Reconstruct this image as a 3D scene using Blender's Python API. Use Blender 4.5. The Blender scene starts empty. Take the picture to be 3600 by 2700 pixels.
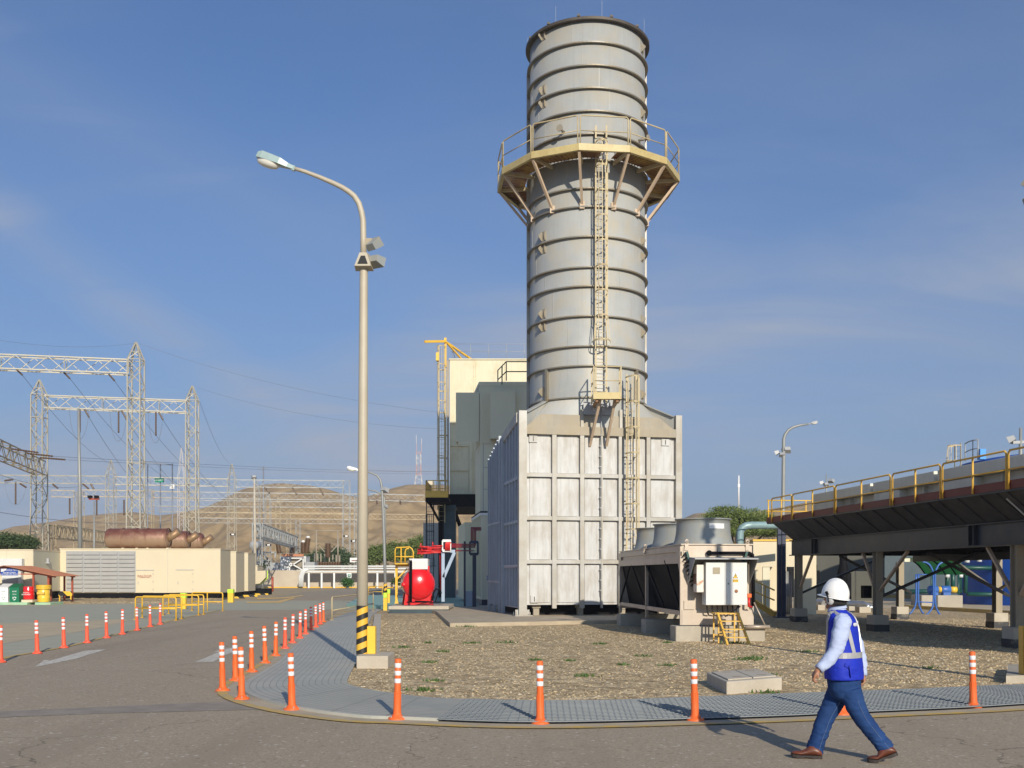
import bpy, math, random
from mathutils import Vector, Matrix, noise
rnd = random.Random(7)
C = bpy.context.scene.collection
SC = bpy.context.scene
PI = math.pi
R = math.radians

# ---------------------------------------------------------------- camera, sky, sun, exposure
F = 3600.0; HC = 1.8; HZ = 2020.0          # focal length in photo pixels, eye height, horizon row
cam_d = bpy.data.cameras.new('camera'); cam = bpy.data.objects.new('camera', cam_d); C.objects.link(cam)
cam.location = (0, 0, HC); cam.rotation_euler = (PI/2, 0, 0)
cam_d.sensor_width = 36.0; cam_d.lens = 36.0; cam_d.shift_y = (HZ-1350)/3600.0
cam_d.clip_start = 0.1; cam_d.clip_end = 4000
SC.camera = cam
SUN_EL = R(22.5); SUN_AZ = R(15.5)         # behind the camera, a little to the right
sun_dir = Vector((math.sin(SUN_AZ)*math.cos(SUN_EL), -math.cos(SUN_AZ)*math.cos(SUN_EL), math.sin(SUN_EL)))
w = bpy.data.worlds.new("World"); SC.world = w; w.use_nodes = True
nt = w.node_tree; nt.nodes.clear()
def N(t, **k):
    n = nt.nodes.new(t)
    for a, b in k.items(): setattr(n, a, b)
    return n
out = N('ShaderNodeOutputWorld'); bg = N('ShaderNodeBackground'); bg.inputs['Strength'].default_value = 0.086
sky = N('ShaderNodeTexSky', sky_type='NISHITA'); sky.sun_disc = False
sky.sun_elevation = SUN_EL; sky.sun_rotation = PI - SUN_AZ
sky.altitude = 0; sky.air_density = 1.0; sky.dust_density = 1.6; sky.ozone_density = 2.2
tc = N('ShaderNodeTexCoord'); sep = N('ShaderNodeSeparateXYZ')
nt.links.new(tc.outputs['Generated'], sep.inputs[0])
def M(op, a, b=None, clamp=False):
    m = N('ShaderNodeMath', operation=op); m.use_clamp = clamp
    for i, s in enumerate((a, b)):
        if s is None: continue
        if isinstance(s, (int, float)): m.inputs[i].default_value = s
        else: nt.links.new(s, m.inputs[i])
    return m.outputs[0]
# thin cirrus: noise on a high flat layer seen from below
zz = M('ADD', sep.outputs[2], 0.22)
comb = N('ShaderNodeCombineXYZ')
nt.links.new(M('DIVIDE', sep.outputs[0], zz), comb.inputs[0]); nt.links.new(M('DIVIDE', sep.outputs[1], zz), comb.inputs[1])
mp = N('ShaderNodeMapping'); mp.inputs['Rotation'].default_value = (0, 0, R(14)); mp.inputs['Scale'].default_value = (0.85, 3.0, 1); mp.inputs['Location'].default_value = (3.1, 1.7, 0)
nt.links.new(comb.outputs[0], mp.inputs[0])
n1 = N('ShaderNodeTexNoise'); n1.inputs['Scale'].default_value = 1.1; n1.inputs['Detail'].default_value = 12; n1.inputs['Roughness'].default_value = 0.58; n1.inputs['Distortion'].default_value = 0.7
nt.links.new(mp.outputs[0], n1.inputs['Vector'])
n2 = N('ShaderNodeTexNoise'); n2.inputs['Scale'].default_value = 0.8; n2.inputs['Detail'].default_value = 3
nt.links.new(comb.outputs[0], n2.inputs['Vector'])
cr = N('ShaderNodeMapRange'); cr.inputs['From Min'].default_value = 0.42; cr.inputs['From Max'].default_value = 0.85; nt.links.new(n1.outputs[0], cr.inputs[0])
cr2 = N('ShaderNodeMapRange'); cr2.inputs['From Min'].default_value = 0.38; cr2.inputs['From Max'].default_value = 0.7; nt.links.new(n2.outputs[0], cr2.inputs[0])
def band(p, q, width, amp):  # a long cirrus bank along a great circle
    A = Vector(((p[0]-1800)/F, 1, (HZ-p[1])/F)); B = Vector(((q[0]-1800)/F, 1, (HZ-q[1])/F)); n = A.cross(B).normalized()
    dn = N('ShaderNodeVectorMath', operation='DOT_PRODUCT'); nt.links.new(tc.outputs['Generated'], dn.inputs[0]); dn.inputs[1].default_value = n
    wob = M('MULTIPLY', M('SUBTRACT', n2.outputs[0], .5), width*1.6)
    return M('MULTIPLY', M('SUBTRACT', 1.0, M('DIVIDE', M('ABSOLUTE', M('ADD', dn.outputs['Value'], wob)), width), True), amp)
bands = M('ADD', M('ADD', band((0, 770), (800, 1300), .035, .55), band((2300, 1230), (3600, 930), .085, .75)), M('ADD', band((0, 250), (700, 600), .05, .25), band((2500, 1500), (3600, 1330), .05, .35)))
cf = M('MULTIPLY', M('ADD', M('MULTIPLY', cr2.outputs[0], .30), bands), M('ADD', M('MULTIPLY', cr.outputs[0], 1.3), .42), True)
tint = N('ShaderNodeMix', data_type='RGBA', blend_type='MULTIPLY'); tint.inputs[0].default_value = 1
nt.links.new(sky.outputs[0], tint.inputs[6]); tint.inputs[7].default_value = (0.62, 0.96, 1.38, 1)
# pale haze towards the horizon
hz = M('POWER', M('SUBTRACT', 1.0, M('MAXIMUM', sep.outputs[2], 0.0), True), 3.5)
hm = N('ShaderNodeMix', data_type='RGBA'); nt.links.new(M('MULTIPLY', hz, 0.92, True), hm.inputs[0])
nt.links.new(tint.outputs[2], hm.inputs[6]); hm.inputs[7].default_value = (3.05, 3.75, 5.25, 1)
cl = N('ShaderNodeMix', data_type='RGBA'); nt.links.new(cf, cl.inputs[0]); nt.links.new(hm.outputs[2], cl.inputs[6]); cl.inputs[7].default_value = (4.1, 4.75, 6.1, 1)
nt.links.new(cl.outputs[2], bg.inputs[0]); nt.links.new(bg.outputs[0], out.inputs[0])
sl = bpy.data.lights.new('sun', 'SUN'); sl.energy = 4.5; sl.angle = R(0.53); sl.color = (1.0, 0.90, 0.74)
so = bpy.data.objects.new('sun', sl); C.objects.link(so); so.rotation_euler = sun_dir.to_track_quat('Z', 'Y').to_euler()
so.location = (0, -20, 30)
SC.view_settings.view_transform = 'Standard'; SC.view_settings.look = 'None'; SC.view_settings.exposure = 0.0; SC.view_settings.gamma = 1
SC.cycles.max_bounces = 6; SC.cycles.use_denoising = True

# ---------------------------------------------------------------- helpers
def P(px, py, Y): return Vector(((px-1800)/F*Y, Y, HC-(py-HZ)/F*Y))
def G(px, py, z=0.0):
    Y = F*(HC-z)/(py-HZ); return Vector(((px-1800)/F*Y, Y, z))
def XP(px, Y): return (px-1800)/F*Y
def ZP(py, Y): return HC-(py-HZ)/F*Y
ROOT = {}
def tag(o, label=None, cat=None, group=None, kind=None):
    if label: o['label'] = label
    if cat: o['category'] = cat
    if group: o['group'] = group
    if kind: o['kind'] = kind
    return o
def thing(name, label, cat, loc=(0, 0, 0), rz=0, group=None):
    o = bpy.data.objects.new(name, None); C.objects.link(o); o.empty_display_size = 0.2
    o.location = loc; o.rotation_euler = (0, 0, rz); tag(o, label, cat, group)
    ROOT[o.name] = Matrix.Translation(Vector(loc)) @ Matrix.Rotation(rz, 4, 'Z')
    return o
def copy_tree(o, loc=None, rz=None, label=None, parent=None, scale=None):
    c = o.copy(); C.objects.link(c)
    if parent: c.parent = parent
    if loc is not None: c.location = loc
    if rz is not None: c.rotation_euler = (0, 0, rz)
    if scale: c.scale = scale
    if label: c['label'] = label
    for ch in o.children: copy_tree(ch, parent=c)
    return c
def rootmat(o):
    while o.parent: o = o.parent
    return ROOT.get(o.name, Matrix.Identity(4))
class MB:
    def __init__(s, T=None): s.v = []; s.f = []; s.sm = []; s.T = T
    def add(s, vs, fs, smooth=False):
        b = len(s.v)
        if s.T is not None: vs = [s.T @ Vector(v) for v in vs]
        s.v.extend([tuple(v) for v in vs]); s.f.extend([tuple(i+b for i in f) for f in fs]); s.sm.extend([smooth]*len(fs)); return s
    def hexa(s, c):  # 8 corners, bottom 4 ccw then top 4
        return s.add(c, [(3,2,1,0),(4,5,6,7),(0,1,5,4),(1,2,6,5),(2,3,7,6),(3,0,4,7)])
    def box(s, x0, y0, z0, x1, y1, z1):
        if x0 > x1: x0, x1 = x1, x0
        if y0 > y1: y0, y1 = y1, y0
        if z0 > z1: z0, z1 = z1, z0
        return s.hexa([(x0,y0,z0),(x1,y0,z0),(x1,y1,z0),(x0,y1,z0),(x0,y0,z1),(x1,y0,z1),(x1,y1,z1),(x0,y1,z1)])
    def bar(s, p, q, a, b=None, up=None):  # rectangular section a (side) x b (along up)
        p = Vector(p); q = Vector(q); b = b or a; d = (q-p)
        if d.length < 1e-6: return s
        d.normalize(); u = Vector(up) if up else Vector((0,0,1))
        if abs(d.dot(u)) > .98: u = Vector((0,1,0)) if abs(d.y) < .9 else Vector((1,0,0))
        x = d.cross(u).normalized()*(a/2); y = x.cross(d).normalized()*(b/2)
        return s.hexa([p-x-y, p+x-y, p+x+y, p-x+y, q-x-y, q+x-y, q+x+y, q-x+y][0:4][::-1] + [q-x-y, q+x-y, q+x+y, q-x+y][::-1])
    def tube(s, pts, r, n=8, r2=None, cap=True):
        pts = [Vector(p) for p in pts]; m = len(pts); rs = r if isinstance(r, (list, tuple)) else [r + ((r2 or r)-r)*i/(m-1) for i in range(m)]
        vs = []; pu = None
        for i, p in enumerate(pts):
            d = (pts[min(i+1, m-1)]-pts[max(i-1, 0)]).normalized()
            if pu is None:
                u = Vector((0,0,1)) if abs(d.z) < .9 else Vector((1,0,0))
                pu = d.cross(u).normalized()
            x = (pu - d*pu.dot(d)).normalized(); pu = x; y = d.cross(x)
            for k in range(n):
                a = 2*PI*k/n; vs.append(p + (x*math.cos(a)+y*math.sin(a))*rs[i])
        fs = []
        for i in range(m-1):
            for k in range(n):
                a = i*n+k; b = i*n+(k+1)%n; fs.append((a, b, b+n, a+n))
        s.add(vs, fs, n > 5)
        if cap: s.add([], []); b = len(s.v)-len(vs); s.f.append(tuple(b+k for k in range(n))[::-1]); s.f.append(tuple(b+(m-1)*n+k for k in range(n))); s.sm += [False, False]
        return s
    def lathe(s, prof, c=(0,0,0), n=48, a0=0, a1=2*PI, axis='Z', smooth=True):
        c = Vector(c); full = abs(a1-a0-2*PI) < 1e-6; k = n if full else n+1; vs = []
        for (r, z) in prof:
            for i in range(k):
                a = a0+(a1-a0)*i/n; p = Vector((r*math.cos(a), r*math.sin(a), z))
                if axis == 'Y': p = Vector((p.x, -p.z, p.y))
                if axis == 'X': p = Vector((p.z, p.x, p.y))
                vs.append(c+p)
        fs = []
        for j in range(len(prof)-1):
            for i in range(n):
                a = j*k+i; b = j*k+(i+1)%k; fs.append((a, b, b+k, a+k))
        return s.add(vs, fs, smooth)
    def prism(s, poly, z0, z1):
        n = len(poly); a = sum(poly[i][0]*poly[(i+1)%n][1]-poly[(i+1)%n][0]*poly[i][1] for i in range(n))
        if a < 0: poly = poly[::-1]
        vs = [(p[0], p[1], z0) for p in poly]+[(p[0], p[1], z1) for p in poly]
        return s.add(vs, [tuple(range(n))[::-1], tuple(range(n, 2*n))]+[(i, (i+1)%n, (i+1)%n+n, i+n) for i in range(n)])
    def plate(s, pts, t):  # planar polygon thickened along its normal
        pts = [Vector(p) for p in pts]; nn = Vector((0,0,0))
        for i in range(len(pts)): nn += (pts[i]-pts[0]).cross(pts[(i+1)%len(pts)]-pts[0])
        nn = nn.normalized()*t; n = len(pts)
        return s.add(pts+[p-nn for p in pts], [tuple(range(n)), tuple(range(n, 2*n))[::-1]]+[(i+n, (i+1)%n+n, (i+1)%n, i) for i in range(n)])
    def sheet(s, pts):
        n = len(pts); a = sum(pts[i][0]*pts[(i+1)%n][1]-pts[(i+1)%n][0]*pts[i][1] for i in range(n))
        if a < 0: pts = pts[::-1]
        return s.add(pts, [tuple(range(n))])
    def build(s, name, mat, parent=None, local=False, label=None, bevel=0):
        vs = s.v; loc = Vector((0, 0, 0))
        if parent is not None and not local:
            inv = rootmat(parent).inverted(); vs = [tuple(inv @ Vector(v)) for v in vs]
        if parent is None:
            xs = [v[0] for v in vs]; ys = [v[1] for v in vs]; zs = [v[2] for v in vs]
            loc = Vector(((min(xs)+max(xs))/2, (min(ys)+max(ys))/2, min(zs))); vs = [(v[0]-loc.x, v[1]-loc.y, v[2]-loc.z) for v in vs]
        me = bpy.data.meshes.new(name); me.from_pydata(vs, [], s.f); me.polygons.foreach_set('use_smooth', s.sm)
        ms = mat if isinstance(mat, (list, tuple)) else [mat]
        for m in ms: me.materials.append(m)
        me.update(); o = bpy.data.objects.new(name, me); C.objects.link(o); o.location = loc
        if parent is not None: o.parent = parent
        if label: o['label'] = label
        if bevel:
            b = o.modifiers.new('bevel', 'BEVEL'); b.width = bevel; b.segments = 1; b.limit_method = 'ANGLE'; b.angle_limit = R(40)
        return o
def structure(name, mb, m): return tag(mb.build(name, m), kind='structure')

def mat(name, col, rough=0.6, metal=0.0, var=0.10, scale=2.0, dirt=None, damt=0.0, dscale=1.5, dpos=0.55, dsoft=0.12, streak=0.0,
        bump=0.0, bscale=60, spec=0.5, coat=0.0, emit=None, alpha=None, zs=1.0, stripe=None):
    m = bpy.data.materials.new(name); m.use_nodes = True; t = m.node_tree; b = t.nodes['Principled BSDF']
    b.inputs['Roughness'].default_value = rough; b.inputs['Metallic'].default_value = metal
    b.inputs['Specular IOR Level'].default_value = spec
    if coat: b.inputs['Coat Weight'].default_value = coat; b.inputs['Coat Roughness'].default_value = .15
    tcn = t.nodes.new('ShaderNodeTexCoord'); mpn = t.nodes.new('ShaderNodeMapping'); t.links.new(tcn.outputs['Object'], mpn.inputs[0]); mpn.inputs['Scale'].default_value = (1, 1, zs)
    n = t.nodes.new('ShaderNodeTexNoise'); n.inputs['Scale'].default_value = scale; n.inputs['Detail'].default_value = 6; n.inputs['Roughness'].default_value = .6
    t.links.new(mpn.outputs[0], n.inputs['Vector'])
    r = t.nodes.new('ShaderNodeMapRange'); r.inputs['From Min'].default_value = .3; r.inputs['From Max'].default_value = .7; r.inputs['To Min'].default_value = 1-var; r.inputs['To Max'].default_value = 1+var
    t.links.new(n.outputs[0], r.inputs[0])
    vm = t.nodes.new('ShaderNodeVectorMath'); vm.operation = 'SCALE'; vm.inputs[0].default_value = col[:3]; t.links.new(r.outputs[0], vm.inputs['Scale'])
    cur = vm.outputs[0]
    def mix(fac, c2):
        nonlocal cur
        x = t.nodes.new('ShaderNodeMix'); x.data_type = 'RGBA'; t.links.new(fac, x.inputs[0]); t.links.new(cur, x.inputs[6]); x.inputs[7].default_value = (*c2, 1); cur = x.outputs[2]
    if stripe:  # (axis 0-2, period, duty, colour)
        ax, per, duty, c2 = stripe[:4]; sp = t.nodes.new('ShaderNodeSeparateXYZ'); t.links.new(tcn.outputs['Object'], sp.inputs[0])
        a = t.nodes.new('ShaderNodeMath'); a.operation = 'DIVIDE'; t.links.new(sp.outputs[ax], a.inputs[0]); a.inputs[1].default_value = per
        fr = t.nodes.new('ShaderNodeMath'); fr.operation = 'FRACT'; t.links.new(a.outputs[0], fr.inputs[0])
        lt = t.nodes.new('ShaderNodeMath'); lt.operation = 'LESS_THAN'; t.links.new(fr.outputs[0], lt.inputs[0]); lt.inputs[1].default_value = duty
        mix(lt.outputs[0], c2)
    if streak:
        mp2 = t.nodes.new('ShaderNodeMapping'); t.links.new(tcn.outputs['Object'], mp2.inputs[0]); mp2.inputs['Scale'].default_value = (9, 9, .55)
        n3 = t.nodes.new('ShaderNodeTexNoise'); n3.inputs['Scale'].default_value = 1.3; n3.inputs['Detail'].default_value = 5; t.links.new(mp2.outputs[0], n3.inputs['Vector'])
        r3 = t.nodes.new('ShaderNodeMapRange'); r3.inputs['From Min'].default_value = .5; r3.inputs['From Max'].default_value = .75; r3.inputs['To Max'].default_value = streak; t.links.new(n3.outputs[0], r3.inputs[0])
        mix(r3.outputs[0], tuple(c*.55 for c in col[:3]))
    if dirt:
        n2 = t.nodes.new('ShaderNodeTexNoise'); n2.inputs['Scale'].default_value = dscale; n2.inputs['Detail'].default_value = 8; n2.inputs['Roughness'].default_value = .65
        t.links.new(mpn.outputs[0], n2.inputs['Vector'])
        r2 = t.nodes.new('ShaderNodeMapRange'); r2.inputs['From Min'].default_value = dpos-dsoft; r2.inputs['From Max'].default_value = dpos+dsoft; r2.inputs['To Max'].default_value = damt
        t.links.new(n2.outputs[0], r2.inputs[0]); mix(r2.outputs[0], dirt)
    t.links.new(cur, b.inputs['Base Color'])
    if bump:
        nb = t.nodes.new('ShaderNodeTexNoise'); nb.inputs['Scale'].default_value = bscale; nb.inputs['Detail'].default_value = 4; t.links.new(mpn.outputs[0], nb.inputs['Vector'])
        bp = t.nodes.new('ShaderNodeBump'); bp.inputs['Strength'].default_value = bump; bp.inputs['Distance'].default_value = .02; t.links.new(nb.outputs[0], bp.inputs['Height']); t.links.new(bp.outputs[0], b.inputs['Normal'])
    return m

MT = dict(
 galv=mat('galvanised', (.40,.41,.40), .5, .08, .08, .8, (.46,.40,.29), .55, .9, .55, .10, streak=.18, spec=.3),
 galv_rim=mat('dark_rim', (.085,.07,.055), .6, .2, .2),
 ring=mat('ring_steel', (.24,.225,.19), .5, .3, .12, 1.2, (.25,.19,.11), .7, 1.4, .52, .1),
 panel=mat('weathered_aluminium', (.54,.54,.535), .5, .05, .07, 3, (.36,.325,.27), .7, 2.2, .56, .12, streak=.45, spec=.3, zs=.35),
 postm=mat('housing_frame', (.43,.42,.395), .5, .15, .12, 1.1, (.30,.26,.19), .7, .8, .52, .12, streak=.2),
 tan=mat('tan_steel', (.33,.295,.235), .6, .1, .10, .9, (.36,.28,.16), .6, 1.2, .55, .15, streak=.25),
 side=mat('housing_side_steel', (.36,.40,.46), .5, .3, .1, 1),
 ylad=mat('faded_yellow_paint', (.50,.41,.24), .55, 0, .12, 2, (.35,.20,.08), .6, 2.5, .62, .08),
 ylad2=mat('yellow_fascia', (.52,.42,.19), .5, 0, .1, 1.5, (.42,.28,.10), .6, 2, .6, .1),
 ygrate=mat('yellow_grating', (.42,.27,.08), .55, 0, .3, 2, (.22,.085,.04), .8, 1.2, .5, .08),
 brace=mat('dusty_pink_steel', (.50,.38,.27), .6, .05, .12, 2),
 yel=mat('safety_yellow', (.78,.46,.04), .4, 0, .06, 2),
 yel2=mat('yellow_plastic', (.82,.52,.05), .35, 0, .05, 2, coat=.3),
 amber=mat('amber_paint', (.70,.42,.07), .5, 0, .12, 3, (.35,.22,.1), .5, 4, .62, .06),
 cream=mat('cream_paint', (.64,.56,.40), .45, 0, .03, .5, (.62,.52,.34), .3, .35, .62, .12),
 creamw=mat('weathered_cream_wall', (.68,.62,.44), .5, 0, .05, .4, (.50,.38,.20), .6, .6, .60, .10, streak=.28),
 creamg=mat('greyed_cream_panel', (.68,.64,.48), .5, 0, .05, .4, streak=.12),
 greyg=mat('grey_green_cladding', (.66,.62,.46), .55, 0, .04, .5, streak=.08),
 black=mat('black_steel', (.008,.008,.010), .7, 0, .2, spec=.1),
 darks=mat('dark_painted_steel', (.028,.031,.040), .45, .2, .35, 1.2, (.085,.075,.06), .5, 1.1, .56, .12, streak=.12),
 darkblue=mat('dark_blue_steel', (.02,.032,.075), .45, .1, .15),
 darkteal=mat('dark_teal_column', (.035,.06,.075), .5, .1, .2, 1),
 redtoe=mat('oxide_red', (.16,.03,.018), .6, 0, .12),
 conc=mat('concrete', (.42,.38,.31), .85, 0, .12, 2.2, (.30,.26,.20), .6, 1.0, .55, .14, bump=.3, bscale=30),
 conc2=mat('pale_concrete', (.50,.45,.37), .85, 0, .10, 2.5, (.38,.32,.24), .6, 1.1, .56, .14, bump=.3, bscale=30),
 concd=mat('black_banded_concrete', (.05,.05,.055), .7, 0, .3, 3, (.3,.27,.22), .7, 3, .6, .05),
 wallc=mat('wall_concrete', (.52,.45,.35), .85, 0, .06, .4, (.40,.33,.25), .5, .3, .56, .12),
 orange=mat('orange_plastic', (.78,.14,.03), .48, 0, .08, 6, (.45,.20,.10), .6, 9, .60, .1, spec=.35, zs=.6),
 orange_r=mat('faded_red_orange_plastic', (.84,.115,.055), .45, 0, .05, 3, spec=.4),
 white=mat('white_paint', (.78,.78,.77), .45, 0, .03, 2),
 reflect=mat('reflective_white_band', (.74,.74,.76), .35, 0, .06, 8, (.45,.40,.33), .5, 9, .6, .08),
 greyp=mat('grey_paint', (.36,.37,.38), .5, .1, .08, 1.5),
 lgrey=mat('light_grey_cabinet', (.64,.655,.65), .4, 0, .03, 2, (.40,.20,.09), .7, 7, .72, .04),
 pole=mat('lamp_pole_paint', (.46,.415,.325), .55, .05, .07, 1.5, (.40,.33,.24), .5, 1.2, .58, .12),
 pole2=mat('grey_pole', (.28,.29,.285), .5, .2, .08, 1.5),
 lampg=mat('lamp_housing', (.33,.43,.42), .4, .1, .06, 4),
 lens=mat('frosted_lens', (.70,.68,.62), .25, 0, .05, 4, spec=.6),
 lattice=mat('galvanised_lattice', (.42,.39,.31), .5, .15, .08, .6),
 latticeb=mat('pale_blue_lattice', (.34,.355,.355), .5, .15, .08, .6),
 latticey=mat('warm_lattice', (.44,.36,.23), .5, .1, .08, .6),
 insul=mat('brown_insulator', (.10,.055,.025), .3, 0, .2, 3),
 wire=mat('cable', (.22,.24,.28), .5, .2, .05),
 red=mat('red_gloss_paint', (.70,.012,.018), .22, 0, .05, 1.2, coat=.6),
 redpipe=mat('red_pipe', (.62,.03,.03), .4, 0, .15, 3),
 maroon=mat('maroon_pipe', (.25,.02,.035), .4, 0, .1, 3),
 bluegrey=mat('blue_grey_steel', (.33,.42,.55), .5, .1, .08, 2),
 rust=mat('rusty_muffler', (.33,.115,.07), .6, .25, .18, 1.6, (.62,.44,.28), .85, 1.3, .52, .07, streak=.35, zs=1.6),
 rust2=mat('tan_heat_scaled_pipe', (.34,.22,.12), .5, .4, .18, 3, (.25,.10,.05), .7, 3, .58, .08),
 louvre=mat('louvre_aluminium', (.34,.33,.31), .55, .1, .06, 2),
 terra=mat('terracotta_sheet', (.50,.20,.10), .6, 0, .12, 2),
 redwood=mat('red_painted_post', (.36,.07,.035), .5, 0, .12, 3),
 green=mat('green_plastic', (.01,.16,.075), .35, 0, .06, 2),
 mint=mat('mint_kerb_paint', (.34,.55,.35), .6, 0, .1, 2, (.45,.38,.28), .5, 3, .6, .08),
 teal=mat('teal_floor_paint', (.25,.42,.35), .5, 0, .08, .5),
 signblue=mat('sign_blue', (.03,.08,.36), .4, 0, .03, 2),
 signgreen=mat('sign_green', (.01,.26,.16), .4, 0, .03, 2),
 ink=mat('black_ink', (.01,.01,.01), .5), inkred=mat('dark_red_ink', (.30,.05,.04), .5), inkgrey=mat('grey_ink', (.35,.36,.38), .5),
 bluetank=mat('blue_tank_paint', (.010,.075,.38), .4, 0, .08, .4, streak=.2),
 bluerail=mat('blue_frame_paint', (.04,.13,.42), .4, 0, .05),
 greenroof=mat('green_sheet', (.02,.42,.12), .4, 0, .08),
 greenpipe=mat('dark_green_pipe', (.01,.07,.06), .4, 0, .1),
 tealpipe=mat('pale_teal_pipe', (.24,.36,.38), .4, .1, .1, 2, (.5,.5,.46), .5, 3, .6, .05),
 cowl=mat('grey_fan_cowl', (.27,.29,.29), .6, 0, .06, 1, (.36,.30,.20), .7, 1.3, .60, .10, spec=.3),
 stainless=mat('dusty_stainless', (.47,.40,.33), .45, .3, .08, 1.2, (.38,.30,.21), .5, 1.4, .58, .12, streak=.12),
 tapey=mat('lime_tape', (.55,.85,.05), .5), deckgrey=mat('fan_deck_casing', (.72,.68,.56), .6, .1, .1, .8, streak=.2),
 shadewall=mat('shade_painted_plaster', (.09,.09,.075), .8, 0, .12, .4),  # shade on the walls beyond the deck, put into a dark base colour
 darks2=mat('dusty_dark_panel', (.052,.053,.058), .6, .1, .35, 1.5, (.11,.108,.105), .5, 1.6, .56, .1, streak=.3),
 silver=mat('silver_lagging', (.55,.56,.56), .3, .8, .1, 3), asphaltm=None)

def stripes(name, c1, c2, k, per, duty=.5, axis=None):  # diagonal stripes round a pole / along a kerb
    m = mat(name, c1, .5); t = m.node_tree; b = t.nodes['Principled BSDF']; tcn = t.nodes.new('ShaderNodeTexCoord'); sp = t.nodes.new('ShaderNodeSeparateXYZ'); t.links.new(tcn.outputs['Object'], sp.inputs[0])
    def MM(op, a, bb):
        x = t.nodes.new('ShaderNodeMath'); x.operation = op
        for i, q in enumerate((a, bb)):
            if isinstance(q, (int, float)): x.inputs[i].default_value = q
            else: t.links.new(q, x.inputs[i])
        return x.outputs[0]
    v = MM('ADD', sp.outputs[2], MM('MULTIPLY', sp.outputs[0], k)); fr = MM('FRACT', MM('DIVIDE', v, per), 0); lt = MM('LESS_THAN', fr, duty)
    x = t.nodes.new('ShaderNodeMix'); x.data_type = 'RGBA'; t.links.new(lt, x.inputs[0]); x.inputs[6].default_value = (*c1, 1); x.inputs[7].default_value = (*c2, 1); t.links.new(x.outputs[2], b.inputs['Base Color']); return m
MT['hazard'] = stripes('hazard_bands', (.75,.44,.05), (.02,.019,.018), -.42, .225, .47)
MT['hazardk'] = stripes('hazard_kerb', (.80,.50,.05), (.02,.02,.02), 1.0, .9, .5)

def rust_mat():
    m = mat('rusty_drum', (.19,.07,.05), .5, .25, .15, 1.5, (.34,.21,.14), .6, 2.0, .58, .1, streak=.3)
    t = m.node_tree; b = t.nodes['Principled BSDF']; src = b.inputs['Base Color'].links[0].from_socket
    c = t.nodes.new('ShaderNodeTexCoord'); sp = t.nodes.new('ShaderNodeSeparateXYZ'); t.links.new(c.outputs['Generated'], sp.inputs[0])
    n = t.nodes.new('ShaderNodeTexNoise'); n.inputs['Scale'].default_value = 2.2; n.inputs['Detail'].default_value = 7; t.links.new(c.outputs['Object'], n.inputs['Vector'])
    a = t.nodes.new('ShaderNodeMath'); a.operation = 'MULTIPLY_ADD'; t.links.new(n.outputs[0], a.inputs[0]); a.inputs[1].default_value = .45; t.links.new(sp.outputs[2], a.inputs[2])
    r = t.nodes.new('ShaderNodeMapRange'); r.inputs[1].default_value = .62; r.inputs[2].default_value = .95; t.links.new(a.outputs[0], r.inputs[0])
    x = t.nodes.new('ShaderNodeMix'); x.data_type = 'RGBA'; t.links.new(r.outputs[0], x.inputs[0]); x.inputs[6].default_value = (.36,.235,.15,1); t.links.new(src, x.inputs[7])
    x2 = t.nodes.new('ShaderNodeMix'); x2.data_type = 'RGBA'; r2 = t.nodes.new('ShaderNodeMapRange'); r2.inputs[1].default_value = .18; r2.inputs[2].default_value = .42; t.links.new(a.outputs[0], r2.inputs[0]); t.links.new(r2.outputs[0], x2.inputs[0]); x2.inputs[6].default_value = (.20,.075,.03,1); t.links.new(x.outputs[2], x2.inputs[7])
    t.links.new(x2.outputs[2], b.inputs['Base Color']); return m
MT['rust'] = rust_mat()
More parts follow.
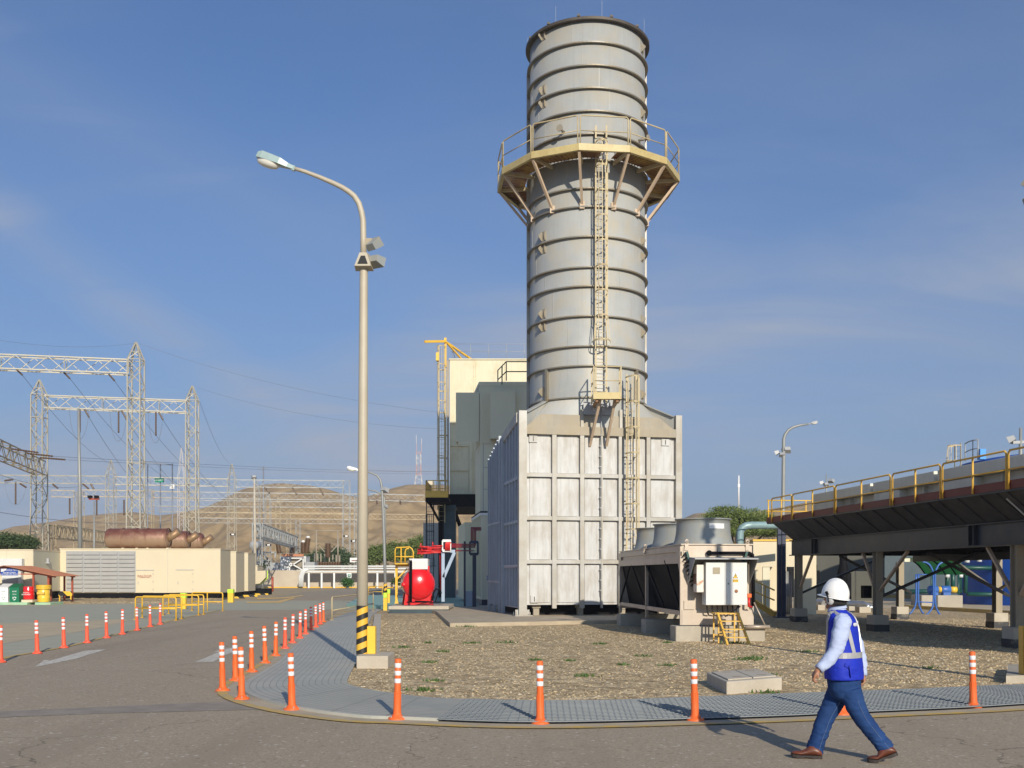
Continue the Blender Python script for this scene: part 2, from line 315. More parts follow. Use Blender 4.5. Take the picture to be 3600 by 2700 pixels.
def ground_mat(name, cols, s1, s2, rough=.9, bump=.5, bs=60, vor=None, fleck=None, vlo=.55, cracks=False):
    m = bpy.data.materials.new(name); m.use_nodes = True; t = m.node_tree; b = t.nodes['Principled BSDF']; b.inputs['Roughness'].default_value = rough; b.inputs['Specular IOR Level'].default_value = .25
    tcn = t.nodes.new('ShaderNodeTexCoord')
    def nz(s, d=6): n = t.nodes.new('ShaderNodeTexNoise'); n.inputs['Scale'].default_value = s; n.inputs['Detail'].default_value = d; t.links.new(tcn.outputs['Object'], n.inputs['Vector']); return n.outputs[0]
    def rg(src, a, c): r = t.nodes.new('ShaderNodeMapRange'); r.inputs[1].default_value = a; r.inputs[2].default_value = c; t.links.new(src, r.inputs[0]); return r.outputs[0]
    def mx(f, a, c, blend='MIX'):
        x = t.nodes.new('ShaderNodeMix'); x.data_type = 'RGBA'; x.blend_type = blend
        if isinstance(f, float): x.inputs[0].default_value = f
        else: t.links.new(f, x.inputs[0])
        for i, q in ((6, a), (7, c)):
            if isinstance(q, tuple): x.inputs[i].default_value = (*q, 1)
            else: t.links.new(q, x.inputs[i])
        return x.outputs[2]
    cur = mx(rg(nz(s1, 8), .38, .62), cols[0], cols[1])
    cur = mx(rg(nz(s2, 4), .42, .60), cur, cols[2])
    if vor:
        v = t.nodes.new('ShaderNodeTexVoronoi'); v.inputs['Scale'].default_value = vor; t.links.new(tcn.outputs['Object'], v.inputs['Vector'])
        hs = t.nodes.new('ShaderNodeSeparateColor'); t.links.new(v.outputs['Color'], hs.inputs[0])
        g = t.nodes.new('ShaderNodeMapRange'); g.inputs[3].default_value = vlo; g.inputs[4].default_value = 2-vlo; t.links.new(hs.outputs[0], g.inputs[0])
        vm = t.nodes.new('ShaderNodeVectorMath'); vm.operation = 'SCALE'; t.links.new(cur, vm.inputs[0]); t.links.new(g.outputs[0], vm.inputs['Scale']); cur = vm.outputs[0]
    if cracks:
        mpa = t.nodes.new('ShaderNodeMapping'); mpa.inputs['Rotation'].default_value = (0, 0, R(-8)); mpa.inputs['Scale'].default_value = (1.1, .07, 1); t.links.new(tcn.outputs['Object'], mpa.inputs[0])
        nt_ = t.nodes.new('ShaderNodeTexNoise'); nt_.inputs['Scale'].default_value = 1.0; nt_.inputs['Detail'].default_value = 3; t.links.new(mpa.outputs[0], nt_.inputs['Vector'])
        cur = mx(rg(nt_.outputs[0], .50, .74), cur, tuple(c*.88 for c in cols[0]))
        vc = t.nodes.new('ShaderNodeTexVoronoi'); vc.feature = 'DISTANCE_TO_EDGE'; vc.inputs['Scale'].default_value = .16
        wv = t.nodes.new('ShaderNodeTexNoise'); wv.inputs['Scale'].default_value = 1.4; wv.inputs['Detail'].default_value = 6; t.links.new(tcn.outputs['Object'], wv.inputs['Vector'])
        vmx = t.nodes.new('ShaderNodeVectorMath'); vmx.operation = 'MULTIPLY_ADD'; t.links.new(wv.outputs['Color'], vmx.inputs[0]); vmx.inputs[1].default_value = (1.2,1.2,0); t.links.new(tcn.outputs['Object'], vmx.inputs[2]); t.links.new(vmx.outputs[0], vc.inputs['Vector'])
        cur = mx(rg(vc.outputs['Distance'], .0022, .0008), cur, tuple(c*.55 for c in cols[0]))
        cur = mx(rg(nz(.55, 5), .66, .74), cur, tuple(c*.84 for c in cols[0]))
    if fleck:
        v2 = t.nodes.new('ShaderNodeTexVoronoi'); v2.inputs['Scale'].default_value = fleck[0]; t.links.new(tcn.outputs['Object'], v2.inputs['Vector'])
        h2 = t.nodes.new('ShaderNodeSeparateColor'); t.links.new(v2.outputs['Color'], h2.inputs[0])
        cur = mx(rg(h2.outputs[1], fleck[1], fleck[1]+.02), cur, fleck[2])
        cur = mx(rg(h2.outputs[2], .965, 1.02), cur, tuple(c*.5 for c in cols[0]))
    t.links.new(cur, b.inputs['Base Color'])
    bp = t.nodes.new('ShaderNodeBump'); bp.inputs['Strength'].default_value = bump; bp.inputs['Distance'].default_value = .03; t.links.new(nz(bs, 5), bp.inputs['Height']); t.links.new(bp.outputs[0], b.inputs['Normal'])
    return m
MT['asphalt'] = ground_mat('asphalt', ((.355,.292,.21), (.38,.315,.23), (.365,.30,.218)), .16, 1.1, .9, .12, 90, vor=70, fleck=(30, .972, (.52,.46,.38)), vlo=.80, cracks=True)
MT['sand'] = ground_mat('sandy_ground', ((.42,.33,.20), (.50,.40,.26), (.36,.28,.17)), .08, .9, .95, .4, 12)
MT['gravel'] = ground_mat('gravel_soil', ((.49,.375,.22), (.54,.425,.26), (.40,.295,.165)), .5, 2.6, .95, 1.0, 28, vor=14)
MT['greenc'] = ground_mat('green_grey_concrete', ((.40,.39,.295), (.43,.41,.31), (.385,.375,.29)), .15, 1.2, .8, .15, 30)
MT['tanc'] = ground_mat('tan_concrete', ((.50,.41,.27), (.46,.38,.26), (.53,.43,.29)), .2, .9, .85, .15, 30)
MT['walk'] = ground_mat('grey_walkway', ((.42,.415,.36), (.45,.44,.385), (.39,.39,.345)), .3, 1.6, .6, .1, 30)
MT['gutter'] = ground_mat('concrete_gutter', ((.30,.26,.215), (.34,.30,.25), (.27,.235,.195)), .6, 3, .85, .3, 50)
MT['slab'] = ground_mat('slab_concrete', ((.44,.37,.27), (.49,.41,.30), (.40,.335,.245)), .3, 2, .85, .2, 40)
MT['kerb'] = ground_mat('worn_yellow_kerb', ((.60,.40,.10), (.55,.39,.14), (.45,.36,.2)), 1.2, 5, .85, .3, 50)
MT['hill'] = ground_mat('dry_hill', ((.42,.29,.145), (.47,.335,.17), (.33,.225,.11)), .02, .11, .95, 1.0, .35)
MT['mark'] = ground_mat('worn_white_marking', ((.68,.65,.58), (.60,.56,.49), (.46,.42,.35)), .8, 9, .85, .3, 60)
MT['trench'] = mat('dark_trench', (.02,.022,.026), .9)
MT['steelg'] = mat('grating_steel', (.22,.24,.25), .6, .1, .08, 3)

def sub(parts, n=4):  # split a polyline evenly
    out = []
    for i in range(len(parts)-1):
        for k in range(n): out.append(parts[i].lerp(parts[i+1], k/n))
    out.append(parts[-1]); return out
def smooth_line(pts, n=6):  # Catmull-Rom
    pts = [Vector(p) for p in pts]; out = []
    for i in range(len(pts)-1):
        p0 = pts[max(i-1, 0)]; p1 = pts[i]; p2 = pts[i+1]; p3 = pts[min(i+2, len(pts)-1)]
        for k in range(n):
            t = k/n; out.append(.5*((2*p1)+(p2-p0)*t+(2*p0-5*p1+4*p2-p3)*t*t+(3*p1-p0-3*p2+p3)*t**3))
    out.append(pts[-1]); return out
def lettering(txt, size, mt, parent, loc, rot, name='lettering', extrude=.004, align='CENTER', sx=1.0):
    cu = bpy.data.curves.new('txt', 'FONT'); cu.body = txt; cu.size = size; cu.extrude = extrude; cu.align_x = align; cu.align_y = 'CENTER'; cu.resolution_u = 3
    o = bpy.data.objects.new('txt', cu); C.objects.link(o); bpy.context.view_layer.update()
    me = bpy.data.meshes.new_from_object(o.evaluated_get(bpy.context.evaluated_depsgraph_get())); bpy.data.objects.remove(o)
    me.materials.clear(); me.materials.append(mt); me.name = name
    T = Matrix.Translation(Vector(loc)) @ rot.to_matrix().to_4x4() @ Matrix.Diagonal((sx, 1, 1, 1))
    root = parent
    me.transform(rootmat(parent).inverted() @ T); n = bpy.data.objects.new(name, me); C.objects.link(n); n.parent = parent; return n
from mathutils import Euler
FRONT = Euler((PI/2, 0, 0))                  # upright text that faces the camera side (-Y)
# ---------------------------------------------------------------- ground, road, walkway, hills
def blob(pts, z): return [(p[0], p[1], z) for p in pts]
mb = MB(); mb.sheet([(-1500,-200,0),(1500,-200,0),(1500,1800,0),(-1500,1800,0)]); structure('ground', mb, MT['sand'])
kL = [G(x, y) for x, y in [(768,2147),(700,2163),(638,2176),(606,2183),(565,2195),(529,2204),(484,2215),(430,2228),(375,2242),(307,2260),(226,2278),(127,2296),(45,2310),(0,2321)]]
kL = kL + [Vector((-10.9,18,0)), Vector((-11.2,12,0)), Vector((-14,6,0)), Vector((-30,3,0))]
kR = [G(x, y) for x, y in [(1195,2143),(1150,2178),(1110,2205),(1040,2255),(950,2325),(866,2378),(800,2410),(795,2436),(840,2461),(960,2490),(1100,2511),(1250,2527),(1400,2537),(1650,2544),(1900,2547),(2400,2537),(2743,2524),(3060,2510),(3407,2493),(3600,2482),(3900,2466),(4300,2448)]]
kLs = smooth_line(kL, 5); kRs = smooth_line(kR, 5)
mb = MB(); mb.sheet(blob(kLs+[Vector((-60,3,0)), Vector((-60,-60,0)), Vector((60,-60,0)), Vector((60,26,0))]+kRs[::-1], .004)); structure('road', mb, MT['asphalt'])
mb = MB(); mb.sheet([G(x, y, .004) for x, y in [(700,2112),(905,2112),(975,2095),(1075,2081),(1270,2068),(1700,2066),(1500,2080),(1330,2095),(1300,2112)]]); structure('road_beyond', mb, MT['asphalt'])
pg = [G(x, y) for x, y in [(-900,2134),(0,2126),(440,2122),(720,2112),(1460,2112),(1400,2150),(1195,2143)]]
mb = MB(); mb.sheet(blob(pg+[Vector((k.x, k.y, 0)) for k in kL[:-3]]+[Vector((-60,16,0))], .008)); structure('green_pavement', mb, MT['greenc'])
mb = MB(); mb.sheet([G(x, y, .012) for x, y in [(-500,2200),(0,2192),(280,2184),(440,2176),(452,2182),(360,2205),(270,2222),(130,2243),(0,2264),(-220,2296),(-500,2340)]]); structure('tan_pavement', mb, MT['tanc'])
mb = MB(); mb.sheet([G(x, y, .008) for x, y in [(0,2501),(400,2483),(814,2465),(842,2461),(960,2490),(1000,2497),(881,2495),(640,2501),(407,2506.5),(200,2514),(0,2522),(-400,2540),(-400,2518)]]); structure('gutter_strip', mb, MT['gutter'])
def ribbon(pts, w, z, side=1):
    mb = MB()
    L = []; Rr = []
    for i, p in enumerate(pts):
        d = (pts[min(i+1, len(pts)-1)]-pts[max(i-1, 0)]); d.z = 0; d.normalize(); n = Vector((-d.y, d.x, 0))*side
        L.append(Vector((p.x, p.y, z))); Rr.append(Vector((p.x, p.y, z))+n*w)
    for i in range(len(pts)-1): mb.add([L[i], L[i+1], Rr[i+1], Rr[i]], [(0,1,2,3)])
    return mb
structure('kerb_line', ribbon(kLs[:70], .14, .014, -1), MT['kerb'])
mb = MB()
for poly in ([(122,2345),(156,2320),(176,2322.5),(300,2287),(373,2283),(266,2316),(212,2327)], [(687,2327),(768,2293),(753,2290),(827,2274.5),(845,2285),(789,2303),(751,2327)]):
    mb.sheet([G(x, y, .009) for x, y in poly])
structure('road_arrow_marking', mb, MT['mark'])
# walkway
near = [(1156,2184),(1062,2247),(989,2316),(925,2358),(864,2396),(866,2434),(1007,2477),(1243,2511),(1418,2519),(1671,2530),(1899,2534),(2168,2530),(2400,2523),(2743,2512),(3060,2497),(3407,2482),(3600,2470),(3900,2454),(4300,2436)]
far = [(1299,2184),(1272,2240),(1255,2316),(1236,2355),(1221,2391),(1231,2406),(1297,2422.6),(1405,2439),(1530,2452),(1740,2459),(1899,2462),(2146,2460),(2350,2453),(2620,2443),(2892,2432.6),(3200,2422),(3410,2412.5),(3600,2405),(3900,2394)]
nw = [Vector((-7.75,52,.05)), Vector((-7.4,45,.05))]+[G(x, y, .05) for x, y in near]; fw = [Vector((-6.6,52,.05)), Vector((-6.1,45,.05))]+[G(x, y, .05) for x, y in far]
ns = smooth_line(nw, 6); fs = smooth_line(fw, 6); SPL = 10*6+3
mb = MB(); poly = [(p.x, p.y) for p in ns[:SPL+1]]+[(p.x, p.y) for p in fs[:SPL+1][::-1]]
mb.prism(poly, .0, .05); wk = structure('walkway', mb, MT['walk'])
mb = MB()
for i in range(1, 16):
    t = i/16; pts = [a.lerp(b, t) for a, b in zip(ns[:SPL+1], fs[:SPL+1])]
    for k in range(len(pts)-1):
        d = (pts[k+1]-pts[k]).normalized()*.006; d = Vector((-d.y, d.x, 0)); u = Vector((0,0,.0025)); mb.add([pts[k]-d+u, pts[k+1]-d+u, pts[k+1]+d+u, pts[k]+d+u], [(0,1,2,3)])
for k in (14,20,24,28,33,36,40,46,52,58):
    a, b = ns[k], fs[k]; d = (b-a).normalized()*.007; d = Vector((-d.y, d.x, 0)); u = Vector((0,0,.003)); mb.add([a-d+u, b-d+u, b+d+u, a+d+u], [(0,1,2,3)])
structure('walkway_joints', mb, mat('groove_line', (.27,.27,.245), .8))  # thin darker strips drawn as the groove lines between the plates
structure('kerb_strip', ribbon(ns[14:], .26, .012, -1), MT['slab']); structure('kerb_paint', ribbon([p+Vector((0,0,0)) for p in ns[14:]], .26, .012, -1) if False else (lambda L_: ribbon(L_, .14, .018, -1))([ns[i]+(Vector(((ns[min(i+1,len(ns)-1)]-ns[i-1]).y, -(ns[min(i+1,len(ns)-1)]-ns[i-1]).x, 0)).normalized()*.24) for i in range(14, len(ns))]), MT['kerb'])
tr = MB(); tr.sheet([(p.x, p.y, .006) for p in ns[SPL:]]+[(p.x, p.y, .006) for p in fs[SPL:][::-1]]); structure('walkway_trench', tr, MT['trench'])
mb = MB()
def seg(a, b, wd, h=.03):
    d = (b-a); d.z = 0
    if d.length < 1e-5: return
    n = Vector((-d.y, d.x, 0)).normalized()*wd/2; u = Vector((0,0,h)); mb.hexa([a-n-u, b-n-u, b+n-u, a+n-u, a-n, b-n, b+n, a+n])
A = ns[SPL:]; B = fs[SPL:]
for i in range(0, 16):
    t = i/15
    pts = [a.lerp(b, t) for a, b in zip(A, B)]
    for k in range(0, len(pts)-1): seg(pts[k], pts[k+1], .05 if i in (0, 15) else .040, .012)
for k in range(len(A)-1):
    L = (A[k+1]-A[k]).length; n = max(1, int(L/.065))
    for j in range(n):
        t = j/n; seg(A[k].lerp(A[k+1], t)-Vector((0,0,.004)), B[k].lerp(B[k+1], t)-Vector((0,0,.004)), .017, .012)
structure('walkway_grating', mb, MT['steelg'])
# gravel bed
def pip(x, y, poly):
    c = False; n = len(poly); j = n-1
    for i in range(n):
        xi, yi = poly[i][0], poly[i][1]; xj, yj = poly[j][0], poly[j][1]
        if (yi > y) != (yj > y) and x < (xj-xi)*(y-yi)/(yj-yi)+xi: c = not c
        j = i
    return c
gp = [(p.x+.0, p.y) for p in fs[14:]] + [(26,22),(32,42),(22,66),(8,66),(-3.6,46.5),(-5.9,46.5)]
mb = MB(); mb.sheet([(x, y, .010) for x, y in gp]); structure('gravel_bed', mb, MT['gravel'])
slabP = [G(1533,2148,.14).xy, G(1582,2191,.14).xy, Vector((2.5,36.9)), Vector((4.4,37.4)), Vector((9.5,38.3)), Vector((9.5,66)), Vector((-5,66)), Vector((-4.6,50))]
mb = MB(); mb.prism([(p[0], p[1]) for p in slabP], 0, .14); structure('slab', mb, MT['slab'])
mb = MB(); mb.prism([(-9.2,57),(-6.4,53),(-2.1,53),(-1,66.2),(-2,82),(-12,82)], 0, .155); structure('teal_floor', mb, MT['teal'])
# scattered stones
def stone(mb, x, y, r, z0):
    a = rnd.random()*6.28; sx = r*(.7+.7*rnd.random()); sy = r*(.6+.5*rnd.random()); sz = r*(.35+.45*rnd.random())
    ca, sa = math.cos(a), math.sin(a); vs = []
    for (px_, py_, pz) in ((1,0,0),(.35,.95,.05),(-.8,.6,0),(-.8,-.6,.05),(.35,-.95,0),(.45,.2,.95),(-.35,.35,1),(-.2,-.45,.9)):
        jx = px_*(.8+.4*rnd.random())*sx; jy = py_*(.8+.4*rnd.random())*sy; vs.append((x+jx*ca-jy*sa, y+jx*sa+jy*ca, z0+pz*sz))
    mb.add(vs, [(5,6,7),(0,1,5),(1,2,6),(1,6,5),(2,3,6),(3,7,6),(3,4,7),(4,0,5),(4,5,7)])
smats = [mat('stone_tan', (.49,.375,.22), .9, 0, .15, 3), mat('stone_grey', (.39,.34,.25), .9, 0, .2, 3), mat('stone_pale', (.53,.46,.34), .9, 0, .15, 3), mat('stone_brown', (.38,.28,.17), .9, 0, .2, 3)]
SB = [MB() for _ in smats]; cnt = 0
def in_block(x, y):
    return (-3.1 < x < -2.2 and 19.2 < y < 20.8) or (3 < x < 4.4 and 15.1 < y < 17)
while cnt < 60000:
    y = 13.5+ (rnd.random()**1.5)*28; x = -7+rnd.random()*26
    if abs(x/y) > .56 or x/y < -.19: continue
    if not pip(x, y, gp) or in_block(x, y): continue
    if y > 34.5 and x < 9.5 and pip(x, y, [tuple(p) for p in slabP]): cnt += 1; continue
    nzp = noise.noise(Vector((x*.45, y*.45, 0)));
    if nzp > .28 and rnd.random() < .75: cnt += 1; continue
    r = (.008+.019*rnd.random()**3)*(1+.5*max(0, nzp))*(1.25 if rnd.random() < .06 else 1)
    if x > 4.5: r *= 1.3
    i = 0 if rnd.random() < .5+.3*nzp else (1 if rnd.random() < .5 else (2 if rnd.random() < .25 else 3))
    stone(SB[i], x, y, r, .008); cnt += 1
allb = MB(); mi = []
for i, b in enumerate(SB):
    o = len(allb.v); allb.v += b.v; allb.f += [tuple(k+o for k in f) for f in b.f]; allb.sm += b.sm; mi += [i]*len(b.f)
so_ = allb.build('gravel_stones', smats); so_.data.polygons.foreach_set('material_index', mi); tag(so_, 'loose tan and grey gravel stones covering the bed beside the walkway', 'gravel', kind='stuff')
# weeds
mb = MB()
for (px, py, s) in [(1510,2261,.22),(1560,2292,.25),(1512,2330,.2),(1525,2395,.2),(1660,2262,.3),(1780,2260,.35),(1885,2322,.25),(1997,2324,.2),(2110,2265,.3),(2180,2338,.22),(2260,2308,.25),(2345,2340,.25),(2580,2262,.45),(2630,2320,.45),(2650,2315,.35),(2700,2375,.3),(2690,2436,.25),(2840,2292,.3),(3265,2350,.2),(1640,2204,.5),(1420,2277,.3),(1490,2428,.35),(2345,2260,.2),(2060,2378,.3)]:
    c = G(px, py, .01)
    for k in range(int(170*s)):
        a = rnd.random()*6.28; r = s*.6*rnd.random(); x = c.x+r*math.cos(a)*1.5; y = c.y+r*math.sin(a); h = .02+.09*rnd.random()*(.5+s); d = rnd.random()*6.28; wd = .012+.015*rnd.random()
        mb.add([(x-wd*math.cos(d), y-wd*math.sin(d), 0.01), (x+wd*math.cos(d), y+wd*math.sin(d), .01), (x+.05*math.sin(d), y+.05*math.cos(d), h)], [(0,1,2)])
tag(mb.build('weeds', mat('weed_green', (.07,.13,.03), .7, 0, .3, 5)), 'small green weeds growing through the gravel', 'weeds', kind='stuff')
# hills
ridge = [(-900,1900),(-300,1880),(0,1866),(50,1851),(110,1845),(180,1835),(300,1812),(400,1804),(470,1800),(560,1812),(640,1802),(720,1785),(790,1752),(850,1722),(905,1707),(960,1700),(1000,1699),(1040,1703),(1100,1708),(1160,1722),(1210,1738),(1260,1748),(1310,1740),(1380,1716),(1430,1704),(1470,1703),(1560,1705),(1700,1720),(1900,1760),(2150,1815),(2300,1840),(2390,1828),(2440,1806),(2480,1802),(2530,1815),(2600,1812),(2660,1797),(2720,1788),(2790,1775),(2850,1763),(2900,1758),(3000,1772),(3200,1805),(3600,1850),(4500,1880)]
def rid(px):
    for i in range(len(ridge)-1):
        if ridge[i][0] <= px <= ridge[i+1][0]:
            t = (px-ridge[i][0])/(ridge[i+1][0]-ridge[i][0]); return ridge[i][1]+(ridge[i+1][1]-ridge[i][1])*t
    return 1900
mb = MB(); nx = 620; ny = 90; vs = []
for j in range(ny+1):
    for i in range(nx+1):
        px = -900+5400*i/nx; tt = j/ny
        Yr = 560+80*math.sin(px*.004); Y0 = 260; Y = Y0+(Yr-Y0)*min(1, tt*1.25) + max(0, tt-.8)*900
        X = (px-1800)/F*Y; top = (HZ-rid(px))/F*Yr+HC
        s = min(1, tt*1.25); prof = s*s*(3-2*s)*.5+s*.5
        h = top*prof if tt <= .8 else top*(1-(tt-.8)*1.5)
        nzv = noise.fractal(Vector((X*.012, Y*.012, 0)), 1.0, 2.0, 6)*3.4*math.sin(min(1, s)*PI) + abs(noise.fractal(Vector((X*.045, Y*.010, 3)), 1.0, 2.0, 5))*-6.5*math.sin(min(1, s)*PI)
        vs.append((X, Y, max(-1, h+nzv) if j else -2))
fsx = []
for j in range(ny):
    for i in range(nx): a = j*(nx+1)+i; fsx.append((a, a+1, a+nx+2, a+nx+1))
mb.add(vs, fsx, True); hills = structure('hills', mb, MT['hill'])

# ---------------------------------------------------------------- housing and stack
HR = R(11); ca, sa = math.cos(HR), math.sin(HR); H0 = Vector((.32, 41.2, .14))
def uf(px, v=0):
    k = (px-1800)/F; return (k*(41.2+ca*v)-.32+sa*v)/(ca-sa*k)
def zf(py, u, v=0):
    Y = 41.2+sa*u+ca*v; return HC-(py-HZ)/F*Y-.14
hs = thing('exhaust_duct_housing', 'large pale metal duct housing of ribbed panels under the round chimney', 'duct housing', H0, HR)
U = uf(2391); mf = MB(); ZT = 7.65
zr = [zf(2127, 0), zf(1975, 0), zf(1821, 0), zf(1669, 0), zf(1512, 0)]   # rows
mf.box(.12, .06, zr[0], U-.12, 5.2, ZT-.1); body = mf.build('panel_wall', MT['panel'], hs, local=True)
cols = [(1939,1954),(2037,2051),(2111,2116),(2172,2183),(2270,2283)]
# single front panels (slightly proud, each its own plate)
us = [uf(1850)]+[uf(sum(c)/2) for c in cols]+[uf(2372)]
for r_ in range(4):
    z0 = zr[r_]+.09; z1 = zr[r_+1]-.09
    for c_ in range(6):
        a = us[c_]+.15; b = us[c_+1]-.15
        if c_ in (2, 3): a = us[c_]+(.15 if c_ == 2 else .05); b = us[c_+1]-(.05 if c_ == 2 else .12)
        m_ = MB(); m_.box(a, .02+.006*((r_*7+c_*3) % 3), z0, b, .058, z1); m_.build('front_panel', MT['panel'], hs, local=True, bevel=.01)
for (a, b) in cols:
    ua, ub = uf(a), uf(b); m_ = MB(); m_.box(ua, -.14, zr[0]-.14, ub, .02, zr[4]-.12); m_.box(ua+.02, .02, zr[0], ub-.02, .058, zr[4]); m_.build('vertical_rib', MT['postm'], hs, local=True)
for k in (1, 2, 3):
    m_ = MB(); m_.box(.14, -.11, zr[k]-.075, U-.14, .055, zr[k]+.075); m_.build('horizontal_beam', MT['postm'], hs, local=True)
m_ = MB(); m_.box(.14, -.16, zr[4]-.16, U-.14, .055, zr[4]+.18); m_.build('top_beam', MT['tan'], hs, local=True)
for (a, b, zt, f) in ((-.07, .25, zf(1445,0), .12), (U-.24, U+.02, zf(1463, U), .12)):
    m_ = MB(); m_.box(a, -.18, .0, b, .12, zt); m_.box(a-.2, -.38, -.0, b+.2, .32, .035)
    for dx in (-.14, b-a+.10):
        for yy in (-.3, .2): m_.tube([(a+dx, yy, 0), (a+dx, yy, .16)], .022, 6)
    m_.box(a-.13, -.05, .03, b+.13, -.03, .25); m_.build('corner_post', MT['postm'], hs, local=True)
# support feet under the panels
for u in (.75, 2.6, 4.4, 6.1):
    m_ = MB(); m_.box(u-.12, .35, 0, u+.12, .55, .30); m_.box(u-.17, .30, .30, u+.17, .60, zr[0]); m_.build('support_foot', MT['tan'], hs, local=True)
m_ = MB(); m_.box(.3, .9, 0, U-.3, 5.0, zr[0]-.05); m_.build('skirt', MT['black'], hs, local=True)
# left side: near section wall ribs, then the lower finned duct
zs0, zs1, zs2 = zf(1447,0), 7.75, 6.95
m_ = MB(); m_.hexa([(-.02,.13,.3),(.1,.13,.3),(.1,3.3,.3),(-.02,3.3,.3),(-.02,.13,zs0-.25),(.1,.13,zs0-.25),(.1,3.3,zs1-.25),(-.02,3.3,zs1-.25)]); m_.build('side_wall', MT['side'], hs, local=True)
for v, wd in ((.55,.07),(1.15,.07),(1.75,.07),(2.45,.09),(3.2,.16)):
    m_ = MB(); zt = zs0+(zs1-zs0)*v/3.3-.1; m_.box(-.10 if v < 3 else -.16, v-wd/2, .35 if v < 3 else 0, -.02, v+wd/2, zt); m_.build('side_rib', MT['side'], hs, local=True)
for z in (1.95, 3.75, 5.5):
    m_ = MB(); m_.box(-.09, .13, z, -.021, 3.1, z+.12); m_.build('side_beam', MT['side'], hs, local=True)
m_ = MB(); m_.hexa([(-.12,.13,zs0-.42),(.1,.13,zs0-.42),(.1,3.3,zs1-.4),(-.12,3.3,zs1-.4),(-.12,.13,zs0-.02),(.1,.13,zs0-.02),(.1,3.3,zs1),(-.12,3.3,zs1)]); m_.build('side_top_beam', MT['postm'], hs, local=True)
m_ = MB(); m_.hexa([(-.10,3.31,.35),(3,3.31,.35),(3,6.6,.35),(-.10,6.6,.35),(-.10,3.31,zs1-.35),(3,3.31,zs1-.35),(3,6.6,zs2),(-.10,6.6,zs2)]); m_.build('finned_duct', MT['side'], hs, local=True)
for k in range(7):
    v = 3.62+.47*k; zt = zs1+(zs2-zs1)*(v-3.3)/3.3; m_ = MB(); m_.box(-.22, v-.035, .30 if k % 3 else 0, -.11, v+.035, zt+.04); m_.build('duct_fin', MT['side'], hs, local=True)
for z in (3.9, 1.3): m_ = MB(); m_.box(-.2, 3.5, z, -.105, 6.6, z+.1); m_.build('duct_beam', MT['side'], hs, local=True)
# hinged little hatches on the front
for (x0, y0, x1, y1) in ((1860,1528,1888,1555),(2325,1543,2352,1567),(1865,2093,1891,2119)):
    u0, u1 = uf(x0), uf(x1); m_ = MB(); m_.box(u0, -.03, zf(y1,u0), u1, .014, zf(y0,u0)); q = m_.build('hatch', MT['panel'], hs, local=True, bevel=.006)
    m_ = MB(); um = (u0+u1)/2; m_.box(um-.012, -.055, zf(y1,u0)+.05, um+.012, -.031, zf(y0,u0)-.05); m_.build('hatch_handle', MT['ink'], q, local=True)
# transition hopper
RS = 2.47; SU, SV = 3.45, 2.39
m_ = MB(); vs = []; nn = 64
rect = []
for k in range(nn):
    a = 2*PI*k/nn; c_, s_ = math.cos(a), math.sin(a); t = min((U/2-.1)/max(abs(c_), 1e-6), 2.35/max(abs(s_), 1e-6)); rect.append((U/2+c_*t, 2.42+s_*t, ZT-.12))
circ = [(SU+RS*math.cos(2*PI*k/nn), SV+RS*math.sin(2*PI*k/nn), 8.83) for k in range(nn)]
m_.add(rect+circ, [(k, (k+1)%nn, (k+1)%nn+nn, k+nn) for k in range(nn)], True); m_.build('transition_hopper', MT['galv'], hs, local=True)
# tan face plate with sloped ends above the beam
zb, ztp = zr[4]+.17, zf(1453, 0)
m_ = MB(); m_.plate([(.27,-.05,zb),(U-.27,-.05,zb),(U-.95,-.05,ztp-.02),(.85,-.05,ztp)], .045); m_.build('face_plate', MT['tan'], hs, local=True)
for sgn in (0, 1):
    a = .25 if sgn == 0 else U-.25; b = SU-RS*.86 if sgn == 0 else SU+RS*.84; zt0 = zf(1447,0) if sgn == 0 else zf(1466,U)
    m_ = MB(); m_.plate([(a,.04,zb),(a,.04,zt0),(b,1.12,8.86),(b,1.12,zb)], .03); m_.bar((a,.02,zt0), (b,1.10,8.88), .22, .04, up=(0,0,1)); m_.build('gusset_plate', MT['galv'], hs, local=True)
for u in (uf(2044), uf(2180)):
    m_ = MB(); m_.box(u-.06, -.14, zb, u+.06, -.048, zf(1442, u)); m_.build('rib', MT['postm'], hs, local=True)
pl = MB(); u0, u1 = uf(2048), uf(2150); pl.box(u0, -.17, zf(1459,u0), u1, -.143, zf(1415,u0)); plq = pl.build('name_plate', MT['greyp'], hs, local=True)
HF = Euler((PI/2, 0, HR))
def hw(u, v, z): return ROOT[hs.name] @ Vector((u, v, z))
lettering('SISTEMA DE\nESCAPE', .15, MT['white'], plq, hw(uf(2100), -.175, zf(1435, 3)), HF)
# conduit down the joint with clips
cd = MB(); uc = uf(2109); cd.tube([(uc, -.2, 8.6), (uc+.01, -.2, zr[4]), (uc, -.08, zr[4]-.5), (uc, -.08, .8)], .016, 6)
for k in range(15): cd.box(uc-.04, -.12, 1+.42*k, uc+.04, -.06, 1.04+.42*k)
cd.build('conduit', MT['greyp'], hs, local=True)
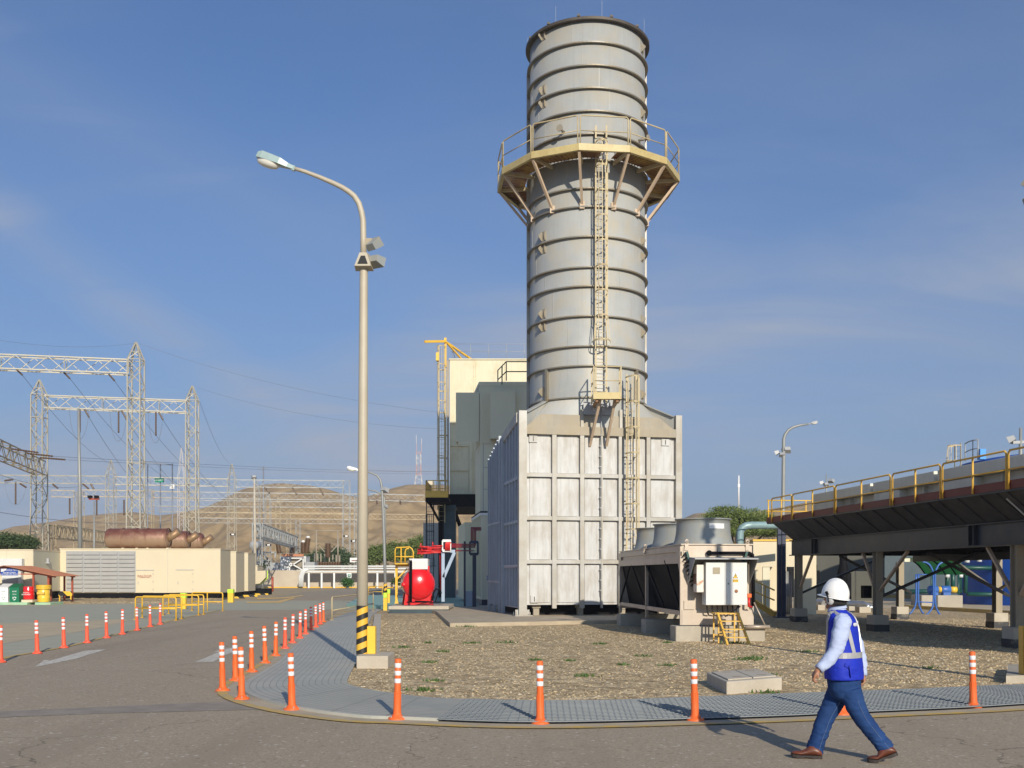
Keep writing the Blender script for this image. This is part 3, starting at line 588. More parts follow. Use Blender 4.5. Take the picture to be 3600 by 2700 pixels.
# lower caged ladder on the housing
def caged_ladder(parent, pos, out, side, z0, z1, zc, hoopgap, wd=.46, rc=.37, m=MT['ylad'], rung=.3, brk=()):
    pos = Vector(pos); out = Vector(out).normalized(); side = Vector(side).normalized()
    ld = MB()
    for s in (-1, 1):
        p = pos+side*s*wd/2; ld.bar((p.x, p.y, z0), (p.x, p.y, z1), .065, .03, up=out)
    k = z0+.15
    while k < z1: ld.tube([pos-side*wd/2+Vector((0,0,k)), pos+side*wd/2+Vector((0,0,k))], .011, 5); k += rung
    for (bz, dist) in brk:
        for s in (-1, 1): q = pos+side*s*wd/2; ld.bar((q.x, q.y, bz), Vector((q.x, q.y, bz))-out*dist, .045, .045)
    o = ld.build('ladder', m, parent)
    cg = MB(); z = zc; top = z1
    def arc(z, flare=0): return [pos+Vector((0,0,z))+side*(math.cos(a)*(wd/2+flare+.06))+out*(math.sin(a)*(rc*2-.1+flare)) for a in [PI*i/12 for i in range(13)]]
    while z < top+.01:
        pts = arc(z, .10 if z == zc else 0)
        for i in range(12): cg.bar(pts[i], pts[i+1], .008, .06)
        z += hoopgap
    n = max(1, int(round((top-zc)/hoopgap)))
    for i in (2, 4, 6, 8, 10):
        a = PI*i/12; q = lambda z, fl: pos+Vector((0,0,z))+side*(math.cos(a)*(wd/2+fl+.06))+out*(math.sin(a)*(rc*2-.1+fl))
        cg.bar(q(zc, .10), q(zc+hoopgap, 0), .03, .008); cg.bar(q(zc+hoopgap, 0), q(zc+hoopgap*int((top-zc)/hoopgap), 0), .03, .008)
    cg.build('ladder_cage', m, parent); return o
hs_side = Vector((ca, sa, 0)); hs_out = Vector((sa, -ca, 0))
p = hw((uf(2191)+uf(2228))/2+.02, -.36, 0); caged_ladder(hs, (p.x, p.y, 0), hs_out, hs_side, .5, 9.95, 2.6, 1.03, .42, .33, brk=[(z, .36) for z in (1.2, 3.0, 4.8, 6.6)])

# ---- stack
SCx, SCy = 3.25, 44.2
st = thing('exhaust_stack', 'tall round grey metal chimney with stiffening rings and a yellow walkway', 'chimney', (SCx, SCy, 8.9))
ZTOP = 24.38
m_ = MB(); m_.lathe([(RS, 7.75), (RS, ZTOP), (RS-.1, ZTOP), (RS-.1, 7.75)], (SCx, SCy, 0), 96); m_.build('shell', MT['galv'], st)
Yf = SCy-2.6
rings = [145,226,306,387,468,560,659,724,829,937,1004,1109,1215,1284,1395]
for y in rings:
    z = ZP(y, Yf); m_ = MB(); ro = 2.60 if y != 1395 else 2.55
    m_.lathe([(RS-.01, z-.026), (ro, z-.026), (ro, z+.026), (RS-.01, z+.026)], (SCx, SCy, 0), 96, smooth=False); m_.build('stiffening_ring', MT['ring'], st)
m_ = MB(); m_.lathe([(RS-.12, ZTOP-.02), (2.66, ZTOP-.02), (2.66, ZTOP+.09), (RS-.12, ZTOP+.09)], (SCx, SCy, 0), 96, smooth=False)
for k in range(12): a = R(-12+30*k); m_.box(SCx+2.6*math.sin(a)-.06, SCy-2.6*math.cos(a)-.06, ZTOP+.12, SCx+2.6*math.sin(a)+.06, SCy-2.6*math.cos(a)+.06, ZTOP+.2)
m_.build('top_rim', MT['galv_rim'], st)
for th in (R(-98), R(-34), R(9), R(62), R(160)):
    m_ = MB(); x, y = SCx+2.6*math.sin(th), SCy-2.6*math.cos(th); m_.tube([(x, y, ZTOP+.1), (x, y, ZTOP+.75)], .005, 5); m_.build('lightning_rod', MT['greyp'], st)
def cyl(th, r, z): return Vector((SCx+r*math.sin(th), SCy-r*math.cos(th), z))
for px, ys in ((1906, (123,315,362,830,874,1103,1148,1377)), (2259, (172,356,401,850,904,1124,1171,1388))):
    for y in ys:
        th = R(-51) if px < 2000 else R(64); Yl = SCy-2.5*math.cos(th); z = ZP(y, Yl)
        rad = Vector((math.sin(th), -math.cos(th), 0)); tan_ = Vector((math.cos(th), math.sin(th), 0)); m_ = MB(); c = cyl(th, RS, z)
        for s in (-.11, .11):
            q = c+tan_*s; a = PI/10
            m_.plate([q+Vector((0,0,-.18)), q+Vector((0,0,.18)), q+rad*.04+Vector((0,0,.18)), q+rad*(.20 if s < 0 else .07)+Vector((0,0,.04)), q+rad*(.20 if s < 0 else .07)+Vector((0,0,-.04)), q+rad*.04+Vector((0,0,-.18))], .03)
            pass
        m_.plate([c-tan_*.13+rad*.012+Vector((0,0,-.2)), c+tan_*.13+rad*.012+Vector((0,0,-.2)), c+tan_*.13+rad*.012+Vector((0,0,.2)), c-tan_*.13+rad*.012+Vector((0,0,.2))], .02)
        lg = m_.build('lifting_lug', MT['tan'], st)
for th, r0 in ((R(-101), 2.50), (R(101), 2.50)):
    m_ = MB(); c = cyl(th, r0+.06, 0); m_.box(c.x-.1, c.y-.12, 8.6, c.x+.1, c.y+.12, 23.6); m_.build('vertical_channel', MT['postm'], st)
for th, z0, z1 in ((R(-45.5), 8.95, 10.3), (R(49), 8.95, 10.3)):
    m_ = MB(); m_.bar(cyl(th, RS+.06, z0), cyl(th, RS+.06, z1), .12, .14, up=(math.sin(th), -math.cos(th), 0)); m_.build('vertical_rib', MT['ring'], st)
for th in (R(-27), R(56)):
    m_ = MB(); z = 19.95; m_.tube([cyl(th, RS-.05, z), cyl(th, RS+.42, z)], .055, 10); m_.tube([cyl(th, RS+.42, z), cyl(th, RS+.46, z)], .14, 16); m_.build('test_port', MT['tan'], st)
zsr = sorted([ZP(y, Yf) for y in rings]+[ZTOP])
for i in range(len(zsr)-1):
    for q_ in range(2):
        th = R(-80+((i*67+q_*83) % 160)); m_ = MB(); rd = (math.sin(th), -math.cos(th), 0); m_.bar(cyl(th, RS+.002, zsr[i]+.04), cyl(th, RS+.002, zsr[i+1]-.04), .022, .010, up=rd); m_.build('weld_seam', MT['galv'], st)
# round walkway, 12 sides
RP = 3.94; ZPF = 18.52; th0 = -9
V12 = [cyl(R(th0+30*k), RP, 0) for k in range(12)]; I12 = [cyl(R(th0+30*k), 2.72, 0) for k in range(12)]
def up(v, z): return Vector((v.x, v.y, z))
for k in range(12):
    a, b, ia, ib = V12[k], V12[(k+1)%12], I12[k], I12[(k+1)%12]; am = R(th0+30*k+15); inn = Vector((-math.sin(am), math.cos(am), 0))
    m_ = MB(); m_.plate([up(a, ZPF), up(b, ZPF), up(b, ZPF+.27), up(a, ZPF+.27)], .03); m_.bar(up(a, ZPF+.03)+inn*.08, up(b, ZPF+.03)+inn*.08, .13, .04); m_.build('fascia', MT['ylad2'], st)
    m_ = MB(); d = (b-a).normalized(); nbar = 26
    for j in range(nbar):
        t = (j+.6)/nbar; p, q = up(a.lerp(ia, t), ZPF+.20), up(b.lerp(ib, t), ZPF+.20)
        if k == 0:  # ladder opening
            th_l = R(7.5); lx = cyl(th_l, 1, 0)
            q = up(a.lerp(ia, t).lerp(b.lerp(ib, t), .50), ZPF+.20); m_.bar(p, q, .03, .03); p, q = up(a.lerp(ia, t).lerp(b.lerp(ib, t), .86), ZPF+.20), up(b.lerp(ib, t), ZPF+.20); m_.bar(p, q, .03, .03); continue
        m_.bar(p, q, .03, .035)
    for j in range(9):
        t = (j+.5)/9
        if k == 0 and .48 < t < .88: continue
        m_.bar(up(a.lerp(b, t), ZPF+.17), up(ia.lerp(ib, t), ZPF+.17), .02, .05)
    m_.build('grating', MT['ygrate'], st)
    m_ = MB(); rad = (a-ia).normalized(); m_.bar(up(a, ZPF+.07)-rad*.05, up(ia, ZPF+.07)-rad*.22, .09, .14); m_.build('floor_beam', MT['ylad'], st)
    m_ = MB(); th = R(th0+30*k); m_.bar(up(a, ZPF-.02)-rad*.12, cyl(th, RS+.05, ZPF-1.65), .10, .10); m_.box(*(cyl(th, RS+.05, ZPF-1.82)-Vector((.1,.06,0))), *(cyl(th, RS+.05, ZPF-1.52)+Vector((.1,.06,0)))); m_.build('brace', MT['brace'], st)
    # railing bay
    m_ = MB(); a2 = a.lerp(b, .03)+inn*.03; b2 = a.lerp(b, .97)+inn*.03; zt = ZPF+1.38
    m_.tube([up(a2, ZPF+.05), up(a2, zt-.06), up(a2.lerp(b2, .03), zt), up(a2.lerp(b2, .97), zt), up(b2, zt-.06), up(b2, ZPF+.05)], .027, 6); m_.tube([up(a2, ZPF+.78), up(b2, ZPF+.78)], .02, 6)
    m_.build('railing', MT['ylad'], st)
# main ladder
tl = R(7.6); lp = cyl(tl, RS+.26, 0); so2 = Vector((math.sin(tl), -math.cos(tl), 0)); ss2 = Vector((math.cos(tl), math.sin(tl), 0))
caged_ladder(st, (lp.x, lp.y, 0), Vector((0,-1,0)), Vector((1,0,0)), 8.75, 20.0, 11.2, 1.0, .43, .36, brk=[(9.2+.95*k, .36) for k in range(12)])
# small landing
ldg = thing('ladder_landing', 'small yellow railed landing halfway up between the two ladders', 'landing', (3.65, 40.6, 8.68))
x0, x1 = XP(2086, 40.1), XP(2185, 40.1); y0, y1 = 40.1, 41.25; zz0, zz1 = 8.68, 8.92
m_ = MB(); m_.box(x0, y0, zz0, x1, y0+.03, zz1+.02); m_.box(x0, y0+.03, zz0, x0+.03, y1, zz1+.02); m_.box(x1-.03, y0+.03, zz0, x1, y1, zz1+.02); m_.build('fascia', MT['ylad2'], ldg)
m_ = MB()
for k in range(12): m_.box(x0+.04+.085*k, y0+.035, zz1-.06, x0+.075+.085*k, y1, zz1-.02)
for k in range(10): m_.box(x0+.035, y0+.06+.11*k, zz1-.1, x1-.035, y0+.08+.11*k, zz1-.062)
m_.build('floor_grating', MT['ygrate'], ldg)
m_ = MB(); zt = 9.95
for (a, b) in (((x0+.02,y0+.02),(x1-.02,y0+.02)), ((x0+.02,y0+.06),(x0+.02,y1)), ((x1-.02,y0+.06),(x1-.02,y0+.6))):
    a = Vector((*a, 0)); b = Vector((*b, 0)); m_.bar(up(a, zz0+.05), up(a, zt), .05); m_.bar(up(b, zz0+.05), up(b, zt), .05); m_.tube([up(a, zt), up(b, zt)], .025, 6); m_.tube([up(a, zz0+.72), up(b, zz0+.72)], .02, 6)
m_.build('railing', MT['ylad'], ldg)
for x in (x0+.3, x1-.22):
    m_ = MB(); m_.bar((x, y0+.35, zz0+.05), (x-.32+.1*(x > 3.6), 41.75, 7.05), .10, .10); m_.build('brace', MT['brace'], ldg)
m_ = MB(); m_.bar((x0+.15, y0+.1, zz0-.03), (x0+.15, 41.7, zz0-.03), .1, .12); m_.bar((x1-.15, y0+.1, zz0-.03), (x1-.15, 41.7, zz0-.03), .1, .12); m_.build('floor_beam', MT['ygrate'], ldg)
# ---------------------------------------------------------------- bollards
def make_bollard(m, label):
    t = thing('bollard', label, 'bollard', (0, 0, 0), 0, None)
    b = MB(); b.lathe([(.0,.752),(.030,.75),(.040,.742),(.040,.50),(.041,.36),(.050,.10),(.056,.045)], n=24)
    for k in range(10): a = 2*PI*k/10; b.bar((.044*math.cos(a), .044*math.sin(a), .12), (.042*math.cos(a), .042*math.sin(a), .34), .006, .006)
    b.build('post', m, t, local=True)
    b = MB(); b.lathe([(.054,.062),(.075,.036),(.105,.022),(.112,.006),(.112,-.004),(.0,-.004)], n=28); ba = b.build('base', m, t, local=True)
    for k in range(3): a = 2*PI*k/3-.9; q = MB(); q.lathe([(.0,.045),(.009,.044),(.009,.02)], (.086*math.cos(a), .086*math.sin(a), 0), 8); q.build('bolt', MT['greyp'], ba, local=True)
    for z0, z1 in ((.640,.695),(.545,.600),(.450,.505)):
        q = MB(); q.lathe([(.0412,z0),(.0422,z0+.002),(.0422,z1-.002),(.0412,z1)], n=24); q.build('reflective_band', MT['reflect'], t, local=True)
    return t
ORD = ['first','second','third','fourth','fifth','sixth','seventh','eighth','ninth','tenth','eleventh','twelfth','thirteenth','fourteenth','fifteenth','sixteenth','seventeenth']
bo = make_bollard(MT['orange'], ''); br = make_bollard(MT['orange_r'], '')
wrow = [(783,2428),(828,2393),(885,2362),(932.6,2331),(969,2305.5),(1002,2279.5),(1028,2260),(1054.5,2243.5),(1074,2229),(1093.5,2215),(1110.5,2204.5),(1126,2194),(1137,2186)]
labs_w = ['orange bollard at the walkway corner, on the outside of the yellow curve']+['orange-red bollard, %s from the camera in the straight walkway row' % ORD[i] for i in range(1, 13)]
front = [(850,2458,'orange bollard in front of the pointed tip of the grey walkway'),(1026.6,2494,'orange bollard at the bend of the walkway, left of the striped lamp pole base'),
 (1396,2528,'orange bollard on the yellow kerb line, first one right of the lamp pole'),(1899.5,2543,'orange bollard standing alone below the metal housing, nearest to the picture centre'),
 (2444,2532,'shaded orange bollard in the shadow of the walking man, left of the concrete cover'),(2960,2511,'orange bollard seen between the legs of the walking man'),(3422,2486,'orange bollard at the right, beyond the walking man')]
first = {'o': True, 'r': True}
def put_bollard(px, py, lab, grp, redd):
    src = br if redd else bo; k = 'r' if redd else 'o'; g = G(px, py, .012)
    if first[k]: src.location = g; o = src; first[k] = False
    else: o = copy_tree(src, g, rnd.random()*6)
    o['label'] = lab; o['group'] = grp; o.rotation_euler = (R(rnd.uniform(-1.6,1.6)), R(rnd.uniform(-1.6,1.6)), rnd.random()*6)
for i, (px, py) in enumerate(wrow): put_bollard(px, py, labs_w[i], 'bollards along the walkway', i >= 5 and i != 12)
for px, py, l in front: put_bollard(px, py, l, 'bollards along the walkway', False)
lrow = [(2,2328),(131,2297),(224.7,2277),(306,2259.5),(375,2242.5),(430,2229.5),(482,2216),(528,2203.5),(563,2195)]
for i, (px, py) in enumerate(lrow): put_bollard(px, py, 'red-orange bollard on the far kerb of the road, %s from the left edge' % ORD[i], 'bollards on the left kerb', True)
# ---------------------------------------------------------------- street lamps
def floodlight(mbk, c, yaw, tilt, s, parent, mt=MT['greyp']):
    T = Matrix.Translation(c) @ Matrix.Rotation(yaw, 4, 'Z') @ Matrix.Rotation(tilt, 4, 'X')
    b = MB(T); b.hexa([(-.5*s,-.28*s,-.3*s),(.5*s,-.28*s,-.3*s),(.32*s,.3*s,-.2*s),(-.32*s,.3*s,-.2*s),(-.5*s,-.28*s,.3*s),(.5*s,-.28*s,.3*s),(.32*s,.3*s,.2*s),(-.32*s,.3*s,.2*s)])
    o = b.build('floodlight', mt, parent); b = MB(T); b.box(-.44*s,-.30*s,-.25*s,.44*s,-.281*s,.25*s); b.build('lens', MT['lens'], o); return o
lm = thing('street_lamp', 'tall cream street lamp with black and yellow striped foot beside the grey walkway', 'street lamp', (XP(1273, 20.1), 20.1, .24))
YL = 20.1; c0 = P(1273, 2304, YL); c1 = P(1279, 930, YL)
b = MB(); b.tube([c0, c0.lerp(c1, .5), c1, P(1278,900,YL)], [.113,.098,.080,.079], 24)
b.tube([P(1278,902,YL), P(1277.5,840,YL), P(1276.5,775,YL), P(1271,745,YL), P(1262,715,YL), P(1246,690,YL), P(1228,675,YL), P(1205,660,YL), P(1175,645,YL), P(1124,623,YL), P(1072,603,YL), P(1034,592,YL)], [.062,.060,.058,.057,.056,.054,.052,.050,.047,.042,.038,.036], 16)
b.build('pole', MT['pole'], lm)
b = MB(); zt = ZP(2129, YL); n = 28
b.lathe([(.118,.0),(.1155,(zt-.25)*.5),(.113,zt-.25)], (c0.x+.002, YL, .25), n); hz_ = b.build('hazard_stripes', MT['hazard'], lm)
def lamp_head(parent, c, direction, s, roll=0, m=MT['lampg'], tilt=0.22):
    d = Vector(direction).normalized(); yaw = math.atan2(d.y, d.x)
    T = Matrix.Translation(c) @ Matrix.Rotation(yaw, 4, 'Z') @ Matrix.Rotation(-tilt, 4, 'Y')
    b = MB(T); rings_ = [(-.02,.05,.04,0),(.12,.07,.06,.0),(.30,.13,.085,.02),(.70,.145,.10,.03),(.80,.12,.07,.02)]
    vs = []; 
    for (x, hw_, hh, zo) in rings_: vs += [(x*s,-hw_*s,(-.03)*s),(x*s,hw_*s,(-.03)*s),(x*s,hw_*.75*s,(hh+zo)*s),(x*s,-hw_*.75*s,(hh+zo)*s)]
    fs_ = [(0,1,2,3),(16,19,18,17)]
    for i in range(4):
        for k in range(4): fs_.append((i*4+k, i*4+(k+1)%4, i*4+4+(k+1)%4, i*4+4+k))
    b.add(vs, fs_); b.box(-.05*s,-.035*s,-.05*s,.02*s,.035*s,.05*s); h = b.build('lamp_head', m, parent)
    b = MB(T @ Matrix.Translation((.55*s,0,-.03*s)) @ Matrix.Diagonal((.26*s,.135*s,.12*s,1))); b.lathe([(1,0),(.97,-.35),(.8,-.75),(.45,-.96),(0.02,-1.02)], n=20); b.build('lens', MT['lens'], h); return h
lamp_head(lm, P(1030,591,YL), (-1,.12,0), .94, tilt=.34)
floodlight(None, P(1312,861,YL), R(140), R(-42), .34, lm, MT['cowl']); floodlight(None, P(1320,918,YL), R(150), R(18), .34, lm, MT['cowl'])
b = MB(); b.box(c1.x-.02, YL-.02, ZP(858,YL), c1.x+.16, YL+.02, ZP(838,YL)); b.box(c1.x+.02, YL-.02, ZP(925,YL), c1.x+.2, YL+.03, ZP(905,YL)); b.build('bracket', MT['tan'], lm)
T = Matrix.Translation(P(1279,918,YL-.02)); b = MB(T)
b.hexa([(-.16,-.17,-.14),(.16,-.17,-.14),(.18,.13,-.16),(-.18,.13,-.16),(-.07,-.10,.14),(.07,-.10,.14),(.10,.10,.16),(-.10,.10,.16)]); q = b.build('floodlight', MT['pole'], lm); b = MB(T); b.hexa([(-.10,-.172,-.10),(.10,-.172,-.10),(.10,-.165,-.10),(-.10,-.165,-.10),(-.04,-.125,.07),(.04,-.125,.07),(.04,-.11,.07),(-.04,-.11,.07)]); b.build('lens', MT['ink'], q)
b = MB(); b.box(XP(1253,19.5), 19.5, -.05, XP(1364,19.5), 20.55, .25); tag(b.build('lamp_footing', MT['conc2'], bevel=.012), 'square concrete footing block under the striped lamp pole', 'footing')
b = MB(); b.box(XP(1295,20.2)+.0, 20.0, .25, XP(1324,20.2), 20.2, ZP(2200,20.2)); tag(b.build('guard_box', MT['yel2'], bevel=.008), 'yellow rectangular guard box against the right side of the striped pole', 'guard box')
b = MB(); b.hexa([(-2.95,21.0,0),(-2.72,21.0,0),(-5.62,44,0),(-5.9,44,0),(-2.95,21.0,.12),(-2.72,21,.12),(-5.62,44,.12),(-5.9,44,.12)]); tag(b.build('low_kerb_wall', MT['conc2']), 'low pale concrete kerb along the gravel side of the walkway', 'kerb wall')
# second lamp behind, third beyond, right-hand ones
def lamp2(name, label, Y, pts, r, head, hdir, hs_, floods, foot=None, zbase=0, m=MT['pole2']):
    t = thing(name, label, 'street lamp', (XP(pts[0][0], Y), Y, zbase), 0, None)
    b = MB(); b.tube([P(x, y, Y) for x, y in pts], [r*(1-.55*i/(len(pts)-1)) for i in range(len(pts))], 12); b.build('pole', m, t)
    if head: lamp_head(t, P(head[0], head[1], Y), hdir, head[2], m=MT['white'] if hs_ else MT['greyp'])
    for (x, y, yaw, s) in floods: floodlight(None, P(x, y, Y), yaw, R(25), s, t, MT['greyp'])
    return t
l2 = lamp2('street_lamp', 'slim grey street lamp beside the red tank, its arm curving left', 51.5, [(1357,2146),(1352,1950),(1347,1800),(1344,1745),(1342,1710),(1337,1686),(1325,1671),(1298,1660),(1268,1655)], .080, (1267,1655,.85), (-1,.1,0), True, [(1351,1722,R(150),.42)], zbase=0)
b = MB(); z0 = ZP(2085,51.5); z1 = ZP(2052,51.5); b.tube([(XP(1355.5,51.5),51.5,z0),(XP(1354.5,51.5),51.5,z1)], .092, 16); b.build('hazard_stripes', MT['hazard'], l2)
b = MB(); b.box(XP(1348,51.1),51.05,0,XP(1361,51.1),51.25,ZP(2102,51.1)); gb = b.build('guard_box', MT['yel2']); tag(gb, 'yellow guard box with lime band at the foot of the slim grey lamp', 'guard box')
b = MB(); b.box(XP(1348.5,51.1),51.04,ZP(2101,51.1),XP(1360.5,51.1),51.26,ZP(2084,51.1)); q = b.build("lime_band", MT["tapey"]); q.parent = gb; q.location = q.location-gb.location
lamp2('street_lamp', 'farther slim lamp just right of the grey lamp, showing only arm and floodlight', 82, [(1354,2099),(1353,1800),(1351,1752),(1342,1738),(1322,1727),(1298,1722),(1288,1720)], .10, (1287,1720,.8), (-1,.1,0), False, [(1353,1780,R(150),.5)])
lamp2('street_lamp', 'grey street lamp behind the elevated deck, arm curving right, three floodlights', 62, [(2752,2124),(2753,1816),(2755,1600),(2755,1545),(2760,1528),(2772,1512),(2790,1501),(2812,1495),(2842,1491)], .13, (2842,1491,.68), (1,-.1,0), False, [(2766,1581,R(185),.55),(2732,1591,R(250),.42),(2750,1598,R(160),.40)])
l4 = lamp2('floodlight_mast', 'short mast with twin floodlights just above the deck railing', 95, [(2906,2088),(2905,1740),(2905,1667)], .10, None, None, False, [(2889,1697,R(250),.55),(2921,1690,R(140),.6),(2905,1703,R(170),.5)])
l5 = lamp2('floodlight_mast', 'mast with floodlights at the right edge in front of the blue tank', 50, [(3588,2150),(3588,1640),(3588,1504)], .14, None, None, False, [(3557,1544,R(235),.55),(3620,1548,R(120),.55)])
b = MB(); b.bar(P(3560,1556,50), P(3640,1552,50), .12, .14); b.build('crossarm', MT['greyp'], l5)
lamp2('concrete_pole', 'round concrete pole rising behind the row of cream generator containers', 96, [(897,2090),(896,1850),(894,1682)], .165, None, None, False, [(893,1677,R(200),.5)], m=MT['conc2'])
lamp2('steel_mast', 'slim grey mast standing in front of the lattice gantries at left', 112, [(282,2078),(280,1700),(276,1436)], .26, None, None, False, [])
l7 = lamp2('floodlight_mast', 'thin post topped by two square floodlights among the gantries', 112, [(331,2078),(331,1762)], .15, None, None, False, [])
b = MB(); b.box(*P(311,1757,112), P(346,1751,112).x, 112.3, ZP(1751,112)); b.build('crossarm', MT['redwood'], l7)
for x in (316, 339): b = MB(); b.box(XP(x-6,112),111.8,ZP(1751,112),XP(x+6,112),112.3,ZP(1742,112)); b.build('floodlight', MT['black'], l7)
# ---------------------------------------------------------------- railings
def railing(pxa, pya, pxb, pyb, h, label, m=MT['yel'], mid=.5, r=.03, grp=None, mids=0, z0=.01):
    a, bb = G(pxa, pya, z0), G(pxb, pyb, z0); t = thing('guard_rail', label, 'railing', a, 0, grp)
    b = MB(); u = Vector((0,0,1)); d = (bb-a).normalized()
    b.tube([a, a+u*(h-.08), a+u*(h-.02)+d*.03, a+u*h+d*.09, bb+u*h-d*.09, bb+u*(h-.02)-d*.03, bb+u*(h-.08), bb], r, 8); b.build('frame', m, t)
    b = MB(); b.tube([a+u*h*mid, bb+u*h*mid], r*.85, 8); b.build('mid_rail', m, t)
    for k in range(mids): q = a.lerp(bb, (k+1)/(mids+1)); b = MB(); b.tube([q, q+u*h], r*.9, 8); b.build('mid_post', m, t)
    b = MB(); b.box(a.x-.07,a.y-.07,z0,a.x+.07,a.y+.07,z0+.012); b.box(bb.x-.07,bb.y-.07,z0,bb.x+.07,bb.y+.07,z0+.012); b.build('foot_plates', m, t)
    return t
GR = 'yellow guard rails beside the road'
railing(476,2178,619,2181,.90,'nearest yellow guard rail of the staggered group, at its left end', grp=GR)
railing(500,2172,638,2176,.90,'yellow guard rail directly behind the nearest one of the staggered group', grp=GR)
railing(573,2163,698,2163,.88,'middle yellow guard rail of the staggered group, in front of its twin', grp=GR)
railing(593,2158,716,2160,.88,'yellow guard rail just behind the middle one of the staggered group', grp=GR)
railing(675,2147,783,2148,.90,'farthest yellow guard rail of the group, nearest to the yellow post', grp=GR, mids=1)
railing(1167,2180,1312,2149,.88,'pale yellow low rail at the far end of the walkway, left of the lamp pole', m=MT['ylad'], mid=.42, r=.028, z0=.05)
railing(1296,2098,1344,2099,.85,'small yellow rail seen just right of the striped lamp pole', r=.03)
def guard_post(px, py, w_, h, label):
    g = G(px, py, .01); t = thing('guard_post', label, 'guard post', g); b = MB(); b.box(g.x-w_/2, g.y-w_/2, .01, g.x+w_/2, g.y+w_/2, h); b.build('post', MT['yel2'], t, bevel=.01)
    b = MB(); b.box(g.x-w_/2-.01, g.y-w_/2-.01, h-.24, g.x+w_/2+.01, g.y+w_/2+.01, h); b.build('lime_band', MT['tapey'], t)
guard_post(812, 2118, .34, .86, 'yellow guard post with lime top at the end of the cream containers')
guard_post(646, 2141, .26, .84, 'yellow guard post standing among the staggered guard rails')
guard_post(1366, 2128, .17, .95, 'small yellow guard post with lime top behind the slim grey lamp')
for i, (a, bx, y, w_) in enumerate([(824,860,2104,'nearest'),(852,905,2098,'middle'),(893,942,2092,'farthest')]):
    g0, g1 = G(a, y), G(bx, y); b = MB(); b.box(g0.x, g0.y, 0, g1.x, g0.y+.2, .14); tag(b.build('wheel_stop', MT['hazardk'], bevel=.02), '%s of the three black and yellow wheel stops near the cream containers' % w_, 'wheel stop', 'striped wheel stops')
b = MB()
for poly in ([(868,2116),(975,2113),(1032,2100),(1040,2102),(985,2119),(868,2120)], [(905,2103),(1000,2100),(1062,2092),(1068,2094),(1000,2104),(905,2107)]): b.sheet([G(x, y, .016) for x, y in poly])
structure('road_marking', b, MT['yel'])
# ---------------------------------------------------------------- generator containers
def container(label, xr, yf, wd, dp, z0, z1, rz, doors=(), louvre=None, m=MT['cream'], skid=True, name='generator_container', sidem=MT['cream']):
    t = thing(name, label, 'container', (xr, yf, 0), rz, None)   # origin at right front corner
    b = MB(); b.box(-wd, 0, z0, 0, dp, z1); b.build('body', m, t, local=True)
    b = MB(); b.box(-wd-.03, -.03, z1, .03, dp+.03, z1+.07); b.build('roof_edge', m, t, local=True)
    if skid:
        b = MB(); b.box(-wd+.15, .12, .13, -.15, dp-.1, z0)
        for k in range(7): b.box(-wd+.4+k*(wd-.8)/6-.06, .06, .13, -wd+.4+k*(wd-.8)/6+.06, .12, z0)
        b.build('skid', MT['black'], t, local=True)
    for (d0, d1, zt) in doors:
        b = MB(); b.box(-d1, -.022, z0+.02, -d0, -.001, zt); d = b.build('door', m, t, local=True, bevel=.004)
        b = MB(); b.box(-d1-.02, -.05, zt+.01, -d0+.02, -.001, zt+.05); b.build('door_hood', MT['inkgrey'], t, local=True)
        b = MB(); b.box(-d1+.10, -.05, z0+.6, -d1+.14, -.023, z0+.8); b.build('handle', MT['greyp'], d, local=True)
        for k in (.15, .5, .85): b = MB(); b.box(-d0-.05, -.045, z0+(zt-z0)*k-.05, -d0-.01, -.023, z0+(zt-z0)*k+.05); b.build('hinge', MT['greyp'], d, local=True)
    for (x, z) in [(-wd*.33, 0), (-wd*.66, 0)]:
        b = MB(); b.box(x-.006, -.006, z0+.02, x+.006, -.0005, z1-.02); b.build('seam', MT['inkgrey'], t, local=True)
    return t
YC = 72.0; xr = XP(775, YC); ZC0 = ZP(2084, YC); ZC1 = ZP(1932, YC)
def cx(px): return (XP(px, YC)-xr)
gc = container('cream generator container with a big louvre panel and two doors, nearest of its row', xr, YC, 11.1, 3.0, ZC0, ZC1, R(2.2), doors=((-cx(543),-cx(484),ZP(2006,YC)),(-cx(681),-cx(622),ZP(2005,YC))))
b = MB(); lx0, lx1 = cx(241), cx(481); zl0, zl1 = ZP(2083,YC), ZP(1938,YC); b.box(lx0, -.012, zl0, lx1, -.003, zl1); lv = b.build('louvre_panel', MT['greyp'], gc, local=True)
for c_ in range(4):
    for r_ in range(10):
        a = lx0+(lx1-lx0)*c_/4+.05; e = lx0+(lx1-lx0)*(c_+1)/4-.05; z = zl0+(zl1-zl0)*(r_+.12)/10; hgt = (zl1-zl0)/10*.74
        b = MB(); b.hexa([(a,-.10,z),(e,-.10,z),(e,-.015,z),(a,-.015,z),(a,-.03,z+hgt),(e,-.03,z+hgt),(e,-.015,z+hgt),(a,-.015,z+hgt)]); b.build('slat', MT['louvre'], lv, local=True)
tq = ROOT[gc.name]
def gt(txt, size, px, py, mt, sx=1): lettering(txt, size, mt, gc, tq @ Vector((cx(px), -.03, ZP(py, YC))), Euler((PI/2, 0, R(2.2))), sx=sx)
gt('BALDOR', .22, 512, 2025.5, MT['inkred'], 1.15); gt('GENERATORS', .10, 512, 2030.5, MT['inkred'], 1.15)
container('second cream generator container of the row, only its right end showing', XP(830,80), 80, 5.5, 2.9, ZP(2082,80), ZC1, R(2.2))
container('third cream generator container of the row, its narrow end beside the concrete pole', XP(872,85.6), 85.6, 5.5, 2.9, ZP(2078,85.6), ZC1, R(2.2))
container('small cream container at the far end of the row, under the concrete pole', XP(905,93), 93, 3.0, 2.4, ZP(2068,93), ZP(1990,93), R(2.2))
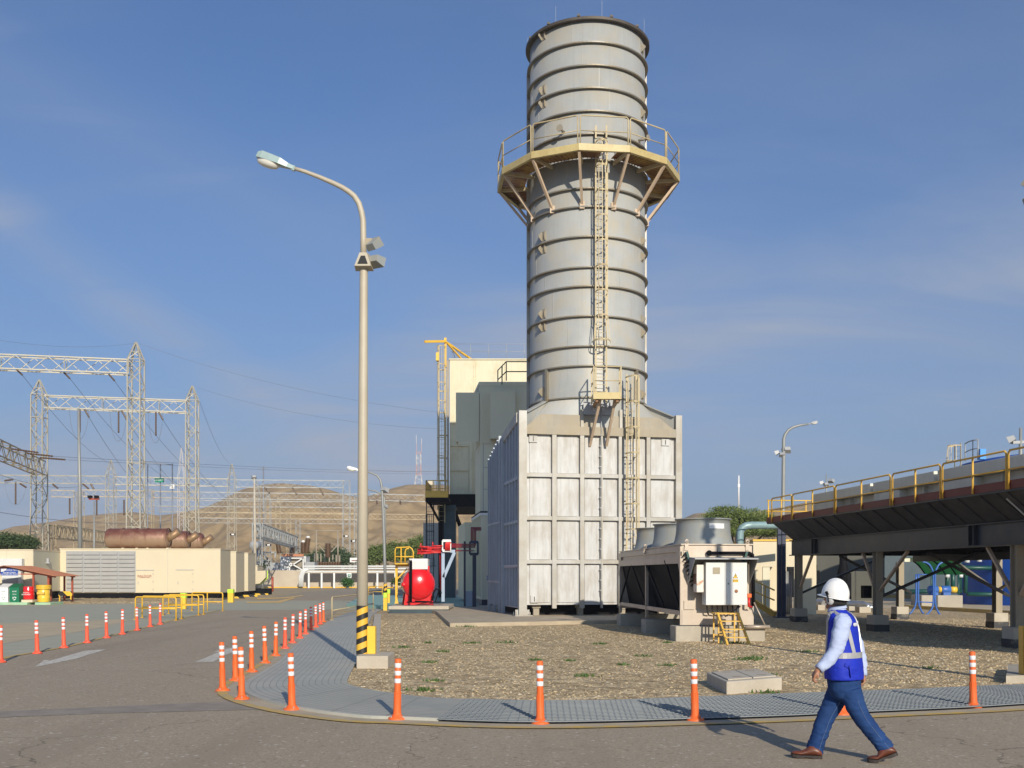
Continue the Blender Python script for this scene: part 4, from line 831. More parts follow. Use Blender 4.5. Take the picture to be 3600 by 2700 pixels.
g0 = container('cream container at the left edge with a shaded grey side, behind the recycling shelter', XP(116,66.5), 66.5, 5.0, 5.6, ZP(2082,66.5), ZP(1935,66.5), R(5.5), name='site_container')
b = MB(); b.box(-5, -.5, ZP(2010,66), XP(88,66)-XP(116,66), -.01, ZP(1964,66)); b.box(XP(20,66)-XP(116,66), -.45, ZP(2072,66), XP(84,66)-XP(116,66), -.01, ZP(2011,66)); b.build('air_conditioner', MT['lgrey'], g0, local=True)
b = MB(); b.box(XP(22,66)-XP(116,66), -.47, ZP(2055,66), XP(74,66)-XP(116,66), -.452, ZP(2032,66)); b.build('grille', MT['greyp'], g0, local=True)
b = MB(); b.box(.01, 2.2, 2.55, .3, 2.5, 2.62); b.box(.05, 2.3, 2.62, .2, 2.42, 2.9); b.build('wall_lamp', MT['greyp'], g0, local=True)
b = MB(); b.box(.005, 0.02, ZP(2082,66.5)+.05, .02, 5.55, ZP(1938,66.5)); b.build('side_cladding', MT['greyg'], g0, local=True)
# mufflers on the container roofs
def muffler(label, x0, x1, Y, r, zc, band, elb):
    t = thing('exhaust_muffler', label, 'muffler', ((x0+x1)/2, Y, zc-r), 0, 'rusty mufflers on the container roofs')
    b = MB(); L = x1-x0; b.lathe([(.0,0),(r*.55,.02),(r*.9,.12),(r,.28),(r,L-.28),(r*.9,L-.10),(r*.5,L),(0.0,L+.01)], (x0,Y,zc), 40, axis='X'); b.build('drum', MT['rust'], t)
    for k in band:
        x = x0+L*k; b = MB(); b.lathe([(r+.001,0),(r+.035,0),(r+.035,.09),(r+.001,.09)], (x,Y,zc), 40, axis='X', smooth=False); b.build('band', MT['rust'], t)
        b = MB(); b.box(x-.02, Y-.3, zc-r-.24, x+.12, Y+.3, zc-r+.06); b.build('saddle', MT['cream'], t)
    if elb:
        b = MB(); z = zc+elb; b.tube([(x1-.1,Y-.1,z-.15),(x1+.10,Y-.1,z-.15),(x1+.26,Y-.1,z-.06),(x1+.72,Y-.1,z+.30)], .27, 14); b.build('tailpipe', MT['rust2'], t)
        b = MB(); b.lathe([(.3,0),(.36,0),(.36,.08),(.3,.08)], (x1+.02,Y,z-.15), 20, axis='X'); b.build('flange', MT['rust2'], t)
muffler('big rusty brown cylindrical muffler on the nearest cream container roof', XP(373,73.6), XP(596,73.6), 73.6, .72, ZP(1893,73.6), (.27,.49,.66,.97), .25)
muffler('rusty muffler in the middle of the three, half hidden by the big one', XP(480,81.6), XP(664,81.6), 81.6, .72, ZP(1899,81.6), (.4,.65,.97), .2)
muffler('rusty muffler farthest right, with the pale tailpipe against the hill', XP(560,87.2), XP(717,87.2), 87.2, .70, ZP(1903,87.2), (.6,.9), .1)
# ---------------------------------------------------------------- recycling shelter
YS = 61.6; sh = thing('recycling_shelter', 'small shelter with terracotta roof and red posts over the recycling bins', 'shelter', (XP(90,YS), YS, .15))
for (px, Y, zt) in ((-85,61.7,1.75),(115,61.7,2.02),(168,61.7,1.82),(100,64.6,2.05),(150,64.6,1.9),(189,64.2,1.76)):
    b = MB(); x = XP(px, YS); b.box(x-.05, Y-.05, .15, x+.05, Y+.05, zt); b.build('post', MT['redwood'], sh)
for Y in (61.6, 64.3):
    b = MB(); b.bar((XP(22,YS),Y,2.22), (XP(196,YS),Y,1.66), .07, .1); b.bar((XP(22,YS),Y,2.22), (XP(-150,YS),Y,1.70), .07, .1); b.bar((XP(-90,YS),Y,1.83),(XP(118,YS),Y,1.83),.06,.07); b.build('rafter', MT['redwood'], sh)
for s in (1, -1):
    b = MB(); xa, xb = XP(22,YS), (XP(200,YS) if s > 0 else XP(-160,YS)); n = 26
    vs = []; 
    for i in range(n+1):
        for j in range(25):
            y = 61.2+3.6*j/24; t = i/n; vs.append((xa+(xb-xa)*t, y, 2.32-.62*t+.02*math.cos(j*PI)))
    fs_ = [(i*25+j, i*25+j+1, (i+1)*25+j+1, (i+1)*25+j) for i in range(n) for j in range(24)]; b.add(vs, fs_); r_ = b.build('roof_sheet', MT['terra'], sh); sm_ = r_.modifiers.new('t', 'SOLIDIFY'); sm_.thickness = .02
b = MB(); x0, x1 = XP(3,YS-.1), XP(64,YS-.1); z0, z1 = ZP(2023,YS), ZP(1999,YS); b.box(x0, YS-.14, z0, x1, YS-.11, z1); sg = b.build('sign_board', MT['signblue'], sh)
YT = YS-.15
lettering('enel', .14, MT['inkgrey'], sg, P(10,2003,YT), FRONT)
b = MB(); b.add([P(3,2000,YT), P(3,2010,YT), P(12,2009,YT), P(20,2005,YT), P(24,1999.5,YT)], [(0,1,2,3,4)]); b.build('swoosh', MT['white'], sg)
for s_, px, py, sz in (('Central Térmica', 45,2004,.13), ('Energía Limpia', 33,2012.5,.13), ('para el Desarrollo Sostenible', 33,2018,.115)): lettering(s_, sz, MT['white'], sg, P(px,py,YT-.005), FRONT)
def recycle_bin(label, px0, px1, m, ink, word):
    Y = 61.2; t = thing('recycling_bin', label, 'recycling bin', (XP((px0+px1)/2,Y), Y, .15), 0, None); x0, x1 = XP(px0,Y), XP(px1,Y)
    b = MB(); b.hexa([(x0,Y,.15),(x1,Y,.15),(x1,Y+.55,.15),(x0,Y+.55,.15),(x0-.02,Y,1.02),(x1+.0,Y,1.02),(x1,Y+.55,1.22),(x0-.02,Y+.55,1.22)]); b.build('body', m, t)
    b = MB(); b.hexa([(x0-.04,Y-.03,1.02),(x1+.02,Y-.03,1.02),(x1+.02,Y+.58,1.225),(x0-.04,Y+.58,1.225),(x0-.04,Y-.03,1.05),(x1+.02,Y-.03,1.05),(x1+.02,Y+.58,1.255),(x0-.04,Y+.58,1.255)]); b.build('lid', m, t)
    xc = (x0+x1)/2; lettering('enel', .15, ink, t, (xc, Y-.006, .80), FRONT); lettering(word, .075, ink, t, (xc, Y-.006, .62), FRONT)
    tr_ = MB()
    for k in range(3):
        a0 = 2*PI*k/3+PI/2; T = Matrix.Translation((xc, Y-.008, .38)) @ Matrix.Rotation(-a0, 4, 'Y')
        q = MB(T); q.add([(-.06,0,.055),(.045,0,.055),(.045,0,.03),(.10,0,.075),(.045,0,.12),(.045,0,.095),(-.04,0,.095)], [(0,1,2,3,4,5,6)]); tr_.v += q.v; n0 = len(tr_.v)-7; tr_.f.append(tuple(range(n0, n0+7))); tr_.sm.append(False)
    tr_.build('recycling_symbol', ink, t); return t
recycle_bin('white recycling bin with grey lettering at the left edge', -4, 28, MT['white'], MT['inkgrey'], 'PLÁSTICO')
recycle_bin('dark green recycling bin with white lettering beside the white one', 34, 67, MT['green'], MT['white'], 'VIDRIO')
def drum(label, px0, px1, y0, y1, Y, m, wordm, words, cat='drum', name='drum'):
    xc = XP((px0+px1)/2, Y); r = (XP(px1,Y)-XP(px0,Y))/2; z0, z1 = ZP(y1,Y), ZP(y0,Y); H = z1-z0; t = thing(name, label, cat, (xc, Y, z0))
    b = MB(); pr = [(r*.96,0),(r,.02)]
    for k in (.33,.66): pr += [(r,H*k-.03),(r*1.03,H*k),(r,H*k+.03)]
    pr += [(r,H-.02),(r*.96,H),(0,H-.02)]; b.lathe(pr, (xc,Y,z0), 28); b.build('body', m, t)
    for i, (s_, sz) in enumerate(words): lettering(s_, sz, wordm, t, (xc, Y-r*1.06, z0+H*.52-i*.11), FRONT)
    return t
b = MB(); b.box(XP(75,60.9), 60.9, .15, XP(114,60.9), 61.8, .30); tag(b.build('pallet', MT['cream']), 'low cream pallet box under the red drum', 'pallet')
drum('red steel drum with white lettering on the cream pallet', 83, 119, 2062, 2107, 61.4, MT['red'], MT['white'], (('ACEITES', .10), ('RESIDUALES', .10)))
yd = drum('tall yellow plastic drum with screw lid beside the red drum', 133, 174, 2071, 2116, 61.4, MT['yel2'], MT['amber'], ())
b = MB(); xc = XP(153.5,61.4); rr = .40
for k in range(4): b.lathe([(rr,.0+.065*k),(rr+.03,.012+.065*k),(rr+.03,.05+.065*k),(rr,.062+.065*k)], (xc,61.4,ZP(2071,61.4)-.01), 28)
b.lathe([(rr,.26),(.0,.27)], (xc,61.4,ZP(2071,61.4)-.01), 28); b.build('lid', MT['yel2'], yd)
b = MB(); b.box(xc-.22, 60.98, ZP(2089,61.4), xc+.22, 61.04, ZP(2081,61.4)); b.build('handle', MT['amber'], yd)
b = MB(); b.box(XP(-60,60.7),60.7,-.02,XP(95,60.7),62.5,.15); tag(b.build('kerb_block', MT['mint'], bevel=.02), 'mint green painted kerb under the recycling bins', 'kerb', 'mint green kerbs')
b = MB(); b.box(XP(122,60.7),60.7,-.02,XP(177,60.7),62.5,.15); tag(b.build('kerb_block', MT['mint'], bevel=.02), 'short mint green kerb under the yellow drum', 'kerb', 'mint green kerbs')
b = MB(); b.bar((XP(178,62.5),63.6,.62),(XP(226,62.5),63.6,.62),.05,.28); b.bar((XP(182,62.5),63.6,.15),(XP(182,62.5),63.6,.5),.06); b.bar((XP(222,62.5),63.6,.15),(XP(222,62.5),63.6,.5),.06); tag(b.build('striped_barrier', MT['hazardk']), 'black and yellow striped barrier right of the shelter', 'barrier')
b = MB(); vs = []; n = 60
for i in range(n+1):
    px = 175+(480-175+300)*i/n; g = P(px, 0, 1)
    for j, (Y, z) in enumerate(((63.2,0),(63.9,.12),(65,.15),(75,.15))):
        vs.append((g.x*Y if j < 9 else 0, Y, z+(.06*noise.noise(Vector((i*.7, j*3.1, 0))) if j else 0)))
b.add(vs, [(i*4+j, (i+1)*4+j, (i+1)*4+j+1, i*4+j+1) for i in range(n) for j in range(3)]); structure('gravel_bank', b, MT['gravel'])
# ---------------------------------------------------------------- substation gantries
def lat_col(b, x, y, z0, z1, w0, w1, peak, t=.10, n=None, flat=.0):
    t *= 1.15 if y < 140 else .75
    def ring_(z, w_): return [Vector((x+dx*w_/2, y+dy*w_/2, z)) for dx, dy in ((-1,-1),(1,-1),(1,1),(-1,1))]
    n = n or max(3, int((z1-z0)/(w1*1.0))); prev = None
    for i in range(n+1):
        z = z0+(z1-z0)*i/n; f = min(1, (i/n)/.45); w_ = w0+(w1-w0)*f; r_ = ring_(z, w_)
        if prev:
            for k in range(4):
                b.bar(prev[k], r_[k], t); a, c = (prev[k], r_[(k+1)%4]) if (i+k) % 2 else (prev[(k+1)%4], r_[k]); b.bar(a, c, t*.55)
        if i in (0, n) or i % 5 == 0:
            for k in range(4): b.bar(r_[k], r_[(k+1)%4], t*.6)
        prev = r_
    if peak:
        top = Vector((x, y, z1+peak))
        for k in range(4): b.bar(prev[k], top+(prev[k]-Vector((x,y,z1)))*.06, t); m1 = prev[k].lerp(top, .45); m2 = prev[(k+1)%4].lerp(top, .45); b.bar(prev[k], m2, t*.5); b.bar(m1, m2, t*.5)
def lat_beam(b, p, q, wd, h, t=.09, pitch=None):
    t *= 1.15 if p[1] < 140 else .75
    p, q = Vector(p), Vector(q); d = (q-p); L = d.length; d.normalize(); s = Vector((-d.y, d.x, 0)).normalized()*wd/2; u = Vector((0,0,h)); n = max(3, int(L/(pitch or h*1.05)))
    cs = [-s, s, s-u, -s-u]
    for c in cs: b.bar(p+c, q+c, t)
    for i in range(n):
        a, e = p.lerp(q, i/n), p.lerp(q, (i+1)/n)
        for k in range(4):
            c0_, c1_ = cs[k], cs[(k+1)%4]
            if i % 2: b.bar(a+c0_, e+c1_, t*.6)
            else: b.bar(a+c1_, e+c0_, t*.6)
        if i % 4 == 0: b.bar(a+cs[0], a+cs[3], t*.6); b.bar(a+cs[1], a+cs[2], t*.6)
def string_ins(parent, a, c, r=.13, n=14):
    a, c = Vector(a), Vector(c); b = MB(); pts = []; rs = []
    for i in range(n*2+1): pts.append(a.lerp(c, i/(n*2))); rs.append(r if i % 2 else r*.6)
    b.tube(pts, rs, 8); return b.build('insulator', MT['insul'], parent)
def gantry(label, cols_, beams, m, ins=(), t=.10):
    x, Y = XP(cols_[0][0], cols_[0][3]) if cols_ else 0, cols_[0][3] if cols_ else 0
    g = thing('lattice_gantry', label, 'lattice gantry', (x, Y, 0), 0, 'lattice gantries of the substation')
    for (px, wpx, y1, Yc, pk) in cols_:
        z1 = ZP(y1, Yc); w1 = wpx*Yc/F; b = MB(); lat_col(b, XP(px, Yc), Yc, 0, z1, w1*1.25, w1, pk, t); b.build('column', m, g)
    for (pxa, ya, Ya, pxb, yb, Yb, h, wd) in beams:
        b = MB(); lat_beam(b, P(pxa, ya, Ya), P(pxb, yb, Yb), wd, h, t*.9); b.build('beam', m, g)
    for (xa, ya, xb, yb, Yi) in ins: string_ins(g, P(xa, ya, Yi), P(xb, yb, Yi), .11*Yi/110, 10)
    return g
L = MT['lattice']
gantry('tallest near lattice gantry, its beam running off the left edge of the photo', [(478,44,1266,109.5,1.9)], [(455,1268,109.5,-420,1232,104,1.45,1.3)], L, [(56,1297,79,1319,107),(224,1309,246,1331,108),(382,1315,403,1339,108.5)], .11)
gantry('near lattice gantry with two pointed columns behind the rusty mufflers', [(138,40,1388,130.5,1.9),(676,35,1408,134.5,1.9)], [(158,1392,130.5,658,1410,134.5,1.55,1.3)], L, [(297,1439,313,1467,131),(427,1443,446,1476,132),(558,1449,573,1476,133),(417,1446,417,1522,132),(548,1448,548,1532,133),(281,1440,281,1520,131)], .11)
gantry('lattice beam slanting in from the left edge to the pointed column', [(-60,60,1500,104,1.9)], [(-50,1532,104,140,1622,129,1.7,1.3)], MT['latticey'], [(40,1578,135,1591,112),(95,1594,186,1604,116),(140,1609,230,1616,120)], .11)
gantry('middle distance lattice gantry with wide beam behind the first two', [(390,27,1668,212,3.0),(815,25,1686,218,3.4)], [(-260,1668,209,376,1674,212,1.6,1.5),(404,1676,212,802,1684,218,1.6,1.5)], L, [(55,1694,55,1773,210),(16,1690,46,1686,209),(70,1700,93,1714,210),(185,1702,204,1717,210),(290,1700,312,1719,211)], .13)
gantry('pale flat-topped lattice gantry left of the big lamp pole', [(1218,23,1689,224,0)], [(828,1687,218,1208,1690,224,1.55,1.5)], MT['latticeb'], [(318,1700,330,1720,218),(930,1712,948,1735,220),(1028,1714,1045,1740,221),(1124,1716,1138,1742,222)], .13)
gantry('lattice gantry crossing low behind the rusty mufflers', [(278,26,1730,235,0),(525,24,1722,238,0)], [(180,1723,232,262,1725,234,1.5,1.4),(290,1722,234,512,1726,238,1.5,1.4),(537,1727,238,700,1730,240,1.5,1.4)], MT['latticey'], [(245,1752,245,1808,234),(340,1755,340,1812,236),(436,1757,436,1812,237)], .13)
gantry('lattice gantry with the beam level with the hilltop, behind the pale one', [(903,20,1734,245,3),(1252,12,1735,250,0)], [(705,1730,240,1292,1738,250,1.5,1.4),(1300,1736,252,1496,1741,255,1.6,1.4)], MT['latticeb'], [(1324,1757,1326,1773,252),(1407,1757,1408,1774,254)], .13)
gantry('low lattice gantry behind, its columns beside the transformer', [(942,18,1762,262,3),(1262,11,1764,266,0)], [(470,1757,258,933,1762,262,1.5,1.4),(951,1762,262,1256,1765,266,1.5,1.4)], MT['latticeb'], [], .13)
gantry('far lattice gantry crossing the hillside above the transformer', [(978,16,1782,280,3),(1268,10,1784,284,0)], [(560,1780,276,970,1783,280,1.5,1.3),(986,1783,280,1262,1786,284,1.5,1.3)], MT['latticey'], [], .13)
gantry('farther lattice gantry low on the hillside', [(1015,14,1806,300,0)], [(640,1800,296,1008,1806,300,1.5,1.3),(1022,1806,300,1290,1808,304,1.5,1.3),(1298,1807,304,1500,1809,306,1.5,1.2)], MT['latticey'], [], .13)
gantry('farthest and lowest lattice gantry in front of the hillside', [(1048,14,1824,320,0)], [(690,1822,316,1041,1825,320,1.4,1.2),(1055,1825,320,1270,1827,324,1.4,1.2)], MT['latticeb'], [], .13)
for (lab, q, m_) in (('brown lattice beam receding low behind the slim mast', (180,1846,135,376,1872,165,1.7), 'latticey'), ('pale lattice beam slanting down behind the concrete pole', (905,1842,120,1032,1888,150,1.5), 'latticeb')):
    a, c = P(q[0],q[1],q[2]), P(q[3],q[4],q[5]); t = thing('lattice_beam', lab, 'lattice beam', (a.x,a.y,0)); b = MB(); lat_beam(b, a, c, 1.2, q[6], .11, 1.0); b.build('beam', MT[m_], t)
    for e in (a, c): b = MB(); lat_col(b, e.x, e.y, 0, e.z, 1.0, .9, 0, .09); b.build('column', MT[m_], t)
tower = thing('radio_mast', 'red and white lattice radio tower on top of the hill', 'radio tower', P(1472,1705,600)); tc0 = P(1472,1706,600)
b = MB(); lat_col(b, tc0.x, 600, tc0.z-3, ZP(1590,600), 5.2, 2.6, 0, .34, 12); b.bar((tc0.x-1.2,600,ZP(1590,600)),(tc0.x-1.5,600,ZP(1528,600)),.25); b.bar((tc0.x+1.6,600,ZP(1590,600)),(tc0.x+1.7,600,ZP(1542,600)),.25); b.build('tower', mat('faded_red_lattice', (.50,.30,.27), .6, 0, .1, .1, stripe=(2, 12, .5, (.55,.52,.50))), tower)
b = MB(); q = P(1516,1702,600); b.box(q.x-1.6,597,q.z-3,q.x+1.6,603,q.z+1.6); tag(b.build('hilltop_hut', MT['cream']), 'small cream hut on the hilltop beside the radio tower', 'hut')
t2 = thing('radio_mast', 'faint lattice tower behind the right pointed gantry column', 'radio tower', P(638,1800,420)); b = MB(); q = P(638,1800,420); lat_col(b, q.x, 420, 0, ZP(1680,420), 5, 2.4, 12.5, .22, 16); b.build('tower', mat('faded_lattice', (.52,.50,.50), .6), t2)
up_ = thing('utility_pole', 'thin utility pole with crossarm on the skyline left of the lamp pole', 'utility pole', P(926,1800,330)); b = MB(); q = P(926,1640,330); b.tube([(q.x,330,8), q], .22, 6); b.bar((q.x-1.5,330,q.z-.6),(q.x+1.5,330,q.z-.6),.2); b.build('pole', MT['wire'], up_)
# sign frame inside the yard
sf = thing('sign_gantry', 'thin steel frame carrying a green board and a white letter board', 'sign frame', (XP(563,150),150,0))
for px in (519,564,606): b = MB(); b.tube([(XP(px,150),150,0),(XP(px,150),150,ZP(1630,150))], .09, 6); b.build('post', MT['wire'], sf)
b = MB(); b.bar(P(505,1624,150), P(606,1634,150), .12); b.build('crossbar', MT['wire'], sf)
b = MB(); b.box(XP(545,149.8),149.7,ZP(1696,149.8),XP(577,149.8),149.8,ZP(1681,149.8)); q = b.build('green_board', MT['signgreen'], sf); lettering('CELDA T1', .34, MT['white'], q, P(561,1688,149.65), FRONT)
b = MB(); b.box(XP(597,149.8),149.7,ZP(1718,149.8),XP(614,149.8),149.8,ZP(1703,149.8)); q = b.build('white_board', MT['white'], sf); lettering('S', .62, MT['ink'], q, P(605.5,1710.5,149.65), FRONT)
# wires
def wire(label, pts, r, sagm=0.0, grp='overhead wires'):
    b = MB(); b.tube(pts, r, 4, cap=False); return tag(b.build('overhead_wire', MT['wire'], None), label, 'wire', grp)
def sagw(a, c, s, n=16): return [Vector(a).lerp(Vector(c), i/n)-Vector((0,0,s*4*(i/n)*(1-i/n))) for i in range(n+1)]
for lab, a, c, s, r in (
 ('shield wire from the left edge to the tallest pointed column', P(-60,1186,90), P(480,1206,109), .6, .010),
 ('upper sky wire from the tallest column down to the cream tower', P(490,1208,109), P(1545,1450,95), .9, .011),
 ('lower sky wire from the right pointed column to the cream tower', P(690,1362,134), P(1545,1508,110), 1.0, .012),
 ('wire dropping from the right pointed column to the farther one', P(702,1412,134), P(812,1632,218), 1.5, .022),
 ('conductor from the leftmost insulator of the tallest gantry', P(79,1319,107), P(395,1632,212), 1.5, .028),
 ('conductor from the middle insulator of the tallest gantry', P(246,1331,108), P(640,1706,218), 2.0, .028),
 ('conductor from the right insulator of the tallest gantry', P(403,1339,108.5), P(760,1712,220), 2.0, .028),
 ('conductor from the left insulator of the two-column gantry', P(313,1467,131), P(560,1760,235), 2.0, .03),
 ('conductor from the middle insulator of the two-column gantry', P(446,1476,132), P(700,1762,240), 2.0, .03),
 ('conductor from the right insulator of the two-column gantry', P(573,1476,133), P(830,1766,245), 2.0, .03),
 ('long level wire across the yard, upper', P(186,1604,116), P(1540,1658,300), .5, .022),
 ('long level wire across the yard, lower', P(230,1616,120), P(1540,1665,300), .5, .02),
 ('level wire low at the left edge', P(-20,1798,140), P(600,1830,200), 1, .035),
 ('level wire at the left edge under the beam', P(-20,1662,120), P(300,1706,200), 1, .03),
 ('hill wire crossing to the right of the lamp pole', P(1300,1652,300), P(1560,1655,300), .3, .04),
 ('conductor slanting behind the pale gantry, left', P(948,1735,220), P(1100,1880,240), 1.5, .03),
 ('conductor slanting behind the pale gantry, right', P(1138,1742,222), P(1200,1850,240), 1.5, .03)): wire(lab, sagw(a, c, s), r)
for i, (x0, x1, y0, yb, Y) in enumerate(((244,313,1440,1545,131),(386,446,1443,1551,132),(521,573,1448,1557,133),(16,94,1690,1775,210))):
    pts = [P(x0+(x1-x0)*k/14, y0+(yb-y0)*(1-((k-7)/7)**2)**.6, Y) for k in range(15)]; wire('%s U-shaped jumper loop hanging under the gantry beams, counted from the left' % ('second','third','fourth','first')[i], pts, .03, grp='jumper loops')
# ---------------------------------------------------------------- cream filter tower and machinery behind the stack
CT = 74.0
ct = thing('filter_house', 'tall weathered cream metal tower behind the chimney, raised on dark steel', 'industrial building', (XP(1580,CT)+3, CT, 0))
zt0, zt1 = ZP(1740,CT), ZP(1265,CT); xa = XP(1581,CT); xe = xa+8.4
b = MB(); b.box(xa, CT, zt0, xe, CT+9, zt1); b.build('wall', MT['creamw'], ct)
b = MB(); b.box(xa-.06, CT-.08, zt1, xe+.06, CT+9.05, zt1+.08); b.build('roof_edge', MT['creamw'], ct)
for px in (1625, 1670, 1720, 1772, 1825):
    b = MB(); x = XP(px, CT)
    if px in (1670, 1772): b.box(x-.09, CT-.05, zt0, x-.06, CT-.001, zt1); b.box(x+.06, CT-.05, zt0, x+.09, CT-.001, zt1); b.build('seam_cover', MT['creamw'], ct)
for py in (1487, 1567, 1653):
    b = MB(); z = ZP(py, CT); b.box(xa+.02, CT-.10, z-.05, XP(1648,CT) if py > 1500 else xe-.1, CT-.001, z+.05); b.build('horizontal_flange', MT['creamw'], ct)
b = MB(); x = XP(1654,CT); b.box(x-.07, CT-.12, zt0, x+.1, CT-.002, ZP(1555,CT)); b.build('vertical_channel', MT['creamw'], ct)
b = MB(); u = Vector((0,0,1)); zr_ = zt1+.08
for k in range(7): x = xa+1.3*k+.2; b.tube([(x, CT+.15, zr_), (x, CT+.15, zr_+1.1)], .018, 6)
for h in (.55, 1.1): b.tube([(xa+.1, CT+.15, zr_+h), (xe, CT+.15, zr_+h)], .014, 6)
b.tube([(xa+.1, CT+.15, zr_+1.1),(xa+.1, CT+8.8, zr_+1.1)], .025, 6); b.build('roof_railing', MT['greyp'], ct)
# caged access ladder column with jib crane
lt = thing('ladder_tower', 'yellow caged ladder column with a small jib crane up the left of the cream tower', 'ladder tower', (XP(1556,73), 73, 6))
caged_ladder(lt, (XP(1553,72.9), 72.9, 0), (-.2,-1,0), (1,-.2,0), 5.5, ZP(1212,72.9), 7.6, 1.3, .45, .34, rung=.32)
for px in (1566, 1575): b = MB(); b.bar((XP(px,73.3),73.3,5.6), (XP(px,73.3),73.3,ZP(1240 if px == 1566 else 1268,73.3)), .13, .13); b.build('column', MT['ylad'] if px == 1566 else MT['tan'], lt)
for py in (1300, 1375, 1450, 1530, 1610, 1690): b = MB(); b.bar((XP(1542,73.2),73.2,ZP(py,73.2)), (XP(1578,73.2),73.4,ZP(py,73.2)), .06, .08); b.build('tie_bar', MT['ylad'], lt)
j0 = P(1566, 1188, 73.2); b = MB(); b.bar((j0.x,73.2,ZP(1290,73.2)), j0, .16, .16); b.build('crane_post', MT['yel'], lt)
b = MB(); b.bar(P(1568,1200,73.1), P(1493,1201,71.6)+Vector((0,0,0)), .12, .16); b.build('crane_jib', MT['yel'], lt)
b = MB(); b.bar(P(1569,1203,73.3), P(1624,1264,74.6), .10, .10); b.build('back_stay', MT['yel'], lt); b = MB(); b.bar(P(1569,1203,73.3), P(1660,1265,75.5), .12, .12); b.build('back_stay', MT['yel'], lt)
b = MB(); b.box(XP(1533,72.4),72.3,ZP(1268,72.4),XP(1543,72.4),72.7,ZP(1240,72.4)); b.build('hoist', MT['yel2'], lt)
# raised deck and dark steel
dk = thing('access_deck', 'yellow railed deck on black steel at the foot of the cream tower', 'platform', (XP(1530,71), 71, 0))
zd = ZP(1748, 71)
b = MB(); b.box(XP(1497,71), 70.6, zd-.35, XP(1580,71), 74, zd-.05); b.box(XP(1560,73),73.0,zt0-.9,XP(1662,73)+.3,83,zt0-.02); b.build('deck_beams', MT['black'], dk)
b = MB(); b.box(XP(1497,71), 70.57, zd-.05, XP(1577,71), 70.61, zd+.42); b.box(XP(1497,71)-.02, 70.6, zd-.05, XP(1497,71)+.02, 75.5, zd+.2); b.build('kick_plate', MT['amber'], dk)
xl, xr2 = XP(1499,71), XP(1574,71)
for (a, c) in (((xl,70.6),(xr2,70.6)), ((xl,70.6),(xl,75.4))):
    b = MB(); a = Vector((*a,0)); c = Vector((*c,0)); n = 3
    for k in range(n+1): q = a.lerp(c, k/n); b.tube([up(q, zd), up(q, zd+1.12)], .03, 6)
    for h in (.56, 1.12): b.tube([up(a, zd+h), up(c, zd+h)], .028, 6)
    b.build('railing', MT['amber'], dk)
b = MB(); b.hexa([(xl-.02,75.4,zd-.3),(xl,75.4,zd-.3),(xl,70.7,zd-.3),(xl-.02,70.7,zd-.3),(xl-.02,75.4,zd+1.1),(xl,75.4,zd+1.1),(xl,70.7,zd+1.1),(xl-.02,70.7,zd+1.1)]); b.build('mesh_side', MT['amber'], dk)
b = MB(); b.bar(P(1503,1755,71), P(1543,1830,72.5), .12, .12); b.build('brace', MT['black'], dk)
b = MB(); b.bar((XP(1590,74),74,6.8),(XP(1668,76),76,2.6),.2,.2); b.build('brace', MT['black'], dk)
for (px0, px1, py, Y, dz, m_, nm) in ((1541,1557,1792,73.5,1.4,'black','column'),(1560,1600,1790,73,1.5,'darkteal','column')):
    b = MB(); b.box(XP(px0,Y), Y, .15, XP(px1,Y), Y+dz, ZP(py,Y)); b.box(XP(px0-3,Y), Y-.1, ZP(py,Y), XP(px1+3,Y), Y+dz+.1, ZP(py,Y)+.3); b.build(nm, MT[m_], dk)
b = MB(); b.box(XP(1576,73),72.9,ZP(1765,73),XP(1588,73),73.2,ZP(1738,73)); b.build('stub_post', MT['black'], dk)
b = MB(); b.box(XP(1488,79), 79, 0, XP(1545,79), 79.4, ZP(1838,79)); tag(b.build('noise_wall', MT['greyp']), 'grey wall seen behind the dark ladder beside the black columns', 'wall')
l_ = thing('lower_ladder', 'dark caged ladder hanging under the yellow deck, left of the black columns', 'ladder', (XP(1512,72), 72, 0))
caged_ladder(l_, (XP(1511,72), 72.2, 0), (0,-1,0), (1,0,0), .15, zd-.3, 2.4, 1.2, .5, .34, m=MT['darks'], rung=.33)
# main duct with grey-green hoods
md = thing('intake_duct', 'cream and grey-green clad duct with two projecting hoods left of the chimney', 'duct', (XP(1760,56), 58, 0), R(0))
Y0 = 58.6
def rot_box(b, x0, x1, y0, y1, z0, z1, sk=-.12):
    b.hexa([(x0,y0,z0),(x1,y0,z0),(x1+sk*(y1-y0),y1,z0),(x0+sk*(y1-y0),y1,z0),(x0,y0,z1),(x1,y0,z1),(x1+sk*(y1-y0),y1,z1),(x0+sk*(y1-y0),y1,z1)])
b = MB(); rot_box(b, XP(1688,Y0), XP(1688,Y0)+5.2, Y0, Y0+3.2, ZP(1800,Y0), ZP(1358,Y0)); b.build('duct_wall', MT['creamg'], md)
b = MB(); rot_box(b, XP(1687,Y0)-.02, XP(1688,Y0)+5.25, Y0-.04, Y0+3.2, ZP(1560,Y0), ZP(1345,Y0)); b.build('upper_cladding', MT['greyg'], md)
b = MB(); rot_box(b, XP(1684,Y0), XP(1688,Y0)+5.3, Y0-.07, Y0+3.25, ZP(1358,Y0), ZP(1343,Y0)); b.build('roof_trim', MT['greyg'], md)
def hood(x0, x1, y0, y1, z0, z1):
    b = MB(); t = .04
    rot_box(b, x0, x1, y0, y0+t, z0, z1, 0); rot_box(b, x0, x0+t, y0+t, y1, z0, z1, 0); rot_box(b, x1-t, x1, y0+t, y1, z0, z1, 0); rot_box(b, x0+t, x1-t, y0+t, y1, z1-t, z1, 0); h = b.build('hood', MT['greyg'], md)
    b = MB(); b.box(x0+t, y0+.06, z0+.25, x1-t, y1, z0+.3); b.build('filter_screen', MT['black'], h)
